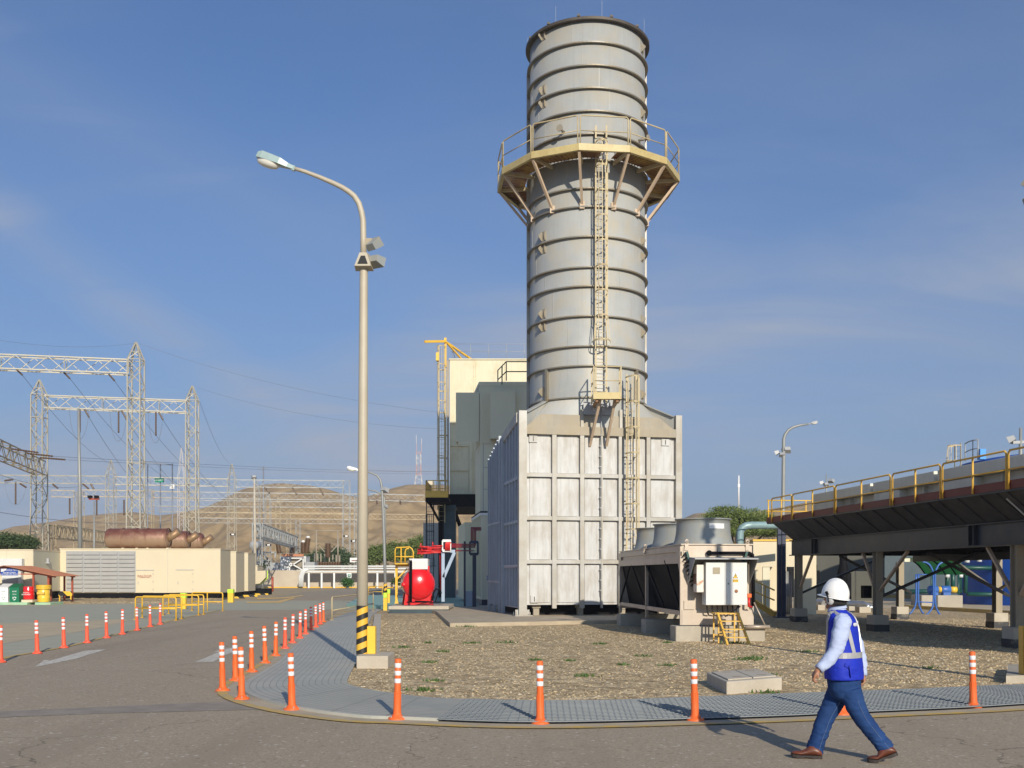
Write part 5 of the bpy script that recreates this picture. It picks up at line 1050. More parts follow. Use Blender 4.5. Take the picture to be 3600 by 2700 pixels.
hood(XP(1603,Y0), XP(1686,Y0)-.03, Y0-.1, Y0+1.8, ZP(1553,Y0), ZP(1381,Y0)); hood(XP(1724,58), XP(1812,58), 57.9, Y0-.05, ZP(1543,58), ZP(1374,58))
for z_ in (1560, 1643, 1720): b = MB(); z = ZP(z_, Y0); b.box(XP(1698,Y0), Y0-.012, z-.015, XP(1688,Y0)+5.1, Y0-.001, z+.015); b.build('panel_joint', MT['greyp'], md)
for px in (1699,): b = MB(); x = XP(px, Y0); b.box(x-.02, Y0-.012, ZP(1800,Y0), x+.02, Y0-.001, ZP(1562,Y0)); b.build('panel_joint', MT['greyp'], md)
b = MB(); zz = ZP(1343,57); xx = XP(1780,57)
for (a, c) in (((xx,56.6),(xx+3.4,56.6)), ((xx,56.6),(xx-.5,59))):
    a = Vector((*a,0)); c = Vector((*c,0))
    for k in range(3): q = a.lerp(c, k/2); b.tube([up(q, zz), up(q, zz+1.05)], .035, 6)
    for h in (.5, 1.05): b.tube([up(a, zz+h), up(c, zz+h)], .032, 6)
b.build('roof_railing', MT['greenpipe'], md)
# lower enclosure (generator housing) below it
en = thing('turbine_enclosure', 'cream panelled enclosure at ground level with a blue round sign', 'enclosure', (XP(1715,55.5), 58, .14))
Y1 = 55.5; b = MB(); rot_box(b, XP(1692,Y1), XP(1692,Y1)+3.6, Y1, Y1+6, ZP(2108,Y1), ZP(1812,Y1), -.12); b.build('wall', MT['creamg'], en)
b = MB(); rot_box(b, XP(1688,Y1), XP(1692,Y1)+3.6, Y1-.05, Y1+6.05, ZP(1812,Y1), ZP(1803,Y1), -.12); b.build('white_trim', MT['white'], en)
b = MB(); rot_box(b, XP(1689,Y1), XP(1692,Y1)+3.6, Y1-.02, Y1+6.02, ZP(1803,Y1), ZP(1797,Y1), -.12); b.build('black_trim', MT['black'], en)
b = MB(); rot_box(b, XP(1694,Y1), XP(1692,Y1)+3.5, Y1+.1, Y1+5.9, .14, ZP(2108,Y1), -.12); b.build('skid', MT['darkblue'], en)
b = MB(); rot_box(b, XP(1634,62.2), XP(1634,62.2)+2.5, 62.2, 68, .3, ZP(1836,62.2), -.12); b.build('rear_wall', MT['creamg'], en)
for k in range(9): v = .5+k*.62; b = MB(); x = XP(1692,Y1)-.12*v; b.bar((x-.03, Y1+v, .6), (x-.03, Y1+v, ZP(1812,Y1)), .05, .05); b.build('side_rib', MT['creamg'], en)
b = MB(); c = P(1717,2027.5,Y1-.01); b.lathe([(0,0),(.085,0),(.085,.01),(0,.01)], (c.x, Y1-.012, c.z), 24, axis='Y'); b.box(c.x-.085, Y1-.012, c.z-.19, c.x+.085, Y1-.002, c.z-.10); b.build('safety_sign', MT['signblue'], en)
b = MB(); b.box(c.x-.05, Y1-.024, c.z-.012, c.x+.05, Y1-.013, c.z+.014); b.build('sign_mark', MT['white'], en)
# red tank
tk = thing('red_tank', 'glossy red horizontal tank with white box on top, standing on a concrete plinth', 'tank', (XP(1472,48.6), 48.6, .31))
cx_, cz_ = XP(1473,48.4), ZP(2053,48.4); rT = .745; T = Matrix.Translation((cx_, 48.4, cz_)) @ Matrix.Rotation(R(9), 4, 'Z')
b = MB(T); pr = [(0,.26),(rT*.25,.25),(rT*.5,.205),(rT*.72,.135),(rT*.88,.06),(rT*.96,.0),(rT,-.08),(rT,-2.4),(rT*.8,-2.6),(0,-2.7)]
b.lathe(pr, n=56, axis='Y'); b.build('shell', MT['red'], tk)
b = MB(T); b.lathe([(rT+.002,-.10),(rT+.012,-.10),(rT+.012,-.13),(rT+.002,-.13)], n=56, axis='Y'); b.build('weld_band', MT['red'], tk)
for y in (.12, 1.9):
    b = MB(T); b.hexa([(-.70,y,-1.0),(.70,y,-1.0),(.70,y+.12,-1.0),(-.70,y+.12,-1.0),(-.62,y,-.45),(.62,y,-.45),(.62,y+.12,-.45),(-.62,y+.12,-.45)]); b.build('saddle', MT['red'], tk)
b = MB(T); b.box(-.46,.05,rT*.55,.50,1.0,rT+.10); b.build('neck', MT['red'], tk)
zb0, zb1 = ZP(2001,48.3), ZP(1964,48.3); b = MB(); b.box(XP(1438,48.3),48.35,zb0,XP(1503,48.3),49.4,zb1); bx_ = b.build('valve_box', MT['white'], tk)
for k in range(9): b = MB(); b.box(XP(1453,48.3),48.338,zb0+.03+.045*k,XP(1500,48.3),48.349,zb0+.045+.045*k); b.build('shutter_slat', MT['lgrey'], bx_)
for px in (1441, 1446): b = MB(); b.tube([P(px,1975,48.1), P(px,1968,48.12), P(px+1,1974,48.1), P(px,2118,48.0)], .035, 8); b.build('stand_pipe', MT['black'], tk)
b = MB(); b.lathe([(0,.0),(.10,.0),(.10,.06),(0,.06)], (XP(1419,48.3),48.3,ZP(2055,48.3)), 16, axis='Y'); b.build('hatch', MT['red'], tk)
b = MB(); 
for (x0,y0,x1,y1) in ((1430,2117,1550,2117),(1530,2116,1545,2070),(1545,2070,1552,2085),(1460,2113,1510,2115)): b.tube([P(x0,y0,47.9), P(x1,y1,48.6)], .03, 6)
b.build('skid_pipes', MT['black'], tk)
b = MB(); b.tube([P(1520,2112,48.2), P(1524,2085,48.2), P(1533,2070,48.3), P(1548,2078,48.4)], .04, 8); b.build('hose', MT['black'], tk)
pt = thing('tank_plinth', 'concrete plinth with dark painted side under the red tank', 'plinth', (XP(1470,48),48,0)); b = MB(); b.box(XP(1366,47.3),47.4,.19,XP(1577,47.3),51.6,.34); b.build('top_slab', MT['conc2'], pt); b = MB(); b.box(XP(1366,47.3)+.02,47.42,-.02,XP(1577,47.3)-.02,51.58,.19); b.build('painted_side', MT['darkteal'], pt)
# red sprinkler pipes on blue-grey and navy frames
fr = thing('pipe_support', 'blue-grey steel frame carrying the bright red pipes right of the tank', 'pipe support', (XP(1562,49.5),49.5,.3))
for (p_, q_, w_) in (((1558,2115),(1558,1938),.15),((1558,1938),(1600,1938),.14),((1560,2030),(1598,1942),.15)): b = MB(); b.bar(P(*p_,49.5), P(*q_,49.5), w_, w_); b.build('member', MT['bluegrey'], fr)
b = MB(); 
for (x0,y0,x1,y1) in ((1556,1901,1585,1901),(1556,1901,1556,1936),(1584,1901,1584,1936),(1556,1936,1584,1936)): b.bar(P(x0,y0,49.3), P(x1,y1,49.3), .06, .12)
b.build('box_frame', MT['white'], fr)
rp = thing('red_pipework', 'cluster of bright red pipes and valves above the red tank', 'pipework', (XP(1500,49.6),49.6,3))
for i in range(26):
    y0 = rnd.uniform(1918,1948); x0 = rnd.uniform(1464,1530); Y = rnd.uniform(49,50.4); b = MB(); k = rnd.random()
    if k < .5: b.tube([P(x0,y0,Y), P(min(1556,x0+rnd.uniform(20,60)),y0+rnd.uniform(-2,2),Y)], .035, 6)
    else: b.tube([P(x0,y0,Y), P(x0,y0+rnd.choice((-14,10)),Y)], .03, 6); b.lathe([(0,0),(.06,.0),(.06,.03),(0,.03)], P(x0,y0,Y), 8)
    b.build('pipe', MT['redpipe'], rp)
for y0 in (1931,1937,1944): b = MB(); b.tube([P(1468,y0,49.6), P(1570,y0-3,49.5)], .045, 8); b.build('pipe', MT['redpipe'], rp)
b = MB(); b.tube([P(1548,1945,49.8), P(1550,2075,49.8)], .045, 8); b.build('pipe', MT['redpipe'], rp)
for i in range(6): b = MB(); x = 1566+i*3; b.tube([P(x,1935,49.2), P(x,1912,49.2), P(x+4,1906,49.2)], .03, 6); b.build('pipe', MT['redpipe'], rp)
mp_ = thing('maroon_pipes', 'dark red pipe bundle running right into the shade on navy posts', 'pipework', (XP(1640,52),52,3))
for i, y0 in enumerate((1913,1918,1923,1936)): b = MB(); b.tube([P(1584,y0,49.5), P(1672-2*i,y0+(1 if y0 < 1930 else 0),53.5), P(1672-4*i,1905 if y0 < 1930 else y0,53.6)], .035, 6); b.build('pipe', MT['maroon'], mp_)
for i in range(4): b = MB(); x = 1657+5*i; b.tube([P(x,1908,53.6), P(x,1855+3*i,53.6), P(1690,1855+3*i,54.8)], .035, 6); b.build('pipe', MT['maroon'], mp_)
for (x0,x1,y0) in ((1630,1637,1950),(1661,1674,1950)): b = MB(); b.box(XP(x0,53),53,.15,XP(x1,53),53.15,ZP(1903 if x0 < 1640 else 1947,53)); b.build('post', MT['darkblue'], mp_)
b = MB(); 
for (x0,y0,x1,y1) in ((1652,1906,1681,1906),(1652,1906,1652,1948),(1680,1906,1680,1948),(1652,1948,1681,1948)): b.bar(P(x0,y0,52.9), P(x1,y1,52.9), .10, .14)
b.build('frame', MT['darkblue'], mp_)
b = MB(); b.box(XP(1637,53.4),53.4,.15,XP(1667,53.4),53.8,ZP(2078,53.4)); cb_ = tag(b.build('junction_cabinet', MT['bluegrey'], bevel=.01), 'blue-grey low cabinet between the navy posts in the shade', 'cabinet')
# yellow step platform left of the tank
sp_ = thing('yellow_platform', 'yellow steel access platform with curved rail left of the red tank', 'platform', (XP(1420,49.5),49.5,.3))
Ysp = 49.6
for (p_, q_, w_) in (((1394,2117),(1394,1985),.11),((1396,1988),(1444,1988),.12),((1397,2035),(1432,1998),.06)): b = MB(); b.bar(P(*p_,Ysp), P(*q_,Ysp), w_, w_); b.build('member', MT['yel'], sp_)
b = MB(); b.hexa([P(1387,2122,Ysp-.1),P(1401,2122,Ysp-.1),P(1401,2122,Ysp+.1),P(1387,2122,Ysp+.1),P(1391,2105,Ysp-.08),P(1397,2105,Ysp-.08),P(1397,2105,Ysp+.08),P(1391,2105,Ysp+.08)]); b.build('foot', MT['yel'], sp_)
b = MB(); b.box(XP(1392,Ysp),Ysp-.5,ZP(1984,Ysp),XP(1455,Ysp),Ysp+.6,ZP(1981,Ysp)); b.build('deck', MT['yel2'], sp_)
for pts in ([(1389,1985),(1389,1935),(1393,1925),(1440,1923),(1449,1930),(1453,1942),(1453,1965)], [(1389,1957),(1453,1957)], [(1410,1985),(1410,1924)], [(1424,1980),(1424,1940),(1428,1930),(1438,1928)]):
    b = MB(); b.tube([P(x,y,Ysp-.4) for x, y in pts], .03, 8); b.build('rail', MT['yel'], sp_)
for k in range(6): b = MB(); b.box(XP(1398,50.4),50.2+.0*k,.4+.25*k,XP(1440,50.4),50.45,.43+.25*k); b.build('step', MT['greyp'], sp_)
# ---------------------------------------------------------------- yard wall and pipe rack, transformers
b = MB(); b.box(XP(838,140),140,0,XP(1560,140),140.3,ZP(2005,140)); yw = tag(b.build('yard_wall', MT['wallc']), 'long low pale concrete wall across the far end of the road', 'wall')
b = MB(); b.box(XP(900,138),138,0,XP(1560,138),138.4,.14); tag(b.build('yard_kerb', MT['yel']), 'yellow painted kerb at the foot of the long low wall', 'kerb')
pr_ = thing('cable_rack', 'long white pipe rack on posts in front of the low concrete wall', 'pipe rack', (XP(1300,137),137,0))
for py in (1990, 1998, 2009): b = MB(); b.box(XP(1068,137),136.8,ZP(py+3,137),XP(1545,137),137.6,ZP(py-2,137)); b.build('rail', MT['lgrey'], pr_)
for px in (1086,1131,1175,1222,1269,1327,1390,1450): b = MB(); b.box(XP(px-3,137),136.9,0,XP(px+3,137),137.1,ZP(2008,137)); b.build('post', MT['white'], pr_)
for i in range(4): b = MB(); b.tube([P(1052+4*i,2062,136.7), P(1053+4*i,2025,136.7), P(1060+4*i,2008,136.7), P(1085,1996+2*i,136.7)], .12, 6); b.build('bent_pipe', MT['lgrey'], pr_)
b = MB(); b.box(XP(1220,136.5),136.4,ZP(2032,136.5),XP(1236,136.5),136.5,ZP(2015,136.5)); sg = tag(b.build('exit_sign', MT['white']), 'small white sign with green arrow hanging over the bush', 'sign')
b = MB(); b.box(XP(1223,136.3),136.3,ZP(2027,136.3),XP(1233,136.3),136.35,ZP(2019,136.3)); q = b.build('green_field', MT['signgreen']); q.parent = sg; q.location = q.location-sg.location
b = MB(); b.plate([P(1225,2022.3,136.2),P(1228.5,2022.3,136.2),P(1228.5,2020.8,136.2),P(1231.5,2023,136.2),P(1228.5,2025.4,136.2),P(1228.5,2023.9,136.2),P(1225,2023.9,136.2)], .03); q = b.build('arrow', MT['white']); q.parent = sg; q.location = q.location-sg.location
tf = thing('power_transformer', 'pale grey power transformer with cross-braced frame behind the low wall', 'transformer', (XP(1035,150),150,0)); YT_ = 150
b = MB(); b.box(XP(985,YT_),YT_,0,XP(1075,YT_),YT_+3,ZP(1955,YT_)); b.build('main_tank', MT['lgrey'], tf)
for (x0,x1,y0) in ((953,984,1978),(1073,1108,1976)): b = MB(); b.box(XP(x0,YT_),YT_-.5,0,XP(x1,YT_),YT_+2,ZP(y0,YT_)); b.build('radiator_bank', MT['greyp'], tf)
for k in range(14): b = MB(); x = XP(1030+3*k,YT_); b.box(x-.05,YT_-.8,ZP(1995,YT_),x+.05,YT_-.1,ZP(1962,YT_)); b.build('radiator_fin', MT['tan'], tf)
b = MB(); b.bar(P(992,1952,YT_-1), P(1068,1952,YT_-1), .35, .35); b.build('busbar', MT['terra'], tf)
b = MB(); 
for (x0,y0,x1,y1) in ((990,1962,1066,1962),(990,1962,990,2005),(1066,1962,1066,2005),(990,1962,1030,1985),(1066,1962,1030,1985),(990,2005,1030,1985),(1066,2005,1030,1985),(1018,1962,1018,2005)): b.bar(P(x0,y0,148.6), P(x1,y1,148.6), .16, .16)
b.build('bracing_frame', MT['white'], tf)
for px, y0, y1, tl_ in ((978,1893,1945,-4),(1026,1893,1945,0),(1066,1908,1945,0),(1080,1893,1945,3)):
    q = string_ins(tf, P(px-tl_,y1,YT_), P(px+tl_,y0,YT_), .45, 12); b = MB(); b.lathe([(0,.3),(.28,.2),(.3,0),(0,-.1)], P(px+tl_,y0-2,YT_), 10); b.build('cap', MT['white'], q)
b = MB(); c = P(905,1918,118); b.lathe([(0,0),(.48,0),(.52,.1),(.52,1.6),(.48,1.7),(0,1.7)], c, 28, axis='Y'); b.T = None; b.tube([P(905,1932,119), P(905,1975,119)], .1, 6); tag(b.build('oil_conservator', MT['greyp']), 'round pale oil tank end beside the concrete pole', 'tank')
st2 = thing('steel_stair_frame', 'white angled steel frame next to the concrete pole', 'frame', (XP(930,130),130,0))
for (x0,y0,x1,y1) in ((905,1940,905,2005),(905,1945,955,2005),(920,1940,965,1995),(905,1975,950,1975),(940,1960,940,2005),(925,1942,968,1942),(968,1942,968,1960)): b = MB(); b.bar(P(x0,y0,130), P(x1,y1,130), .18, .18); b.build('member', MT['latticeb'], st2)
for i, px in enumerate((1105,1117,1128,1142,1158,1170,1182,1194)):
    b = MB(); h = 1945+ (i*37) % 18; b.tube([P(px,2010,165), P(px,h,165)], .12, 6); o = tag(b.build('bus_support', MT['tan']), 'thin tan support post in the yard, %s of eight from the left' % ORD[i], 'post', 'bus support posts')
sw = thing('switchgear', 'tall brown insulated switchgear with a cross bar behind the wall', 'switchgear', (XP(1153,160),160,0))
string_ins(sw, P(1153,1960,160), P(1153,1910,160), .55, 14); b = MB(); b.tube([P(1112,1865,160), P(1112,2000,160)], .12, 6); b.tube([P(1188,1865,160), P(1188,2000,160)], .12, 6); b.tube([P(1072,1865,160), P(1206,1866,160)], .09, 6); b.tube([P(1120,1918,160), P(1146,1945,160)], .1, 5); b.tube([P(1188,1915,160), P(1165,1940,160)], .1, 5); b.build('frame', MT['tan'], sw)
for i in range(10): string_ins(sw, P(1110+9*i,2003,158), P(1110+9*i,1975,158), .35, 5)
for (px, py, Y, s) in ((1216,1885,190,1), (1242,1902,190,1), (944,1916,140,1), (818,1879,170,1)):
    b = MB(); w_ = 8*Y/F; c = P(px,py,Y); b.box(c.x-w_,Y-.3,c.z-w_*.4,c.x+w_,Y+.3,c.z+w_*.4); t_ = tag(b.build('yard_floodlight', MT['black']), {1216:'black floodlight clamped on the pale flat-topped gantry column',1242:'second floodlight lower right of the pale gantry column',944:'black floodlight beside the pale slanting lattice beam',818:'small floodlight on the pointed column behind the last muffler'}[px], 'floodlight')
    b = MB(); b.box(c.x-.1,Y-.36,c.z-w_*.3,c.x+w_*.9,Y-.31,c.z+w_*.3); q = b.build('lens', MT['white']); q.parent = t_; q.location = q.location-t_.location
b = MB(); b.box(XP(1232,150),149.5,ZP(1977,150),XP(1258,150),149.6,ZP(1961,150)); t_ = tag(b.build('warning_board', MT['white']), 'white warning board at the foot of the pale gantry', 'sign'); q = b = MB(); b.box(XP(1236,149.4),149.4,ZP(1971,149.4),XP(1254,149.4),149.45,ZP(1969,149.4)); q = b.build('writing', MT['inkred']); q.parent = t_; q.location = q.location-t_.location
ch = thing('chute_box', 'cream box with lime edged slanting side beside the last container', 'box', (XP(920,92),92,0)); b = MB(); b.plate([P(893,2008,92),P(941,2006,92),P(941,2030,92),P(921,2051,92),P(905,2053,92),P(893,2053,92)], .8); b.build('body', MT['cream'], ch)
b = MB(); b.bar(P(941,2006,91.9),P(941,2031,91.9),.05,.08); b.bar(P(941,2031,91.9),P(920,2052,91.9),.05,.08); b.bar(P(920,2052,91.9),P(905,2054,91.9),.05,.08); b.build('lime_edge', MT['tapey'], ch)
b = MB(); b.box(XP(905,92),92,0,XP(947,92),93,.55); b.build('base', MT['black'], ch)
for (px,py0,py1,l) in ((958,2028,2081,'thin brown stake in the ground beyond the containers'),): b = MB(); b.tube([P(px,py1,108),P(px,py0,108)], .12, 6); tag(b.build('stake', MT['redwood']), l, 'stake')
# ---------------------------------------------------------------- fan cooler
fc = thing('fan_cooler', 'long stainless fan cooler with three round cowls and open black sides', 'fan cooler', (4.58, 27.6, 0), R(4.3))
W_, D_ = 1.93, 9.2; S = MT['stainless']
def fb(nm, m, *boxes, parent=None, bevel=0):
    b = MB()
    for q in boxes: b.box(*q)
    return b.build(nm, m, parent or fc, local=True, bevel=bevel)
fb('plenum', S, (0,0.02,2.12,W_,D_,2.60)); fb('top_rim', S, (-.03,-.03,2.60,W_+.03,D_+.03,2.63)); fb('side_rail', S, (-.05,0,2.10,-.001,D_,2.30)); fb('side_rail', S, (-.05,0,2.42,-.001,D_,2.56))
fb('end_wall', S, (.02,0.04,.60,W_-.02,.08,2.12)); fb('end_wall', S, (.02,D_-.08,.60,W_-.02,D_-.04,2.12))
for y in (0, 4.55, D_-.1): fb('upright', S, (-.045,y,.44,.045,y+.09,2.12)); fb('upright', S, (W_-.045,y,.44,W_+.045,y+.09,2.12))
fb('bottom_rail', S, (-.03,.09,.70,.03,D_-.1,.82)); fb('bottom_rail', S, (W_-.03,.09,.70,W_+.03,D_-.1,.82)); fb('base_beam', S, (.0,-.02,.44,W_,.04,.84)); fb('front_header', S, (.04,-.012,2.14,W_*.49,.019,2.54)); fb('front_header', S, (W_*.51,-.012,2.14,W_-.04,.019,2.54))
for (y0, y1) in ((.12,4.5),(4.68,D_-.14)):
    b = MB(); b.hexa([(.30,y0,.78),(.34,y0,.78),(.34,y1,.78),(.30,y1,.78),(.05,y0,2.12),(.09,y0,2.12),(.09,y1,2.12),(.05,y1,2.12)]); b.build('coil', MT['black'], fc, local=True)
    b = MB(); b.hexa([(W_-.34,y0,.78),(W_-.30,y0,.78),(W_-.30,y1,.78),(W_-.34,y1,.78),(W_-.09,y0,2.12),(W_-.05,y0,2.12),(W_-.05,y1,2.12),(W_-.09,y1,2.12)]); b.build('coil', MT['black'], fc, local=True)
fb('partition', MT['darks'], (.04,4.58,.8,W_-.04,4.62,2.12)); fb('bottom_pan', MT['darks'], (.3,.1,.72,W_-.3,D_-.1,.78))
for (ya, za, yb, zb_) in ((.10,.80,1.9,2.2),(2.1,.85,4.5,2.1),(4.7,.85,6.9,2.1),(7.2,2.2,9.1,.8)):
    b = MB(); b.bar((-.01,ya,za),(-.03,yb,zb_),.05,.07); b.build('diagonal_brace', MT['black'], fc, local=True)
for tri in ([(-.052,0,2.56),(-.052,.55,2.56),(-.052,0,1.75)], [(-.052,D_-.55,2.56),(-.052,D_,2.56),(-.052,D_,1.75)]): b = MB(); b.plate(tri, .01); b.build('corner_gusset', S, fc, local=True)
for i, yc in enumerate((1.45, 4.4, 7.2)):
    b = MB(); b.lathe([(.86,2.63),(.835,2.70),(.80,2.80),(.775,2.92),(.76,3.06),(.755,3.2),(.755,3.34),(.80,3.345),(.80,3.375),(.74,3.375),(.73,2.7)], (W_/2, yc, 0), 64); cw = b.build('fan_cowl', MT['cowl'], fc, local=True)
    b = MB(); b.lathe([(.72,2.72),(0,2.72)], (W_/2, yc, 0), 24)
    for k in range(6): a = PI*k/3; b.bar((W_/2, yc, 2.95), (W_/2+.68*math.cos(a), yc+.68*math.sin(a), 2.95), .16, .01)
    b.build('fan', MT['black'], cw, local=True)
    if i == 0:
        b = MB(); n = 10
        for k in range(n): a0, a1 = R(-92+36*k/n), R(-92+36*(k+1)/n); p0, p1 = Vector((W_/2+.765*math.cos(a0), yc+.765*math.sin(a0), 0)), Vector((W_/2+.765*math.cos(a1), yc+.765*math.sin(a1), 0)); b.add([up(p0,3.08),up(p1,3.08),up(p1,3.22),up(p0,3.22)], [(0,1,2,3)])
        b.build('maker_label', MT['white'], cw, local=True)
for (x, y) in ((.12,-.04),(W_-.14,-.04),(-.06,4.55)): b = MB(); b.lathe([(.025,0),(.06,0),(.06,.02),(.025,.02)], (x,y,2.70), 16, axis='Y'); b.box(x-.05,y,2.45,x+.05,y+.018,2.68); b.build('lifting_eye', S, fc, local=True)
b = MB(); b.tube([(.72,-.1,2.38),(W_-.1,-.1,2.38),(W_-.02,-.1,2.34),(W_,-.1,2.1),(W_,-.1,.95)], .045, 10); b.lathe([(0,0),(.075,0),(.075,.05),(0,.05)], (.72,-.08,2.38), 16, axis='Y'); b.build('header_pipe', MT['black'], fc, local=True)
for x0, s in ((.10,1),(W_-.18,-1)):
    b = MB(); b.bar((x0,-.10,2.42),(x0+.30*s,-.10,1.35),.10,.06); b.build('hose_manifold', MT['greenpipe'], fc, local=True)
    for k in range(9): b = MB(); z = 2.35-.1*k; x = x0+.30*s*(2.42-z)/1.07; b.tube([(x-.02*s,-.12,z),(x-.10*s,-.16,z-.02),(x-.12*s,-.08,z-.06)], .018, 6); b.build('hose', MT['black'], fc, local=True)
fb('access_panel', S, (.06,.0,.86,.34,.039,1.10)); 
cbx = fb('control_cabinet', MT['lgrey'], (.50,-.55,.99,1.62,-.16,2.13), bevel=.012)
fb('door', MT['lgrey'], (.505,-.575,.995,1.055,-.551,2.125), parent=cbx, bevel=.006); fb('door', MT['lgrey'], (1.063,-.575,.995,1.615,-.551,2.125), parent=cbx, bevel=.006)
fb('vent_plate', MT['tan'], (.69,-.588,1.82,.88,-.576,1.99), parent=cbx); fb('lock', MT['ink'], (1.095,-.59,1.54,1.115,-.576,1.58), parent=cbx); fb('warning_sign', MT['white'], (1.21,-.580,1.59,1.39,-.5765,1.87), parent=cbx)
b = MB(); b.add([(1.23,-.583,1.70),(1.37,-.583,1.70),(1.30,-.583,1.84)], [(0,1,2)]); b.build('warning_triangle_edge', MT['ink'], cbx, local=True)
b = MB(); b.add([(1.248,-.585,1.711),(1.352,-.585,1.711),(1.30,-.585,1.816)], [(0,1,2)]); b.box(1.225,-.585,1.60,1.375,-.582,1.675); b.build('warning_triangle', MT['yel2'], cbx, local=True)
b = MB(); b.add([(1.305,-.587,1.80),(1.283,-.587,1.755),(1.299,-.587,1.757),(1.290,-.587,1.718),(1.318,-.587,1.766),(1.302,-.587,1.764),(1.315,-.587,1.795)], [(0,1,2),(2,3,4),(2,4,5),(0,2,5),(0,5,6)]); b.build('lightning_bolt', MT['ink'], cbx, local=True)
TQ = ROOT[fc.name]
lettering('ATENCION', .030, MT['ink'], cbx, TQ @ Vector((1.30,-.588,1.655)), Euler((PI/2,0,R(4.3)))); lettering('RIESGO ELECTRICO', .016, MT['ink'], cbx, TQ @ Vector((1.30,-.588,1.625)), Euler((PI/2,0,R(4.3))))
b = MB(); b.lathe([(0,0),(.045,0),(.045,.003),(0,.003)], (1.32,-.581,1.36), 14, axis='Y'); b.build('rust_spot', mat('rust_spot', (.30,.13,.06), .9, 0, .4, 25), cbx, local=True)
fb('rusty_box', mat('rust_spotted_white', (.70,.66,.60), .5, 0, .05, 3, (.48,.22,.09), .9, 6, .60, .05), (.27,-.52,1.33,.46,-.16,2.06), bevel=.01); fb('side_grille', mat('grille_brown', (.12,.045,.02), .6, stripe=(2,.03,.4,(.3,.13,.07))), (.262,-.45,1.55,.269,-.2,1.82))
b = MB(); b.hexa([(.16,-.78,2.20),(1.86,-.78,2.20),(1.86,-.02,2.24),(.16,-.02,2.24),(.16,-.78,2.23),(1.86,-.78,2.23),(1.86,-.02,2.27),(.16,-.02,2.27)]); b.build('canopy', MT['greyp'], fc, local=True)
for x in (.16,1.85): b = MB(); b.plate([(x,-.78,2.22),(x,-.02,2.25),(x,-.02,1.55),(x,-.18,1.7)], .01); b.build('canopy_side', MT['greyp'], fc, local=True)
b = MB(); 
for k in range(7): x = .6+.14*k; b.tube([(x,-.3,.99),(x+.03,-.25,.8),(x+.1,-.1,.72)], .02, 6)
b.bar((1.45,-.3,.99),(1.45,-.3,.4),.06); b.bar((1.5,-.35,.95),(1.2,-.1,.7),.03); b.build('cables_and_stand', MT['darks'], fc, local=True)
fb('valve_head', MT['orange'], (1.70,-.32,1.18,1.82,-.20,1.29), bevel=.01); b = MB(); b.tube([(1.76,-.26,1.18),(1.76,-.26,.95),(1.85,-.2,.93)], .035, 8); b.build('valve', MT['redpipe'], fc, local=True)
b = MB(); b.tube([(1.92,-.2,1.05),(2.2,-.3,.42)], .02, 6); b.tube([(1.65,-.35,.40),(2.3,-.35,.40)], .05, 8); b.build('drain_pipe', MT['stainless'], fc, local=True)
for i, (y0, y1, lab) in enumerate(((-.22,.45,'nearest concrete block, under the cabinet end of the fan cooler'),(3.7,4.4,'middle concrete block under the open side of the fan cooler'),(8.0,8.7,'farthest concrete block under the fan cooler, beside the housing'))):
    b = MB(fc.matrix_basis.copy() if False else ROOT[fc.name]); b.box(-.22,y0,-.05,2.22 if i == 0 else 2.0,y1,.42); tag(b.build('support_block', MT['conc'], bevel=.015), lab, 'concrete block', 'concrete blocks under the fan cooler')
sl_ = thing('step_ladder', 'small yellow steel step stand leaning against the front concrete block', 'step ladder', (5.5,26.5,0)); ZTs = .80
for s, (xt, xb) in (('a',(XP(2524,26.5),XP(2556,26))), ('b',(XP(2595,26.5),XP(2634,26)))):
    b = MB(); b.bar((xt,26.55,ZTs),(xb,25.95,.01),.05,.06); b.build('stringer', MT['amber'], sl_)
for (px, Y) in ((2509,27.15),(2526,26.7),(2582,27.15),(2597,26.7)): b = MB(); x = XP(px, Y); b.bar((x,Y,0),(x,Y,ZTs),.035,.035); b.build('leg', MT['amber'], sl_)
b = MB(); b.box(XP(2506,26.9),26.55,ZTs-.03,XP(2597,26.7),27.2,ZTs); b.build('top_step', MT['amber'], sl_)
for k in range(3): t = (k+1)/4; b = MB(); xa_, xb_ = XP(2524,26.5)+(XP(2556,26)-XP(2524,26.5))*t, XP(2595,26.5)+(XP(2634,26)-XP(2595,26.5))*t; y = 26.55-.6*t; b.box(xa_,y-.09,ZTs*(1-t)-.012,xb_,y+.09,ZTs*(1-t)+.012); b.build('step', MT['amber'], sl_)
b = MB(); b.bar((XP(2509,27.15),27.15,.2),(XP(2582,27.15),27.15,.2),.025); b.build('tie', MT['amber'], sl_); b = MB(); b.bar((XP(2526,26.7),26.7,.3),(XP(2597,26.7),26.7,.3),.025); b.build('tie', MT['amber'], sl_)
cv = thing('concrete_cover', 'low square concrete chamber with two split lids beside the grating', 'concrete cover', (3.7,16,0))
c4 = [G(2555,2444), G(2749.5,2427), Vector((4.24,17.35,0)), G(2484.5,2407)]; c4[2] = c4[1]+(c4[3]-c4[0])
b = MB(); b.prism([(p.x,p.y) for p in c4], -.02, .20); b.build('chamber', MT['conc2'], cv, bevel=.012)
ctr = sum(c4, Vector())/4
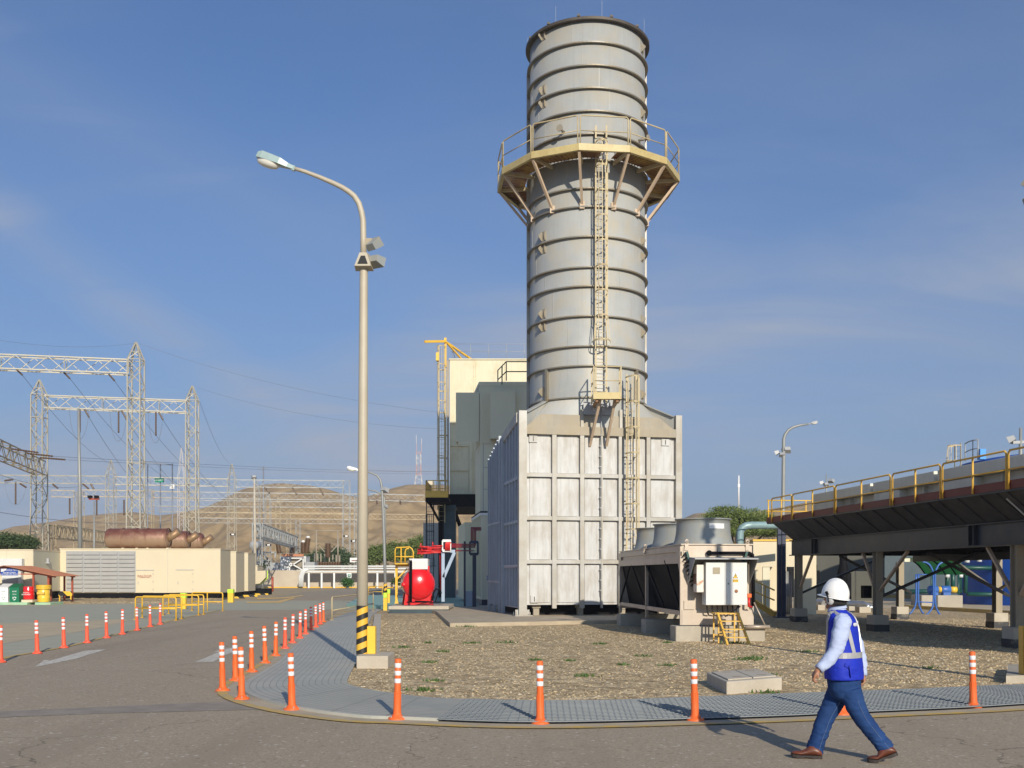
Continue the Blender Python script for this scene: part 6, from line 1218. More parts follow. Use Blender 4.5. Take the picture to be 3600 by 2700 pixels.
for k in (0, 1):
    e0, e1 = c4[0].lerp(c4[1], .06+.45*k), c4[0].lerp(c4[1], .49+.45*k); f0, f1 = c4[3].lerp(c4[2], .06+.45*k), c4[3].lerp(c4[2], .49+.45*k); ins_ = lambda a, b_, t: a.lerp(b_, t)
    b = MB(); b.prism([(q.x,q.y) for q in (ins_(e0,f0,.1), ins_(e1,f1,.1), ins_(e1,f1,.9), ins_(e0,f0,.9))], .20, .222); ld_ = b.build('lid', MT['conc2'], cv, bevel=.006)
    for t in (.25,.75): q = ins_(e0,f0,t).lerp(ins_(e1,f1,t), .5); b = MB(); b.box(q.x-.07,q.y-.015,.2225,q.x+.07,q.y+.015,.226); b.build('lifting_slot', mat('slot_rust', (.18,.12,.07), .9), ld_)
# ---------------------------------------------------------------- elevated deck at the right
B0 = Vector((10.86, 38.8, 0)); DD = Vector((.11, -.994, 0)); NN = Vector((.994, .11, 0))
def q3(s, off, z): v = B0+DD*s+NN*off; return Vector((v.x, v.y, z))
def sp(px, off):  # position along the deck seen at column px
    k = (px-1800)/F; b0 = B0+NN*off; return (b0.y*k-b0.x)/(.11+.994*k)
dkx = thing('elevated_deck', 'long dark steel elevated deck with yellow railing and red kick board at right', 'elevated deck', B0)
SE = 22.0; DM = MT['darks']
def qbox(nm, m, s0, s1, o0, o1, z0, z1, parent=None, bevel=0, label=None):
    b = MB(); b.hexa([q3(s0,o0,z0),q3(s0,o1,z0),q3(s1,o1,z0),q3(s1,o0,z0),q3(s0,o0,z1),q3(s0,o1,z1),q3(s1,o1,z1),q3(s1,o0,z1)]); return b.build(nm, m, parent or dkx, bevel=bevel, label=label)
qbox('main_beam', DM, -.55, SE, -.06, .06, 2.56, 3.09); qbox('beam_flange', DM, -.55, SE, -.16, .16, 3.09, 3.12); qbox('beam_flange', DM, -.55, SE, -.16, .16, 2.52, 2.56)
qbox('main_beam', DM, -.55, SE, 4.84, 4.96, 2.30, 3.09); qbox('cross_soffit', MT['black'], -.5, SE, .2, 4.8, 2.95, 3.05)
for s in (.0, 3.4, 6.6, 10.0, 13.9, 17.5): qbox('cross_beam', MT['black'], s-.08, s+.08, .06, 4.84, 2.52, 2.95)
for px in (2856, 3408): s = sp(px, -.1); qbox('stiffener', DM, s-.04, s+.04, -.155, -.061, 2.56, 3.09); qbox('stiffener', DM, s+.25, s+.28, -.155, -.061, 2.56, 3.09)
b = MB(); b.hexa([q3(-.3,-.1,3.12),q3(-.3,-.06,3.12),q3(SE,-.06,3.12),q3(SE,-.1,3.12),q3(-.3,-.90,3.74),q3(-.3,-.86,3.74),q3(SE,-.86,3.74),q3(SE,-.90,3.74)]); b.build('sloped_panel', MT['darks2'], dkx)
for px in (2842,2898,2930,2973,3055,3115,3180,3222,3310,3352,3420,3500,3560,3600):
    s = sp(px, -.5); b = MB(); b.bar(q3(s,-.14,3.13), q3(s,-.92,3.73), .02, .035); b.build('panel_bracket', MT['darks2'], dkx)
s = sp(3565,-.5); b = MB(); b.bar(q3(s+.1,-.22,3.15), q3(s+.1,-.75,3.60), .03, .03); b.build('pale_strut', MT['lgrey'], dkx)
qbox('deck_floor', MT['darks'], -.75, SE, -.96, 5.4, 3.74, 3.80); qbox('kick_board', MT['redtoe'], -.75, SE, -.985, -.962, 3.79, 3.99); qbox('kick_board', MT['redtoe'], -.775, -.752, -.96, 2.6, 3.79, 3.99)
posts = [(2714,2784),(2788,2934),(2939,3131),(3139,3307),(3315,3539),(3547,3800),(3810,4400)]
for (pa, pb) in posts:
    s0, s1 = sp(pa,-1.0), sp(pb,-1.0); b = MB(); z0 = 3.78; zt = 4.68; bb = lambda s, z: q3(s,-1.01,z)
    b.tube([bb(s0,z0), bb(s0,zt-.06), bb(s0+.06,zt), bb(s1-.06,zt), bb(s1,zt-.06), bb(s1,z0)], .026, 8); rl = b.build('railing', MT['amber'], dkx)
    b = MB(); b.tube([bb(s0,4.24), bb(s1,4.24)], .022, 6); b.build('mid_rail', MT['amber'], rl)
    if s1-s0 > 1.8: b = MB(); b.tube([bb((s0+s1)/2,z0), bb((s0+s1)/2,zt)], .026, 6); b.build('mid_post', MT['amber'], rl)
b = MB(); 
for o in (-.9, .6, 1.9): b.tube([q3(-.76,o,3.8), q3(-.76,o,4.66)], .026, 6)
for z in (4.24, 4.66): b.tube([q3(-.76,-.95,z), q3(-.76,2.0,z)], .024, 6)
b.build('railing', MT['yel'], dkx)
def pad(s, off, label=None):
    b = MB(); b.hexa([q3(s-.25,off-.25,.22),q3(s-.25,off+.25,.22),q3(s+.25,off+.25,.22),q3(s+.25,off-.25,.22),q3(s-.25,off-.25,.52),q3(s-.25,off+.25,.52),q3(s+.25,off+.25,.52),q3(s+.25,off-.25,.52)]); b.build('footing', MT['conc2'], dkx, bevel=.012)
    b = MB(); b.hexa([q3(s-.26,off-.26,-.05),q3(s-.26,off+.26,-.05),q3(s+.26,off+.26,-.05),q3(s+.26,off-.26,-.05),q3(s-.26,off-.26,.22),q3(s-.26,off+.26,.22),q3(s+.26,off+.26,.22),q3(s+.26,off-.26,.22)]); b.build('footing_band', MT['concd'], dkx)
def icol(s, off, z1=2.52):
    for o in (-.11, .11): pass
    b = MB(); 
    for ds in (-.12, .12): b.hexa([q3(s+ds-.01,off-.11,.52),q3(s+ds-.01,off+.11,.52),q3(s+ds+.01,off+.11,.52),q3(s+ds+.01,off-.11,.52),q3(s+ds-.01,off-.11,z1),q3(s+ds-.01,off+.11,z1),q3(s+ds+.01,off+.11,z1),q3(s+ds+.01,off-.11,z1)])
    b.hexa([q3(s-.11,off-.012,.52),q3(s-.11,off+.012,.52),q3(s+.11,off+.012,.52),q3(s+.11,off-.012,.52),q3(s-.11,off-.012,z1),q3(s-.11,off+.012,z1),q3(s+.11,off+.012,z1),q3(s+.11,off-.012,z1)])
    b.build('column', MT['tan'], dkx); pad(s, off)
for s in (0, 6.45, 13.8, 20.6): icol(s, 0)
for s in (-1.7, 5.0, 11.9, 18.5): icol(s, 4.9, 2.30)
for (sa, sb, o) in ((sp(2855,0),0.15,0),(sp(3034,0),6.3,0),(sp(3192,0),6.6,0),(sp(3472,0),13.65,0),(14.9,13.95,0),(1.8,5.0-.1,4.9),(8.3,5.1,4.9),(8.6,11.8,4.9)):
    b = MB(); b.bar(q3(sa,o,2.5), q3(sb,o,1.3), .09, .07); b.build('knee_brace', MT['brace'] if o == 0 else MT['tan'], dkx)
for s in (0, 6.45, 13.8): b = MB(); b.bar(q3(s,3.4,2.5), q3(s,.1,1.1), .10, .08); b.build('cross_brace', MT['darks'], dkx); b = MB(); b.bar(q3(s+.3,1.5,2.5), q3(s+.3-.9,4.8,1.1), .10, .08); b.build('cross_brace', MT['darks'], dkx)
b = MB(); b.hexa([q3(6.0,-.35,1.05),q3(6.0,-.1,1.05),q3(6.25,-.1,1.05),q3(6.25,-.35,1.05),q3(6.0,-.35,1.45),q3(6.0,-.1,1.45),q3(6.25,-.1,1.45),q3(6.25,-.35,1.45)]); b.build('junction_box', MT['black'], dkx)
for i, (s0, s1, lab) in enumerate(((.6,5.4,'farthest'),(5.6,9.4,'second farthest'),(9.6,13.7,'third, in front of the blue tank'),(13.9,18.5,'nearest'))):
    t = thing('fan_casing', 'grey flat-sided fan casing on the elevated deck, %s from the camera' % lab if i != 2 else 'grey flat-sided fan casing on the elevated deck, just in front of the blue tank', 'fan casing', q3(s0,.3,3.8), 0, 'fan casings on the deck')
    if i == 0: t['label'] = 'grey flat-sided fan casing at the far left end of the elevated deck'
    if i == 1: t['label'] = 'grey fan casing on the deck, second from its far left end'
    if i == 3: t['label'] = 'grey fan casing on the deck cut off by the right edge of the photo'
    qbox('upper_band', MT['deckgrey'], s0, s1, .25, 4.6, 4.44, 4.78, t, bevel=.01); qbox('lower_band', MT['deckgrey'], s0+.02, s0+(s1-s0)*.45, .28, 4.5, 4.18, 4.42, t); qbox('casing_wall', MT['deckgrey'], s0+.25, s1-.2, .55, 4.3, 3.81, 4.44, t)
    for k in range(3): s = s0+.5+1.2*k; qbox('wall_rib', MT['deckgrey'], s, s+.03, .40, .549, 3.81, 4.42, t)
    b = MB(); pp = q3(s0+1.7,.9,4.78); b.box(pp.x-.2,pp.y-.12,4.78,pp.x+.2,pp.y+.12,4.84); b.build('lifting_plate', MT['white'], t)
pb_ = thing('blue_support_posts', 'pair of dark navy posts carrying the pale teal pipe', 'pipe support', (XP(2748,42.5),42.5,0))
for (a, c) in ((2735,2747),(2750,2763)): b = MB(); b.box(XP(a,42.5),42.5,-.02,XP(c,42.5),42.7,3.75); b.build('post', MT['darkblue'], pb_)
b = MB(); b.box(XP(2733,42.5)-.05,42.4,3.75,XP(2765,42.5)+.05,42.8,3.9); b.box(XP(2725,42.5),42.3,-.02,XP(2772,42.5),42.95,.06); b.build('plates', MT['darkblue'], pb_)
b = MB(); b.tube([P(2601,2100,42), P(2601,1885,42), P(2603,1868,42), P(2610,1856,42), P(2622,1849,42), P(2638,1847,42), P(2745,1847,42.6), P(2860,1847,43)], .155, 16); b.tube([P(2692,1847,42.3),P(2696,1847,42.3)], .165, 16); tag(b.build('teal_pipe', MT['tealpipe']), 'pale teal bent pipe rising behind the cooler and running to the deck', 'pipe')
wsd = thing('pump_shed', 'cream shed with a yellow roof trim and open doorway behind the navy posts', 'shed', (XP(2750,46),47,0)); Y2 = 46.0
for (a, c, z0, z1) in ((2648,2680,0,3.3),(2680,2792,2.15,3.3),(2792,2870,0,3.3)): b = MB(); b.box(XP(a,Y2),Y2,z0,XP(c,Y2),Y2+.08,z1); b.build('front_wall', MT['cream'], wsd)
b = MB(); b.box(XP(2648,Y2),Y2+.08,0,XP(2648,Y2)+.06,Y2+5,3.3); b.box(XP(2648,Y2),Y2+5,0,XP(2870,Y2),Y2+5.06,3.3); b.build('wall', MT['cream'], wsd); b = MB(); b.box(XP(2646,Y2),Y2-.05,3.3,XP(2872,Y2),Y2+5.1,3.38); b.build('roof', MT['yel'], wsd)
b = MB(); b.box(XP(2681,Y2),Y2-.04,.05,XP(2706,Y2),Y2-.005,2.13); d_ = b.build('door', MT['creamg'], wsd); b = MB(); b.box(XP(2702,Y2),Y2-.09,1.05,XP(2705,Y2),Y2-.041,1.1); b.build('handle', MT['greyp'], d_)
for k in range(5): b = MB(); x = XP(2768+6*k,Y2); b.tube([(x,Y2+.5,0),(x,Y2+.5,1.95)], .035, 6); b.build('inner_pipe', MT['greyp'], wsd)
b = MB(); b.bar(P(2655,2118,44.5), P(2725,2162,43.0), .08, .25); b.bar(P(2655,2080,44.5), P(2722,2110,43.0), .05); b.bar(P(2655,2042,44.5), P(2722,2075,43.0), .05); b.bar(P(2690,2062,43.7), P(2690,2140,43.7), .05); tag(b.build('ramp_stair', MT['amber']), 'short brown stair with handrail beside the cream shed', 'stairs')
# service road and things seen under the deck
b = MB(); b.sheet([G(x, y, .016) for x, y in [(2600,2122),(2800,2128),(3100,2137),(3350,2148),(3700,2168),(4200,2200),(4200,2146),(3700,2125),(3400,2112),(3180,2104),(2800,2096),(2600,2092)]]); structure('service_road', b, MT['tanc'])
b = MB(); b.sheet([G(x, y, .020) for x, y in [(3150,2127),(3700,2151),(3700,2153),(3150,2129)]]); structure('road_edge_line', b, MT['mark'])
k2 = [G(x, y) for x, y in [(2600,2091),(2800,2095),(3180,2103),(3400,2111),(3700,2124),(4000,2138)]]
def kerbm(pts, w, h, m, lab):
    b = MB()
    for i in range(len(pts)-1): b.bar(pts[i]+Vector((0,0,h/2-.02)), pts[i+1]+Vector((0,0,h/2-.02)), w, h)
    return tag(b.build('kerb', m), lab, 'kerb')
kerbm(k2, .5, .28, MT['kerb'], 'far yellow kerb of the service road seen under the deck'); kerbm([p+Vector((.4,1.2,0)) for p in k2], .8, .36, MT['conc2'], 'pale concrete edge behind the far yellow kerb')
kerbm([G(x, y) for x, y in [(3170,2138),(3350,2149),(3700,2169)]], .25, .2, MT['kerb'], 'near kerb of the service road in front of the blue frames')
b = MB(); b.box(XP(2815,80),80,0,XP(3110,80),86,3.9); tag(b.build('grey_building', MT['shadewall']), 'long grey-cream building in the shade beyond the deck', 'building')
b = MB(); b.box(XP(2986,70),70,0,XP(3098,70),70.4,ZP(2008,70)); tag(b.build('concrete_wall', MT['shadewall']), 'grey concrete wall seen between the deck columns', 'wall')
b = MB(); b.box(XP(3100,92),92,0,XP(3400,92),93,4.8); tag(b.build('grey_wall', MT['darkteal']), 'grey wall behind the green canopy, shade put into its dark colour', 'wall')  # a grey wall in shade; the shade is painted by the dark material
b = MB(); b.lathe([(0,0),(.38,.0),(.38,1.0),(.25,1.6),(.22,2.9),(0,2.9)], (XP(2965,66),66,.9), 16); b.box(XP(2970,66),65.6,.2,XP(2986,66),66.4,1.9); tag(b.build('dark_vessel', MT['black']), 'black vessel hanging under the deck above the man', 'vessel')
b = MB(); b.tube([P(2869,1985,60), P(2869,2108,60)], .06, 6); b.box(XP(2862,60),59.9,ZP(2040,60),XP(2880,60),60.1,ZP(2005,60)); tag(b.build('sign_post', MT['black']), 'thin black post with a small plate left of the man', 'post')
b = MB(); b.tube([P(2810,2118,52), P(2885,2117,52), P(2900,2122,51.5)], .17, 14); b.tube([P(2955,2123,51), P(3035,2127,50.5), P(3050,2133,50.2), P(3052,2145,50.2)], .19, 14); b.tube([P(2955,2138,50.8), P(3030,2141,50.3), P(3075,2134,50)], .12, 12); tag(b.build('lagged_pipes', MT['silver']), 'silver lagged pipes lying low on blocks behind the man', 'pipes')
for (x0, x1, y0, l) in ((2876,2900,2146,'left'),(2985,3005,2152,'middle'),(3022,3062,2155,'right')): g = G(x0, y0); b = MB(); b.box(g.x,g.y,0,XP(x1,g.y),g.y+.6,.28); tag(b.build('pipe_sleeper', MT['conc2']), '%s concrete sleeper under the silver pipes' % l, 'concrete block')
cn = thing('green_canopy', 'arched green sheet canopy over the pumps, seen under the deck', 'canopy', (XP(3310,58),58,0)); b = MB(); x0, x1 = XP(3240,58), XP(3372,58); n = 12; vs = []
for i in range(n+1):
    t = i/n; x = x0+.9+(x1-x0-.9)*t; z = 2.75-.95*t**2.2
    for Y in (57.0, 60.5): vs.append((x-(0 if Y < 58 else .9), Y, z))
b.add(vs, [(2*i,2*i+1,2*i+3,2*i+2) for i in range(n)]); o = b.build('roof_sheet', MT['greenroof'], cn); o.modifiers.new('t', 'SOLIDIFY').thickness = .03
for k in range(5): b = MB(); Y = 57+.87*k; b.tube([(x0+.9+(x1-x0-.9)*t/8-.257*(Y-57), Y, 2.71-.95*(t/8)**2.2) for t in range(9)], .04, 6); b.build('rib', MT['black'], cn)
for (px, Y) in ((3275,57.2),(3370,57.2)): b = MB(); b.tube([(XP(px,Y),Y,0),(XP(px,Y),Y,2.2 if px < 3300 else 1.8)], .05, 6); b.build('post', MT['greenpipe'], cn)
b = MB(); b.box(XP(3180,60),60,2.55,XP(3238,60),60.1,2.75); tag(b.build('pale_beam', MT['creamg']), 'pale strip beam left of the green canopy', 'beam')
for i, (px, lab) in enumerate(((3262,'left blue pump with yellow coupling under the green canopy'),(3306,'right blue pump with yellow coupling under the green canopy'))):
    Y = 56.5; t = thing('pump', lab, 'pump', (XP(px+15,Y),Y,.45), 0, 'blue pumps'); x = XP(px,Y); z = ZP(2073,Y)
    b = MB(); b.lathe([(0,0),(.18,.02),(.22,.1),(.22,.5),(.16,.55),(0,.55)], (x,Y,z), 18, axis='X'); b.box(x+.1,Y-.18,z-.42,x+.5,Y+.18,z-.15); b.build('casing', MT['bluerail'], t); b = MB(); b.lathe([(0,.56),(.17,.56),(.17,.88),(0,.88)], (x,Y,z), 18, axis='X'); b.build('coupling_guard', MT['yel2'], t)
b = MB(); b.box(XP(3240,56),56,-.02,XP(3385,56),57.5,ZP(2093,56)); tag(b.build('pump_plinth', MT['conc'], bevel=.02), 'low pale plinth under the blue pumps', 'plinth')
gp_ = thing('green_pipework', 'dark green pipes and valves standing before the blue tank', 'pipework', (XP(3390,60),60,0))
for pts in ([(3374,1960),(3374,2080)], [(3394,2085),(3396,2000),(3390,1992),(3370,1990)], [(3330,2000),(3330,2085)], [(3350,2000),(3350,2085)], [(3180,2080),(3380,2078)], [(3400,2088),(3600,2092)], [(3340,1995),(3560,1998)]): b = MB(); b.tube([P(x,y,59.5) for x, y in pts], .13, 8); b.build('pipe', MT['greenpipe'], gp_)
for (px, py) in ((3330,2030),(3377,2030),(3400,1978),(3443,1975)): b = MB(); b.lathe([(0,0),(.14,0),(.14,.2),(0,.2)], P(px,py,59.2), 12); b.build('valve', MT['lgrey'], gp_)
b = MB(); 
for (xa_, xt, xf, yf) in ((3220,None,3197,2158),(3229,None,3247,2157),(3281,3243,3254,2163),(3288,3323,3305,2160)):
    pts = [P(xf,yf,46), P(xf+(xa_-xf)*.45,yf-10,46), P(xa_,yf-42,46), P(xa_,2020,46)]
    if xt: pts += [P(xa_+(xt-xa_)*.04,2008,46), P(xa_+(xt-xa_)*.3,1988,46), P(xa_+(xt-xa_)*.65,1978,46), P(xt,1975,46)]
    b.tube(smooth_line(pts, 4), .042, 8)
b.tube([P(3222,2020,46), P(3284,2020,46)], .03, 6); b.tube([P(3222,2116,46), P(3284,2118,46)], .03, 6); tag(b.build('tube_stand', MT['bluerail']), 'bright blue curved tube stand on the gravel under the deck', 'stand')
bt = thing('blue_tank', 'big blue storage tank with domed roof behind the elevated deck', 'tank', (33.2,62,0)); b = MB(); zt = 8.48; b.lathe([(5.7,0),(5.7,zt),(5.6,zt+.1),(4.6,zt+.30),(3.2,zt+.5),(1.5,zt+.62),(0,zt+.66)], (33.2,62,0), 72); b.build('shell', MT['bluetank'], bt)
b = MB(); b.lathe([(5.705,zt-.06),(5.77,zt-.06),(5.77,zt+.02),(5.6,zt+.02)], (33.2,62,0), 72); b.build('rim', MT['bluetank'], bt); b = MB(); c = P(3457,1590,60); b.box(c.x-.18,60,c.z-.4,c.x+.16,60.4,c.z+.2); b.build('roof_box', mat('light_blue', (.05,.30,.75), .5), bt)
caged_ladder(bt, (XP(3372,60),60.2,0), (-1,-.25,0), (.3,-1,0), 2.0, ZP(1558,60), ZP(1620,60), .9, .5, .36)
b = MB(); za = ZP(1600,59); pts = [P(3393,1560,58.8), P(3405,1553,58.2), P(3420,1548,57.6), P(3438,1545,57.2)]
b.tube(pts, .035, 6); b.tube([p-Vector((0,0,.5)) for p in pts], .03, 6)
for p in (pts[0], pts[2], pts[3]): b.tube([p, p-Vector((0,0,1.0))], .03, 6)
b.build('roof_railing', MT['greyp'], bt)
b = MB(); b.tube([P(2597,1785,300), P(2597,1672,300)], .25, 6); b.box(XP(2593,300),299.7,ZP(1712,300),XP(2601,300),300.3,ZP(1702,300)); tag(b.build('antenna_mast', MT['white']), 'thin white antenna mast in the sky right of the chimney housing', 'mast')
copy_tree(lm, Vector((8.60, 16.75, .24)), R(80), 'tall cream street lamp just outside the right edge, shadowing the gravel')
b = MB(); b.box(8.455,16.95,.14,8.65,17.1,.95); tag(b.build('guard_box', MT['amber'], bevel=.008), 'brown-yellow guard box at the right edge of the photo above the low slab', 'guard box')
b = MB(); b.hexa([G(3537,2406),G(3760,2398),G(3760,2360),G(3545,2362),G(3537,2406)+Vector((0,0,.14)),G(3760,2398)+Vector((0,0,.14)),G(3760,2360)+Vector((0,0,.14)),G(3545,2362)+Vector((0,0,.14))]); tag(b.build('corner_block', MT['conc']), 'low concrete slab at the right edge beside the grating', 'concrete slab')
# ---------------------------------------------------------------- trees
leafm = [mat('leaf_olive', (.13,.175,.04), .7, 0, .35, 1.2), mat('leaf_dark', (.05,.085,.025), .7, 0, .3, 1.2), mat('bush_green', (.04,.12,.02), .6, 0, .3, 2)]
def tree(label, name, base, blobs, n, leaf, m, trunk=True, cat='tree'):
    t = thing(name, label, cat, base, 0, None); b = MB(); base = Vector(base)
    cl = []
    for (c, r) in blobs:
        for k in range(int(n/len(blobs))):
            d = Vector((rnd.gauss(0,1), rnd.gauss(0,1), rnd.gauss(0,1))).normalized(); rr = rnd.random()**.45; cl.append(Vector((c[0]+d.x*r[0]*rr, c[1]+d.y*r[1]*rr, c[2]+d.z*r[2]*rr*(1 if d.z > 0 else .6))))
    for c in cl:
        s = leaf*(2.4+2.5*rnd.random())
        for k in range(26):
            d = Vector((rnd.gauss(0,1), rnd.gauss(0,1), rnd.gauss(0,.55)))*s*.55; p = c+d; a = Vector((rnd.gauss(0,1), rnd.gauss(0,1), rnd.gauss(0,.6))).normalized()*leaf*(.6+.7*rnd.random()); e = a.cross(Vector((rnd.gauss(0,1), rnd.gauss(0,1), rnd.gauss(0,1)))).normalized()*leaf*.35
            b.add([p-a, p+e, p+a, p-e], [(0,1,2,3)])
    b.build('crown', m, t)
    if trunk:
        b = MB(); top = Vector((blobs[0][0][0], blobs[0][0][1], blobs[0][0][2])); b.tube([base, base.lerp(top, .5)+Vector((.3,0,0)), base.lerp(top,.8)], [.35,.25,.15], 8)
        for (c, r) in blobs: b.tube([base.lerp(top,.45)+Vector((.3,0,0)), Vector(c)], [.18,.05], 6)
        b.build('trunk', mat('bark_'+name, (.12,.09,.06), .9), t)
    return t
def bl(px, py, Y, rx, rz, ry=None): p = P(px, py, Y); return ((p.x, p.y, p.z), (rx*Y/F, (ry or rx)*Y/F*.8, rz*Y/F))
tree('broad feathery green tree behind the fan cooler and teal pipe', 'green_tree', (XP(2585,85),85,0), [bl(2560,1815,85,85,38),bl(2640,1830,86,85,40),bl(2500,1850,84,55,35),bl(2590,1865,84,120,40),bl(2700,1865,86,70,35)], 1500, .095, leafm[0])
tree('dark bushy tree at the left edge behind the container', 'dark_tree', (XP(40,100),100,0), [bl(20,1905,100,60,32),bl(80,1915,101,50,32),bl(-40,1915,100,50,35)], 600, .13, leafm[1])
tree('dark green tree beyond the wall, left of the yellow platform', 'dark_tree', (XP(1400,150),150,0), [bl(1340,1950,150,42,40),bl(1400,1945,151,50,45),bl(1300,1965,150,30,30)], 600, .19, leafm[0])
tree('olive tree beyond the wall behind the red pipework', 'dark_tree', (XP(1490,155),155,0), [bl(1470,1915,155,38,28),bl(1520,1905,156,35,30),bl(1450,1950,155,45,30),bl(1530,1950,156,40,35)], 560, .19, leafm[0])
tree('low dark shrubs behind the transformer and switchgear', 'dark_shrub', (XP(1150,175),175,0), [bl(1110,1965,175,45,26),bl(1170,1955,176,50,30),bl(1210,1965,175,30,24),bl(1060,1975,175,30,20)], 260, .28, leafm[1], cat='shrub')
tree('rounded green bush at the wall under the small exit sign', 'green_bush', (XP(1218,134),134,0), [bl(1218,2045,134,14,13),bl(1222,2052,134,14,10)], 60, .14, leafm[2], False, 'bush')
tree('dark bush at the wall behind the yellow platform', 'green_bush', (XP(1405,134),134,0), [bl(1395,2045,134,14,13),bl(1418,2048,134,14,12)], 60, .14, leafm[1], False, 'bush')
tree('shrub line on the ground behind the right end of the row of containers', 'dark_shrub', (XP(850,170),170,0), [bl(740,1955,170,45,18),bl(820,1965,171,60,20),bl(900,1985,170,40,20)], 160, .26, leafm[1], False, 'shrub')
# ---------------------------------------------------------------- walking man
def fuse(name, mb, m, parent, voxel=.010, sm=5, disp=None, label=None):
    me = bpy.data.meshes.new('tmp'); me.from_pydata(mb.v, [], mb.f); me.update(); o = bpy.data.objects.new('tmp', me); C.objects.link(o)
    r = o.modifiers.new('r', 'REMESH'); r.mode = 'VOXEL'; r.voxel_size = voxel; s_ = o.modifiers.new('s', 'SMOOTH'); s_.iterations = sm; s_.factor = .5
    bpy.context.view_layer.update(); me2 = bpy.data.meshes.new_from_object(o.evaluated_get(bpy.context.evaluated_depsgraph_get())); bpy.data.objects.remove(o)
    if disp:
        ns_ = [v.normal.copy() for v in me2.vertices]
        for v, n_ in zip(me2.vertices, ns_): v.co += n_*disp(v.co)
    me2.transform(rootmat(parent).inverted() if parent else Matrix.Identity(4)); me2.materials.clear(); me2.materials.append(m)
    me2.polygons.foreach_set('use_smooth', [True]*len(me2.polygons)); me2.update(); me2.name = name
    n = bpy.data.objects.new(name, me2); C.objects.link(n); n.parent = parent; return n
FW = Vector((-.788,.616,0)); LF = Vector((-.616,-.788,0))
man = thing('person', 'man in white hard hat, blue vest and jeans walking left across the road', 'person', (P(2967,2400,9.95).x, 9.95, .004))
def ellr(b, rings, n=24, close=True):  # rings: (centre, half depth, half width, lean)
    vs = []
    for (c, d_, w_) in rings:
        for k in range(n): a = 2*PI*k/n; vs.append(c+FW*d_*math.cos(a)+LF*w_*math.sin(a))
    m_ = len(rings); fs_ = [(i*n+k, i*n+(k+1)%n, (i+1)*n+(k+1)%n, (i+1)*n+k) for i in range(m_-1) for k in range(n)]
    if close: fs_ += [tuple(range(n))[::-1], tuple((m_-1)*n+k for k in range(n))]
    b.add(vs, fs_); return b
def limb(b, pts, n=14):  # pts: (Vector, radius) with rounded ends
    P0 = [Vector(p) for p, r in pts]; Rr = [r for p, r in pts]; d0 = (P0[0]-P0[1]).normalized(); d1 = (P0[-1]-P0[-2]).normalized()
    pp = [P0[0]+d0*Rr[0]*.95, P0[0]+d0*Rr[0]*.6]+P0+[P0[-1]+d1*Rr[-1]*.6, P0[-1]+d1*Rr[-1]*.95]; rr = [Rr[0]*.25, Rr[0]*.8]+Rr+[Rr[-1]*.8, Rr[-1]*.25]
    b.tube(pp, rr, n); return b
TC = [(2386,2968,.165,.225),(2360,2967,.168,.230),(2330,2966,.163,.225),(2290,2966,.145,.198),(2240,2965,.130,.190),(2205,2963,.122,.190),(2180,2959,.110,.186),(2162,2954,.092,.158),(2148,2948,.072,.108),(2138,2943,.062,.080)]
def tc(i, g=0): y, x, d_, w_ = TC[i]; return (P(x, y, 9.95), d_+g, w_+g)
def tsec(y, g=0):
    for i in range(len(TC)-1):
        if TC[i][0] >= y >= TC[i+1][0]:
            t = (TC[i][0]-y)/(TC[i][0]-TC[i+1][0]); l_ = lambda k: TC[i][k]+(TC[i+1][k]-TC[i][k])*t; return (P(l_(1), y, 9.95), l_(2)+g, l_(3)+g)
armL = [(P(2962,2188,9.765), .084), (P(2953,2232,9.735), .080), (P(2937,2285,9.72), .068), (P(2912,2322,9.70), .062), (P(2886,2346,9.69), .047)]
armR = [(P(2976,2180,10.13), .078), (P(2998,2235,10.17), .075), (P(3018,2290,10.20), .064), (P(3028,2335,10.19), .055), (P(3031,2366,10.17), .044)]
legN = [(P(2988,2425,9.87), .112), (P(3003,2470,9.86), .100), (P(3027,2518,9.85), .086), (P(3060,2562,9.83), .079), (P(3092,2602,9.81), .077), (P(3107,2621,9.80), .080), (P(3117,2634,9.80), .083)]
legF = [(P(2952,2422,10.04), .112), (P(2930,2470,10.05), .100), (P(2904,2520,10.05), .088), (P(2884,2574,10.05), .080), (P(2869,2618,10.05), .080), (P(2865,2634,10.05), .082), (P(2863,2648,10.05), .084)]
thin = lambda L_, k: [(p, r*k) for p, r in L_]
# skin body
bd = MB(); hc = P(2937, 2100, 9.93); HD = Vector((-.66,.75,0)); HL = Vector((-.75,-.66,0))
ellr(bd, [(tc(0)[0]-Vector((0,0,.08)), .10,.14)]+[(tc(i)[0], tc(i)[1]*.62, tc(i)[2]*.72) for i in (0,2,4,6,7)]+[(P(2945,2146,9.95),.06,.065)])
limb(bd, [(P(2943,2160,9.95), .060), (P(2938,2128,9.94), .058), (P(2937,2110,9.93), .062)])
hv = MB(); vs = []; nu, nv = 20, 14
for i in range(nv+1):
    ph = PI*i/nv
    for k in range(nu):
        a = 2*PI*k/nu; d_ = HD*math.cos(a)*.098*math.sin(ph)+HL*math.sin(a)*.076*math.sin(ph)+Vector((0,0,.118*math.cos(ph)))
        if ph > PI*.55: d_ += HD*.02*math.sin(ph)
        vs.append(hc+Vector((0,0,.015))+d_)
bd.add(vs, [(i*nu+k, i*nu+(k+1)%nu, (i+1)*nu+(k+1)%nu, (i+1)*nu+k) for i in range(nv) for k in range(nu)])
limb(bd, [(hc+HD*.092+Vector((0,0,.01)), .014), (hc+HD*.108-Vector((0,0,.022)), .017)])                 # nose
limb(bd, [(hc+HD*.062-Vector((0,0,.085)), .034), (hc+HD*.078-Vector((0,0,.090)), .026)])                # chin
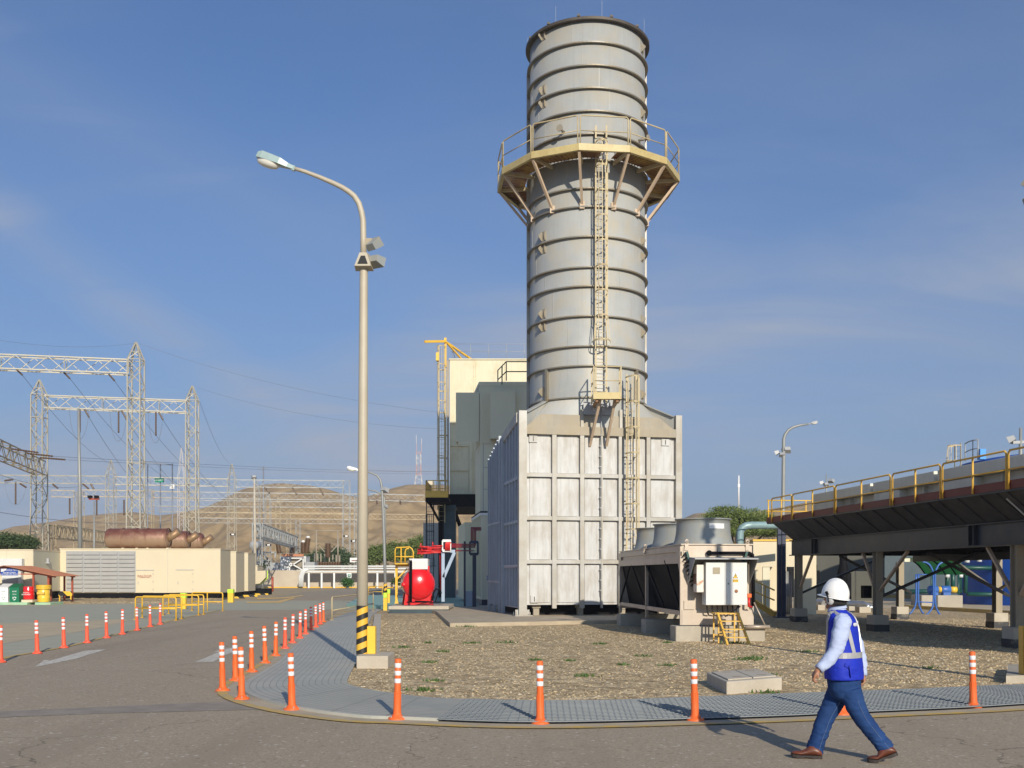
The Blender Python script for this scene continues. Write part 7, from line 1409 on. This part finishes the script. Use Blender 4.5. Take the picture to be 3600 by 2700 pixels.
for s in (-1, 1): limb(bd, [(hc+HL*s*.078+Vector((0,0,.015)), .012), (hc+HL*s*.080-Vector((0,0,.02)), .011)])
limb(bd, [(hc+HD*.094+HL*.018-Vector((0,0,.053)), .008), (hc+HD*.094-HL*.018-Vector((0,0,.053)), .008)])  # lips
for s in (-1, 1): limb(bd, [(hc+HD*.083+HL*s*.032+Vector((0,0,.022)), .012), (hc+HD*.085+HL*s*.024+Vector((0,0,.022)), .010)])
for A_ in (thin(armL[1:],.62), thin(armR[1:],.62)): limb(bd, A_)
for A_ in (thin(legN,.66), thin(legF,.66)): limb(bd, A_)
def hand(b, wr, dirn, palm_n, side, ln=.085, curl=1.0, thumb=None):
    dirn = dirn.normalized(); side = (side-dirn*side.dot(dirn)).normalized(); pn = dirn.cross(side).normalized()
    if pn.dot(palm_n) < 0: pn = -pn
    limb(b, [(wr, .027), (wr+dirn*.03, .027)])
    for j, o in enumerate((-.030,-.010,.010,.028)): limb(b, [(wr+dirn*.028+side*o*.7, .017), (wr+dirn*.055+side*o, .016), (wr+dirn*(.085-.004*abs(j-1))+side*o*1.05, .0125)])
    for j, o in enumerate((-.031,-.011,.0105,.030)):
        l1, l2, l3 = (.036,.026,.020) if j in (1,2) else ((.033,.023,.018) if j == 0 else (.027,.019,.016)); k0 = wr+dirn*(.088-.004*abs(j-1))+side*o*1.08; a = (.35+.12*j)*curl
        d1 = dirn*math.cos(a)+pn*math.sin(a); a2 = a+.75*curl; d2 = dirn*math.cos(a2)+pn*math.sin(a2); a3 = a2+.6*curl; d3 = dirn*math.cos(a3)+pn*math.sin(a3)
        limb(b, [(k0,.0095),(k0+d1*l1,.009),(k0+d1*l1+d2*l2,.0085),(k0+d1*l1+d2*l2+d3*l3,.0075)], 8)
    t0 = wr+dirn*.03-side*.026; dt = (dirn*.75-side*.45+pn*.45).normalized(); dt2 = (dirn*.85+pn*.5).normalized(); limb(b, [(t0,.014),(t0+dt*.036,.011),(t0+dt*.036+dt2*.028,.009)], 8)
dL = (P(2858,2378,9.69)-P(2880,2350,9.69)); hand(bd, P(2879,2352,9.69), dL, Vector((.5,.8,-.2)), Vector((-.5,.35,-.6)), curl=1.15)
dR = (P(3033,2398,10.15)-P(3031,2366,10.17)); hand(bd, P(3031,2368,10.17), dR, Vector((-.8,-.2,0)), Vector((.25,-.9,.1)), curl=.8)
skin = mat('skin', (.36,.17,.10), .5, 0, .06, 8, spec=.35)
fuse('body', bd, skin, man, .0048, 2)
def folds(co, amp, fx=14, fz=7, seed=0.0): return 1.0*amp*(noise.noise(Vector((co.x*fx+seed, co.y*fx, co.z*fz)))+.5*noise.noise(Vector((co.x*fx*2.3, co.y*fx*2.3+seed, co.z*fz*3.1))))
# jeans
jb = MB(); ellr(jb, [(P(2966,2368,9.95),.150,.185),(P(2967,2395,9.95),.155,.188),(P(2969,2425,9.95),.150,.182),(P(2970,2448,9.95),.120,.150),(P(2970,2462,9.95),.06,.09)])
def legmesh(b, L_):
    pts = [p for p, r in L_]; rs = [r for p, r in L_]; pts2 = smooth_line(pts, 4); rs2 = []
    for i in range(len(rs)-1): rs2 += [rs[i]+(rs[i+1]-rs[i])*k/4 for k in range(4)]
    rs2.append(rs[-1]); b.tube(pts2, rs2, 20)
legmesh(jb, legN); legmesh(jb, legF)
kN, kF = legN[2][0].z, legF[2][0].z
def jd(co):
    a = .004+.007*max(0, 1-abs(co.z-.22)/.16)+.004*max(0, 1-abs(co.z-.52)/.12); return folds(co, a, 9, 26, 1.7)
denim = mat('denim', (.014,.045,.15), .8, 0, .22, 6, (.035,.085,.22), .5, 3.5, .56, .12, bump=.25, bscale=260, spec=.2)
jeans = fuse('jeans', jb, denim, man, .0085, 4, jd)
for L_, sgn in ((legN,-1),(legF,-1)):  # side seam
    b = MB(); pts = smooth_line([p for p, r in L_], 4); rs = []
    for i in range(len(L_)-1): rs += [L_[i][1]+(L_[i+1][1]-L_[i][1])*k/4 for k in range(4)]
    rs.append(L_[-1][1]); b.tube([p+Vector((.12 if L_ is legN else .22,-.985,0)).normalized()*(r*1.02) for p, r in list(zip(pts, rs))[3:]], .0028, 4); b.build('seam', mat('seam_thread', (.09,.14,.26), .8), jeans)
# shirt: sleeves, torso, collar
sb_ = MB(); ellr(sb_, [(tc(i)[0], tc(i)[1]*.93, tc(i)[2]*.93) for i in range(1, 9)])
TCs = P(2958, 2180, 9.95)
def sleeve(b, L_): legmesh(b, L_); b.tube([L_[0][0]+(L_[0][0]-L_[1][0]).normalized()*.03, L_[0][0]+(L_[0][0]-L_[1][0]).normalized()*.065], [L_[0][1]*.93, L_[0][1]*.55], 18); limb(b, [(L_[0][0]+Vector((0,0,.0)), L_[0][1]*.98), (L_[0][0]+(TCs-L_[0][0])*.35+Vector((0,0,.012)), L_[0][1]*.9)])
sleeve(sb_, armL); sleeve(sb_, armR)
shirtm = mat('pale_blue_shirt', (.43,.50,.70), .75, 0, .04, 5, bump=.1, bscale=200, spec=.2)
shirt = fuse('shirt', sb_, shirtm, man, .0085, 3, lambda co: folds(co, .0085, 11, 16, 4.2))
for L_ in (armL, armR):
    d_ = (L_[-1][0]-L_[-2][0]).normalized(); b = MB(); b.tube([L_[-1][0]-d_*.035, L_[-1][0]+d_*.03], [.050,.047], 20); b.build('cuff', shirtm, shirt)
b = MB(); n = 24; vs = []
for (y, rr, dz) in ((2152,.082,0),(2128,.068,.0),(2124,.070,.0),(2146,.090,0)):
    c = P(2943, y, 9.95)
    for k in range(n): a = 2*PI*k/n; v = c+FW*rr*1.05*math.cos(a)+LF*rr*math.sin(a); v.z += -.022*math.cos(a)+.004; vs.append(v)
b.add(vs, [(i*n+k, i*n+(k+1)%n, (i+1)*n+(k+1)%n, (i+1)*n+k) for i in range(3) for k in range(n)], True); cl_ = b.build('collar', shirtm, shirt)
# vest
vb = MB(); ellr(vb, [tc(i, .008) for i in range(0, 9)]+[(P(2945,2143,9.95), .080, .098)], 32)
vm = mat('royal_blue_vest', (.010,.028,.42), .65, 0, .12, 5, bump=.15, bscale=160, spec=.3)
vest = fuse('vest', vb, vm, man, .009, 2, lambda co: folds(co, .0045+.004*max(0, 1-abs(co.z-.87)/.12), 9, 12, 9.1))
rf = mat('reflective_tape', (.42,.42,.43), .4, .3, .1, 12)
def strip(nm, path, wd, g=.0165):  # path: (photo row, angle in degrees from facing direction towards the person's left)
    b = MB(); pts = []
    for (y, ad) in path: c, d_, w_ = tsec(y, g); a = R(ad); pts.append((c+FW*d_*math.cos(a)+LF*w_*math.sin(a), (FW*math.cos(a)+LF*math.sin(a))))
    vs = []
    for i, (p, nrm) in enumerate(pts):
        t = (pts[min(i+1,len(pts)-1)][0]-pts[max(i-1,0)][0]).normalized(); s_ = t.cross(nrm).normalized()*wd/2; vs += [p-s_, p+s_, p+s_-nrm*.012, p-s_-nrm*.012]
    m_ = len(pts); b.add(vs, [(i*4+k, i*4+(k+1)%4, i*4+4+(k+1)%4, i*4+4+k) for i in range(m_-1) for k in range(4)], False); return b.build(nm, rf, vest)
strip('waist_band', [(2300-.0*k, 6+12*k) for k in range(30)], .055)
strip('shoulder_strap', [(2298-7.4*k, 152-1.2*k) for k in range(17)]+[(2168,122),(2158,108),(2151,92),(2154,72),(2162,56),(2180,42),(2220,36),(2298,34)], .040)
strip('shoulder_strap', [(2298-7.4*k, 208+1.2*k) for k in range(18)]+[(2160,242),(2152,262),(2160,290),(2190,318),(2298,326)], .040)
# pocket flaps and buckle
b = MB(); c, d_, w_ = tsec(2340, .014); a = R(128); p = c+FW*d_*math.cos(a)+LF*w_*math.sin(a); b.bar(p+Vector((-.03,-.0,.03)), p+Vector((.03,0,.0)), .012, .03); b.bar(p+Vector((.01,-.005,.02)), p+Vector((.03,0,-.09)), .01, .028); b.build('side_strap', vm, vest)
# lettering on the back, wrapped round it
lt_ = lettering('enel', .07, MT['white'], vest, (0,0,0), Euler((0,0,0)))
me = lt_.data; inv = rootmat(man).inverted(); me.transform(rootmat(man)); c, d_, w_ = tsec(2192, .017)
for v in me.vertices:
    u_, h_ = v.co.x, v.co.y; uu = u_*1.0; t = max(-.98, min(.98, uu/w_)); dep = (d_+.004)*math.sqrt(1-t*t)+(v.co.z); v.co = c-FW*dep-LF*uu*-1*(-1)+Vector((0,0,h_)) if False else c-FW*dep+(-LF)*(uu)*1.0+Vector((0,0,h_))
me.transform(inv)
# hard hat, muffs, hair
hh = hc+Vector((0,0,.028)); Th = Matrix.Translation(hh) @ Matrix(((HD.x,HL.x,0,0),(HD.y,HL.y,0,0),(0,0,1,0),(0,0,0,1))) @ Matrix.Rotation(R(-11), 4, 'Y')
b = MB(Th @ Matrix.Diagonal((.137,.112,.150,1))); pr = [(math.cos(a), math.sin(a)) for a in [PI/2*i/12 for i in range(12)]]+[(.02,1.0)]; b.lathe([(1.0,-.12)]+pr, n=40); hat = b.build('hard_hat', MT['white'] if False else mat('white_helmet', (.84,.84,.83), .28, 0, .01, 3, coat=.5), man)
b = MB(Th); vs = []; n = 40
for (g, z) in ((.0,-.018),(.014,-.026),(.014,-.031),(.0,-.024)):
    for k in range(n):
        a = 2*PI*k/n; f_ = max(0, math.cos(a)); e = g*(1+2.6*f_**3) if g else 0; vs.append(((.137+e)*math.cos(a), (.112+(g if g else 0))*math.sin(a), z-.010*f_**2*(1 if g else 0)))
b.add(vs, [(i*n+k, i*n+(k+1)%n, ((i+1)%4)*n+(k+1)%n, ((i+1)%4)*n+k) for i in range(4) for k in range(n)], True); b.build('brim', hat.data.materials[0], hat)
b = MB(Th); pts = [(math.cos(a)*.139, 0, math.sin(a)*.152) for a in [PI*.18+PI*.62*i/10 for i in range(11)]]; b.tube(pts, .009, 8); b.build('ridge', hat.data.materials[0], hat)
for s in (1, -1):
    e = hc+HL*s*.098-Vector((0,0,.026)); ax = HL*s; T = Matrix.Translation(e) @ ax.to_track_quat('Z', 'Y').to_matrix().to_4x4() @ Matrix.Diagonal((1,1.25,1,1)); b = MB(T); b.lathe([(.034,-.022),(.038,-.012),(.038,.0),(.034,.014),(.020,.022),(0,.024)], n=24); em = b.build('ear_muff', mat('muff_grey', (.45,.45,.45), .4), man)
    b = MB(T); b.lathe([(.0,-.030),(.036,-.030),(.037,-.020),(.034,-.019)], n=24); b.build('ear_pad', MT['black'], em)
    b = MB(); b.tube([e+ax*.026-Vector((0,0,.02)), e+ax*.030+Vector((0,0,.02)), e+ax*.022+HD*.015+Vector((0,0,.055))], .006, 6); b.tube([e+ax*.018+HD*.012+Vector((0,0,.05)), e+ax*.018+HD*.03+Vector((0,0,.082))], .014, 10); b.build('muff_arm', MT['black'], em)
hb = MB(); vs = []; nu, nv = 22, 10
for i in range(nv+1):
    z = .035-.105*i/nv; rr = 1.0-.10*(i/nv)**2
    for k in range(nu): a = R(62)+R(236)*k/(nu-1); vs.append(hc+HD*math.cos(a)*.104*rr+HL*math.sin(a)*.083*rr+Vector((0,0,z+.0*k)))
hb.add(vs, [(i*nu+k, i*nu+k+1, (i+1)*nu+k+1, (i+1)*nu+k) for i in range(nv) for k in range(nu-1)], True); hr_ = hb.build('hair', mat('black_hair', (.012,.010,.009), .6, bump=.5, bscale=300), man); hr_.modifiers.new('t', 'SOLIDIFY').thickness = .012
b = MB(); pts = []
for k in range(16): a = R(70)+R(220)*k/15; pts.append(hc+HD*math.cos(a)*.112+HL*math.sin(a)*.092-Vector((0,0,.018+.02*(-math.cos(a)))))
b.tube(pts, .009, 6); b.build('head_strap', MT['black'], hat)
# shoes
leather = mat('brown_leather', (.15,.042,.02), .42, 0, .25, 10, (.06,.025,.018), .7, 7, .55, .1, spec=.5); solem = mat('dark_sole', (.03,.022,.02), .7)
def shoe(anchor, fwd, pitch, toe_bend):
    fwd = Vector(fwd).normalized(); sd = Vector((-fwd.y, fwd.x, 0)); T = Matrix.Translation(anchor) @ Matrix(((fwd.x,sd.x,0,0),(fwd.y,sd.y,0,0),(0,0,1,0),(0,0,0,1)))
    def pos(x, y, z):  # x: -.20 heel .. +.10 toe tip, bend at x=0
        if x < 0: c_, s_ = math.cos(pitch), math.sin(pitch); return Vector((x*c_+z*s_, y, -x*s_+z*c_))
        return Vector((x*math.cos(toe_bend)-z*math.sin(toe_bend)*.5, y, x*math.sin(toe_bend)+z))
    st_ = [(-.205,.020,.05,.030),(-.195,.034,.075,.026),(-.165,.041,.115,.026),(-.125,.042,.130,.026),(-.085,.041,.118,.026),(-.045,.044,.090,.026),(.0,.049,.072,.026),(.04,.048,.064,.026),(.075,.038,.052,.028),(.093,.018,.040,.030)]
    n = 16; vs = []
    for (x, w_, h_, z0) in st_:
        for k in range(n): a = 2*PI*k/n; yy = w_*math.cos(a); zz_ = z0+(h_-z0)*(.5+.5*math.sin(a)); yy *= (1-.28*max(0, math.sin(a))); vs.append(pos(x, yy, zz_))
    u_ = MB(T); m_ = len(st_); u_.add(vs, [(i*n+k, i*n+(k+1)%n, (i+1)*n+(k+1)%n, (i+1)*n+k) for i in range(m_-1) for k in range(n)]+[tuple(range(n))[::-1], tuple((m_-1)*n+k for k in range(n))], True); sh_ = u_.build('shoe', leather, man)
    vs = []; 
    for (x, w_, h_, z0) in st_: w2 = w_+.006; z1 = .030; z00 = .012 if -.10 < x < -.02 else 0; vs += [pos(x,-w2,z00), pos(x,w2,z00), pos(x,w2,z1), pos(x,-w2,z1)]
    s2 = MB(T); s2.add(vs, [(i*4+k, i*4+(k+1)%4, i*4+4+(k+1)%4, i*4+4+k) for i in range(m_-1) for k in range(4)]+[(0,1,2,3),(m_*4-1,m_*4-2,m_*4-3,m_*4-4)]); s2.build('sole', solem, sh_)
fy = G(2812,2664).y
shoe(Vector((XP(2812,10.05), 10.03, .006)), (-.97,.20,0), R(0), R(9))
shoe(Vector((XP(3084,9.78), 9.78, .006)), (-.96,.26,0), R(24), R(3))

# ---------------------------------------------------------------- air
hb_ = MB(); hb_.box(-420, -30, -1.5, 420, 700, 75); hz_o = hb_.build('haze', None if False else (lambda m: m)(bpy.data.materials.new('haze_air'))); tag(hz_o, kind='stuff')
hm_ = hz_o.data.materials[0]; hm_.use_nodes = True; hm_.node_tree.nodes.clear(); ho = hm_.node_tree.nodes.new('ShaderNodeOutputMaterial'); hv_ = hm_.node_tree.nodes.new('ShaderNodeVolumePrincipled')
hv_.inputs['Density'].default_value = .0003; hv_.inputs['Color'].default_value = (.80,.86,1,1); hm_.node_tree.links.new(hv_.outputs[0], ho.inputs['Volume'])
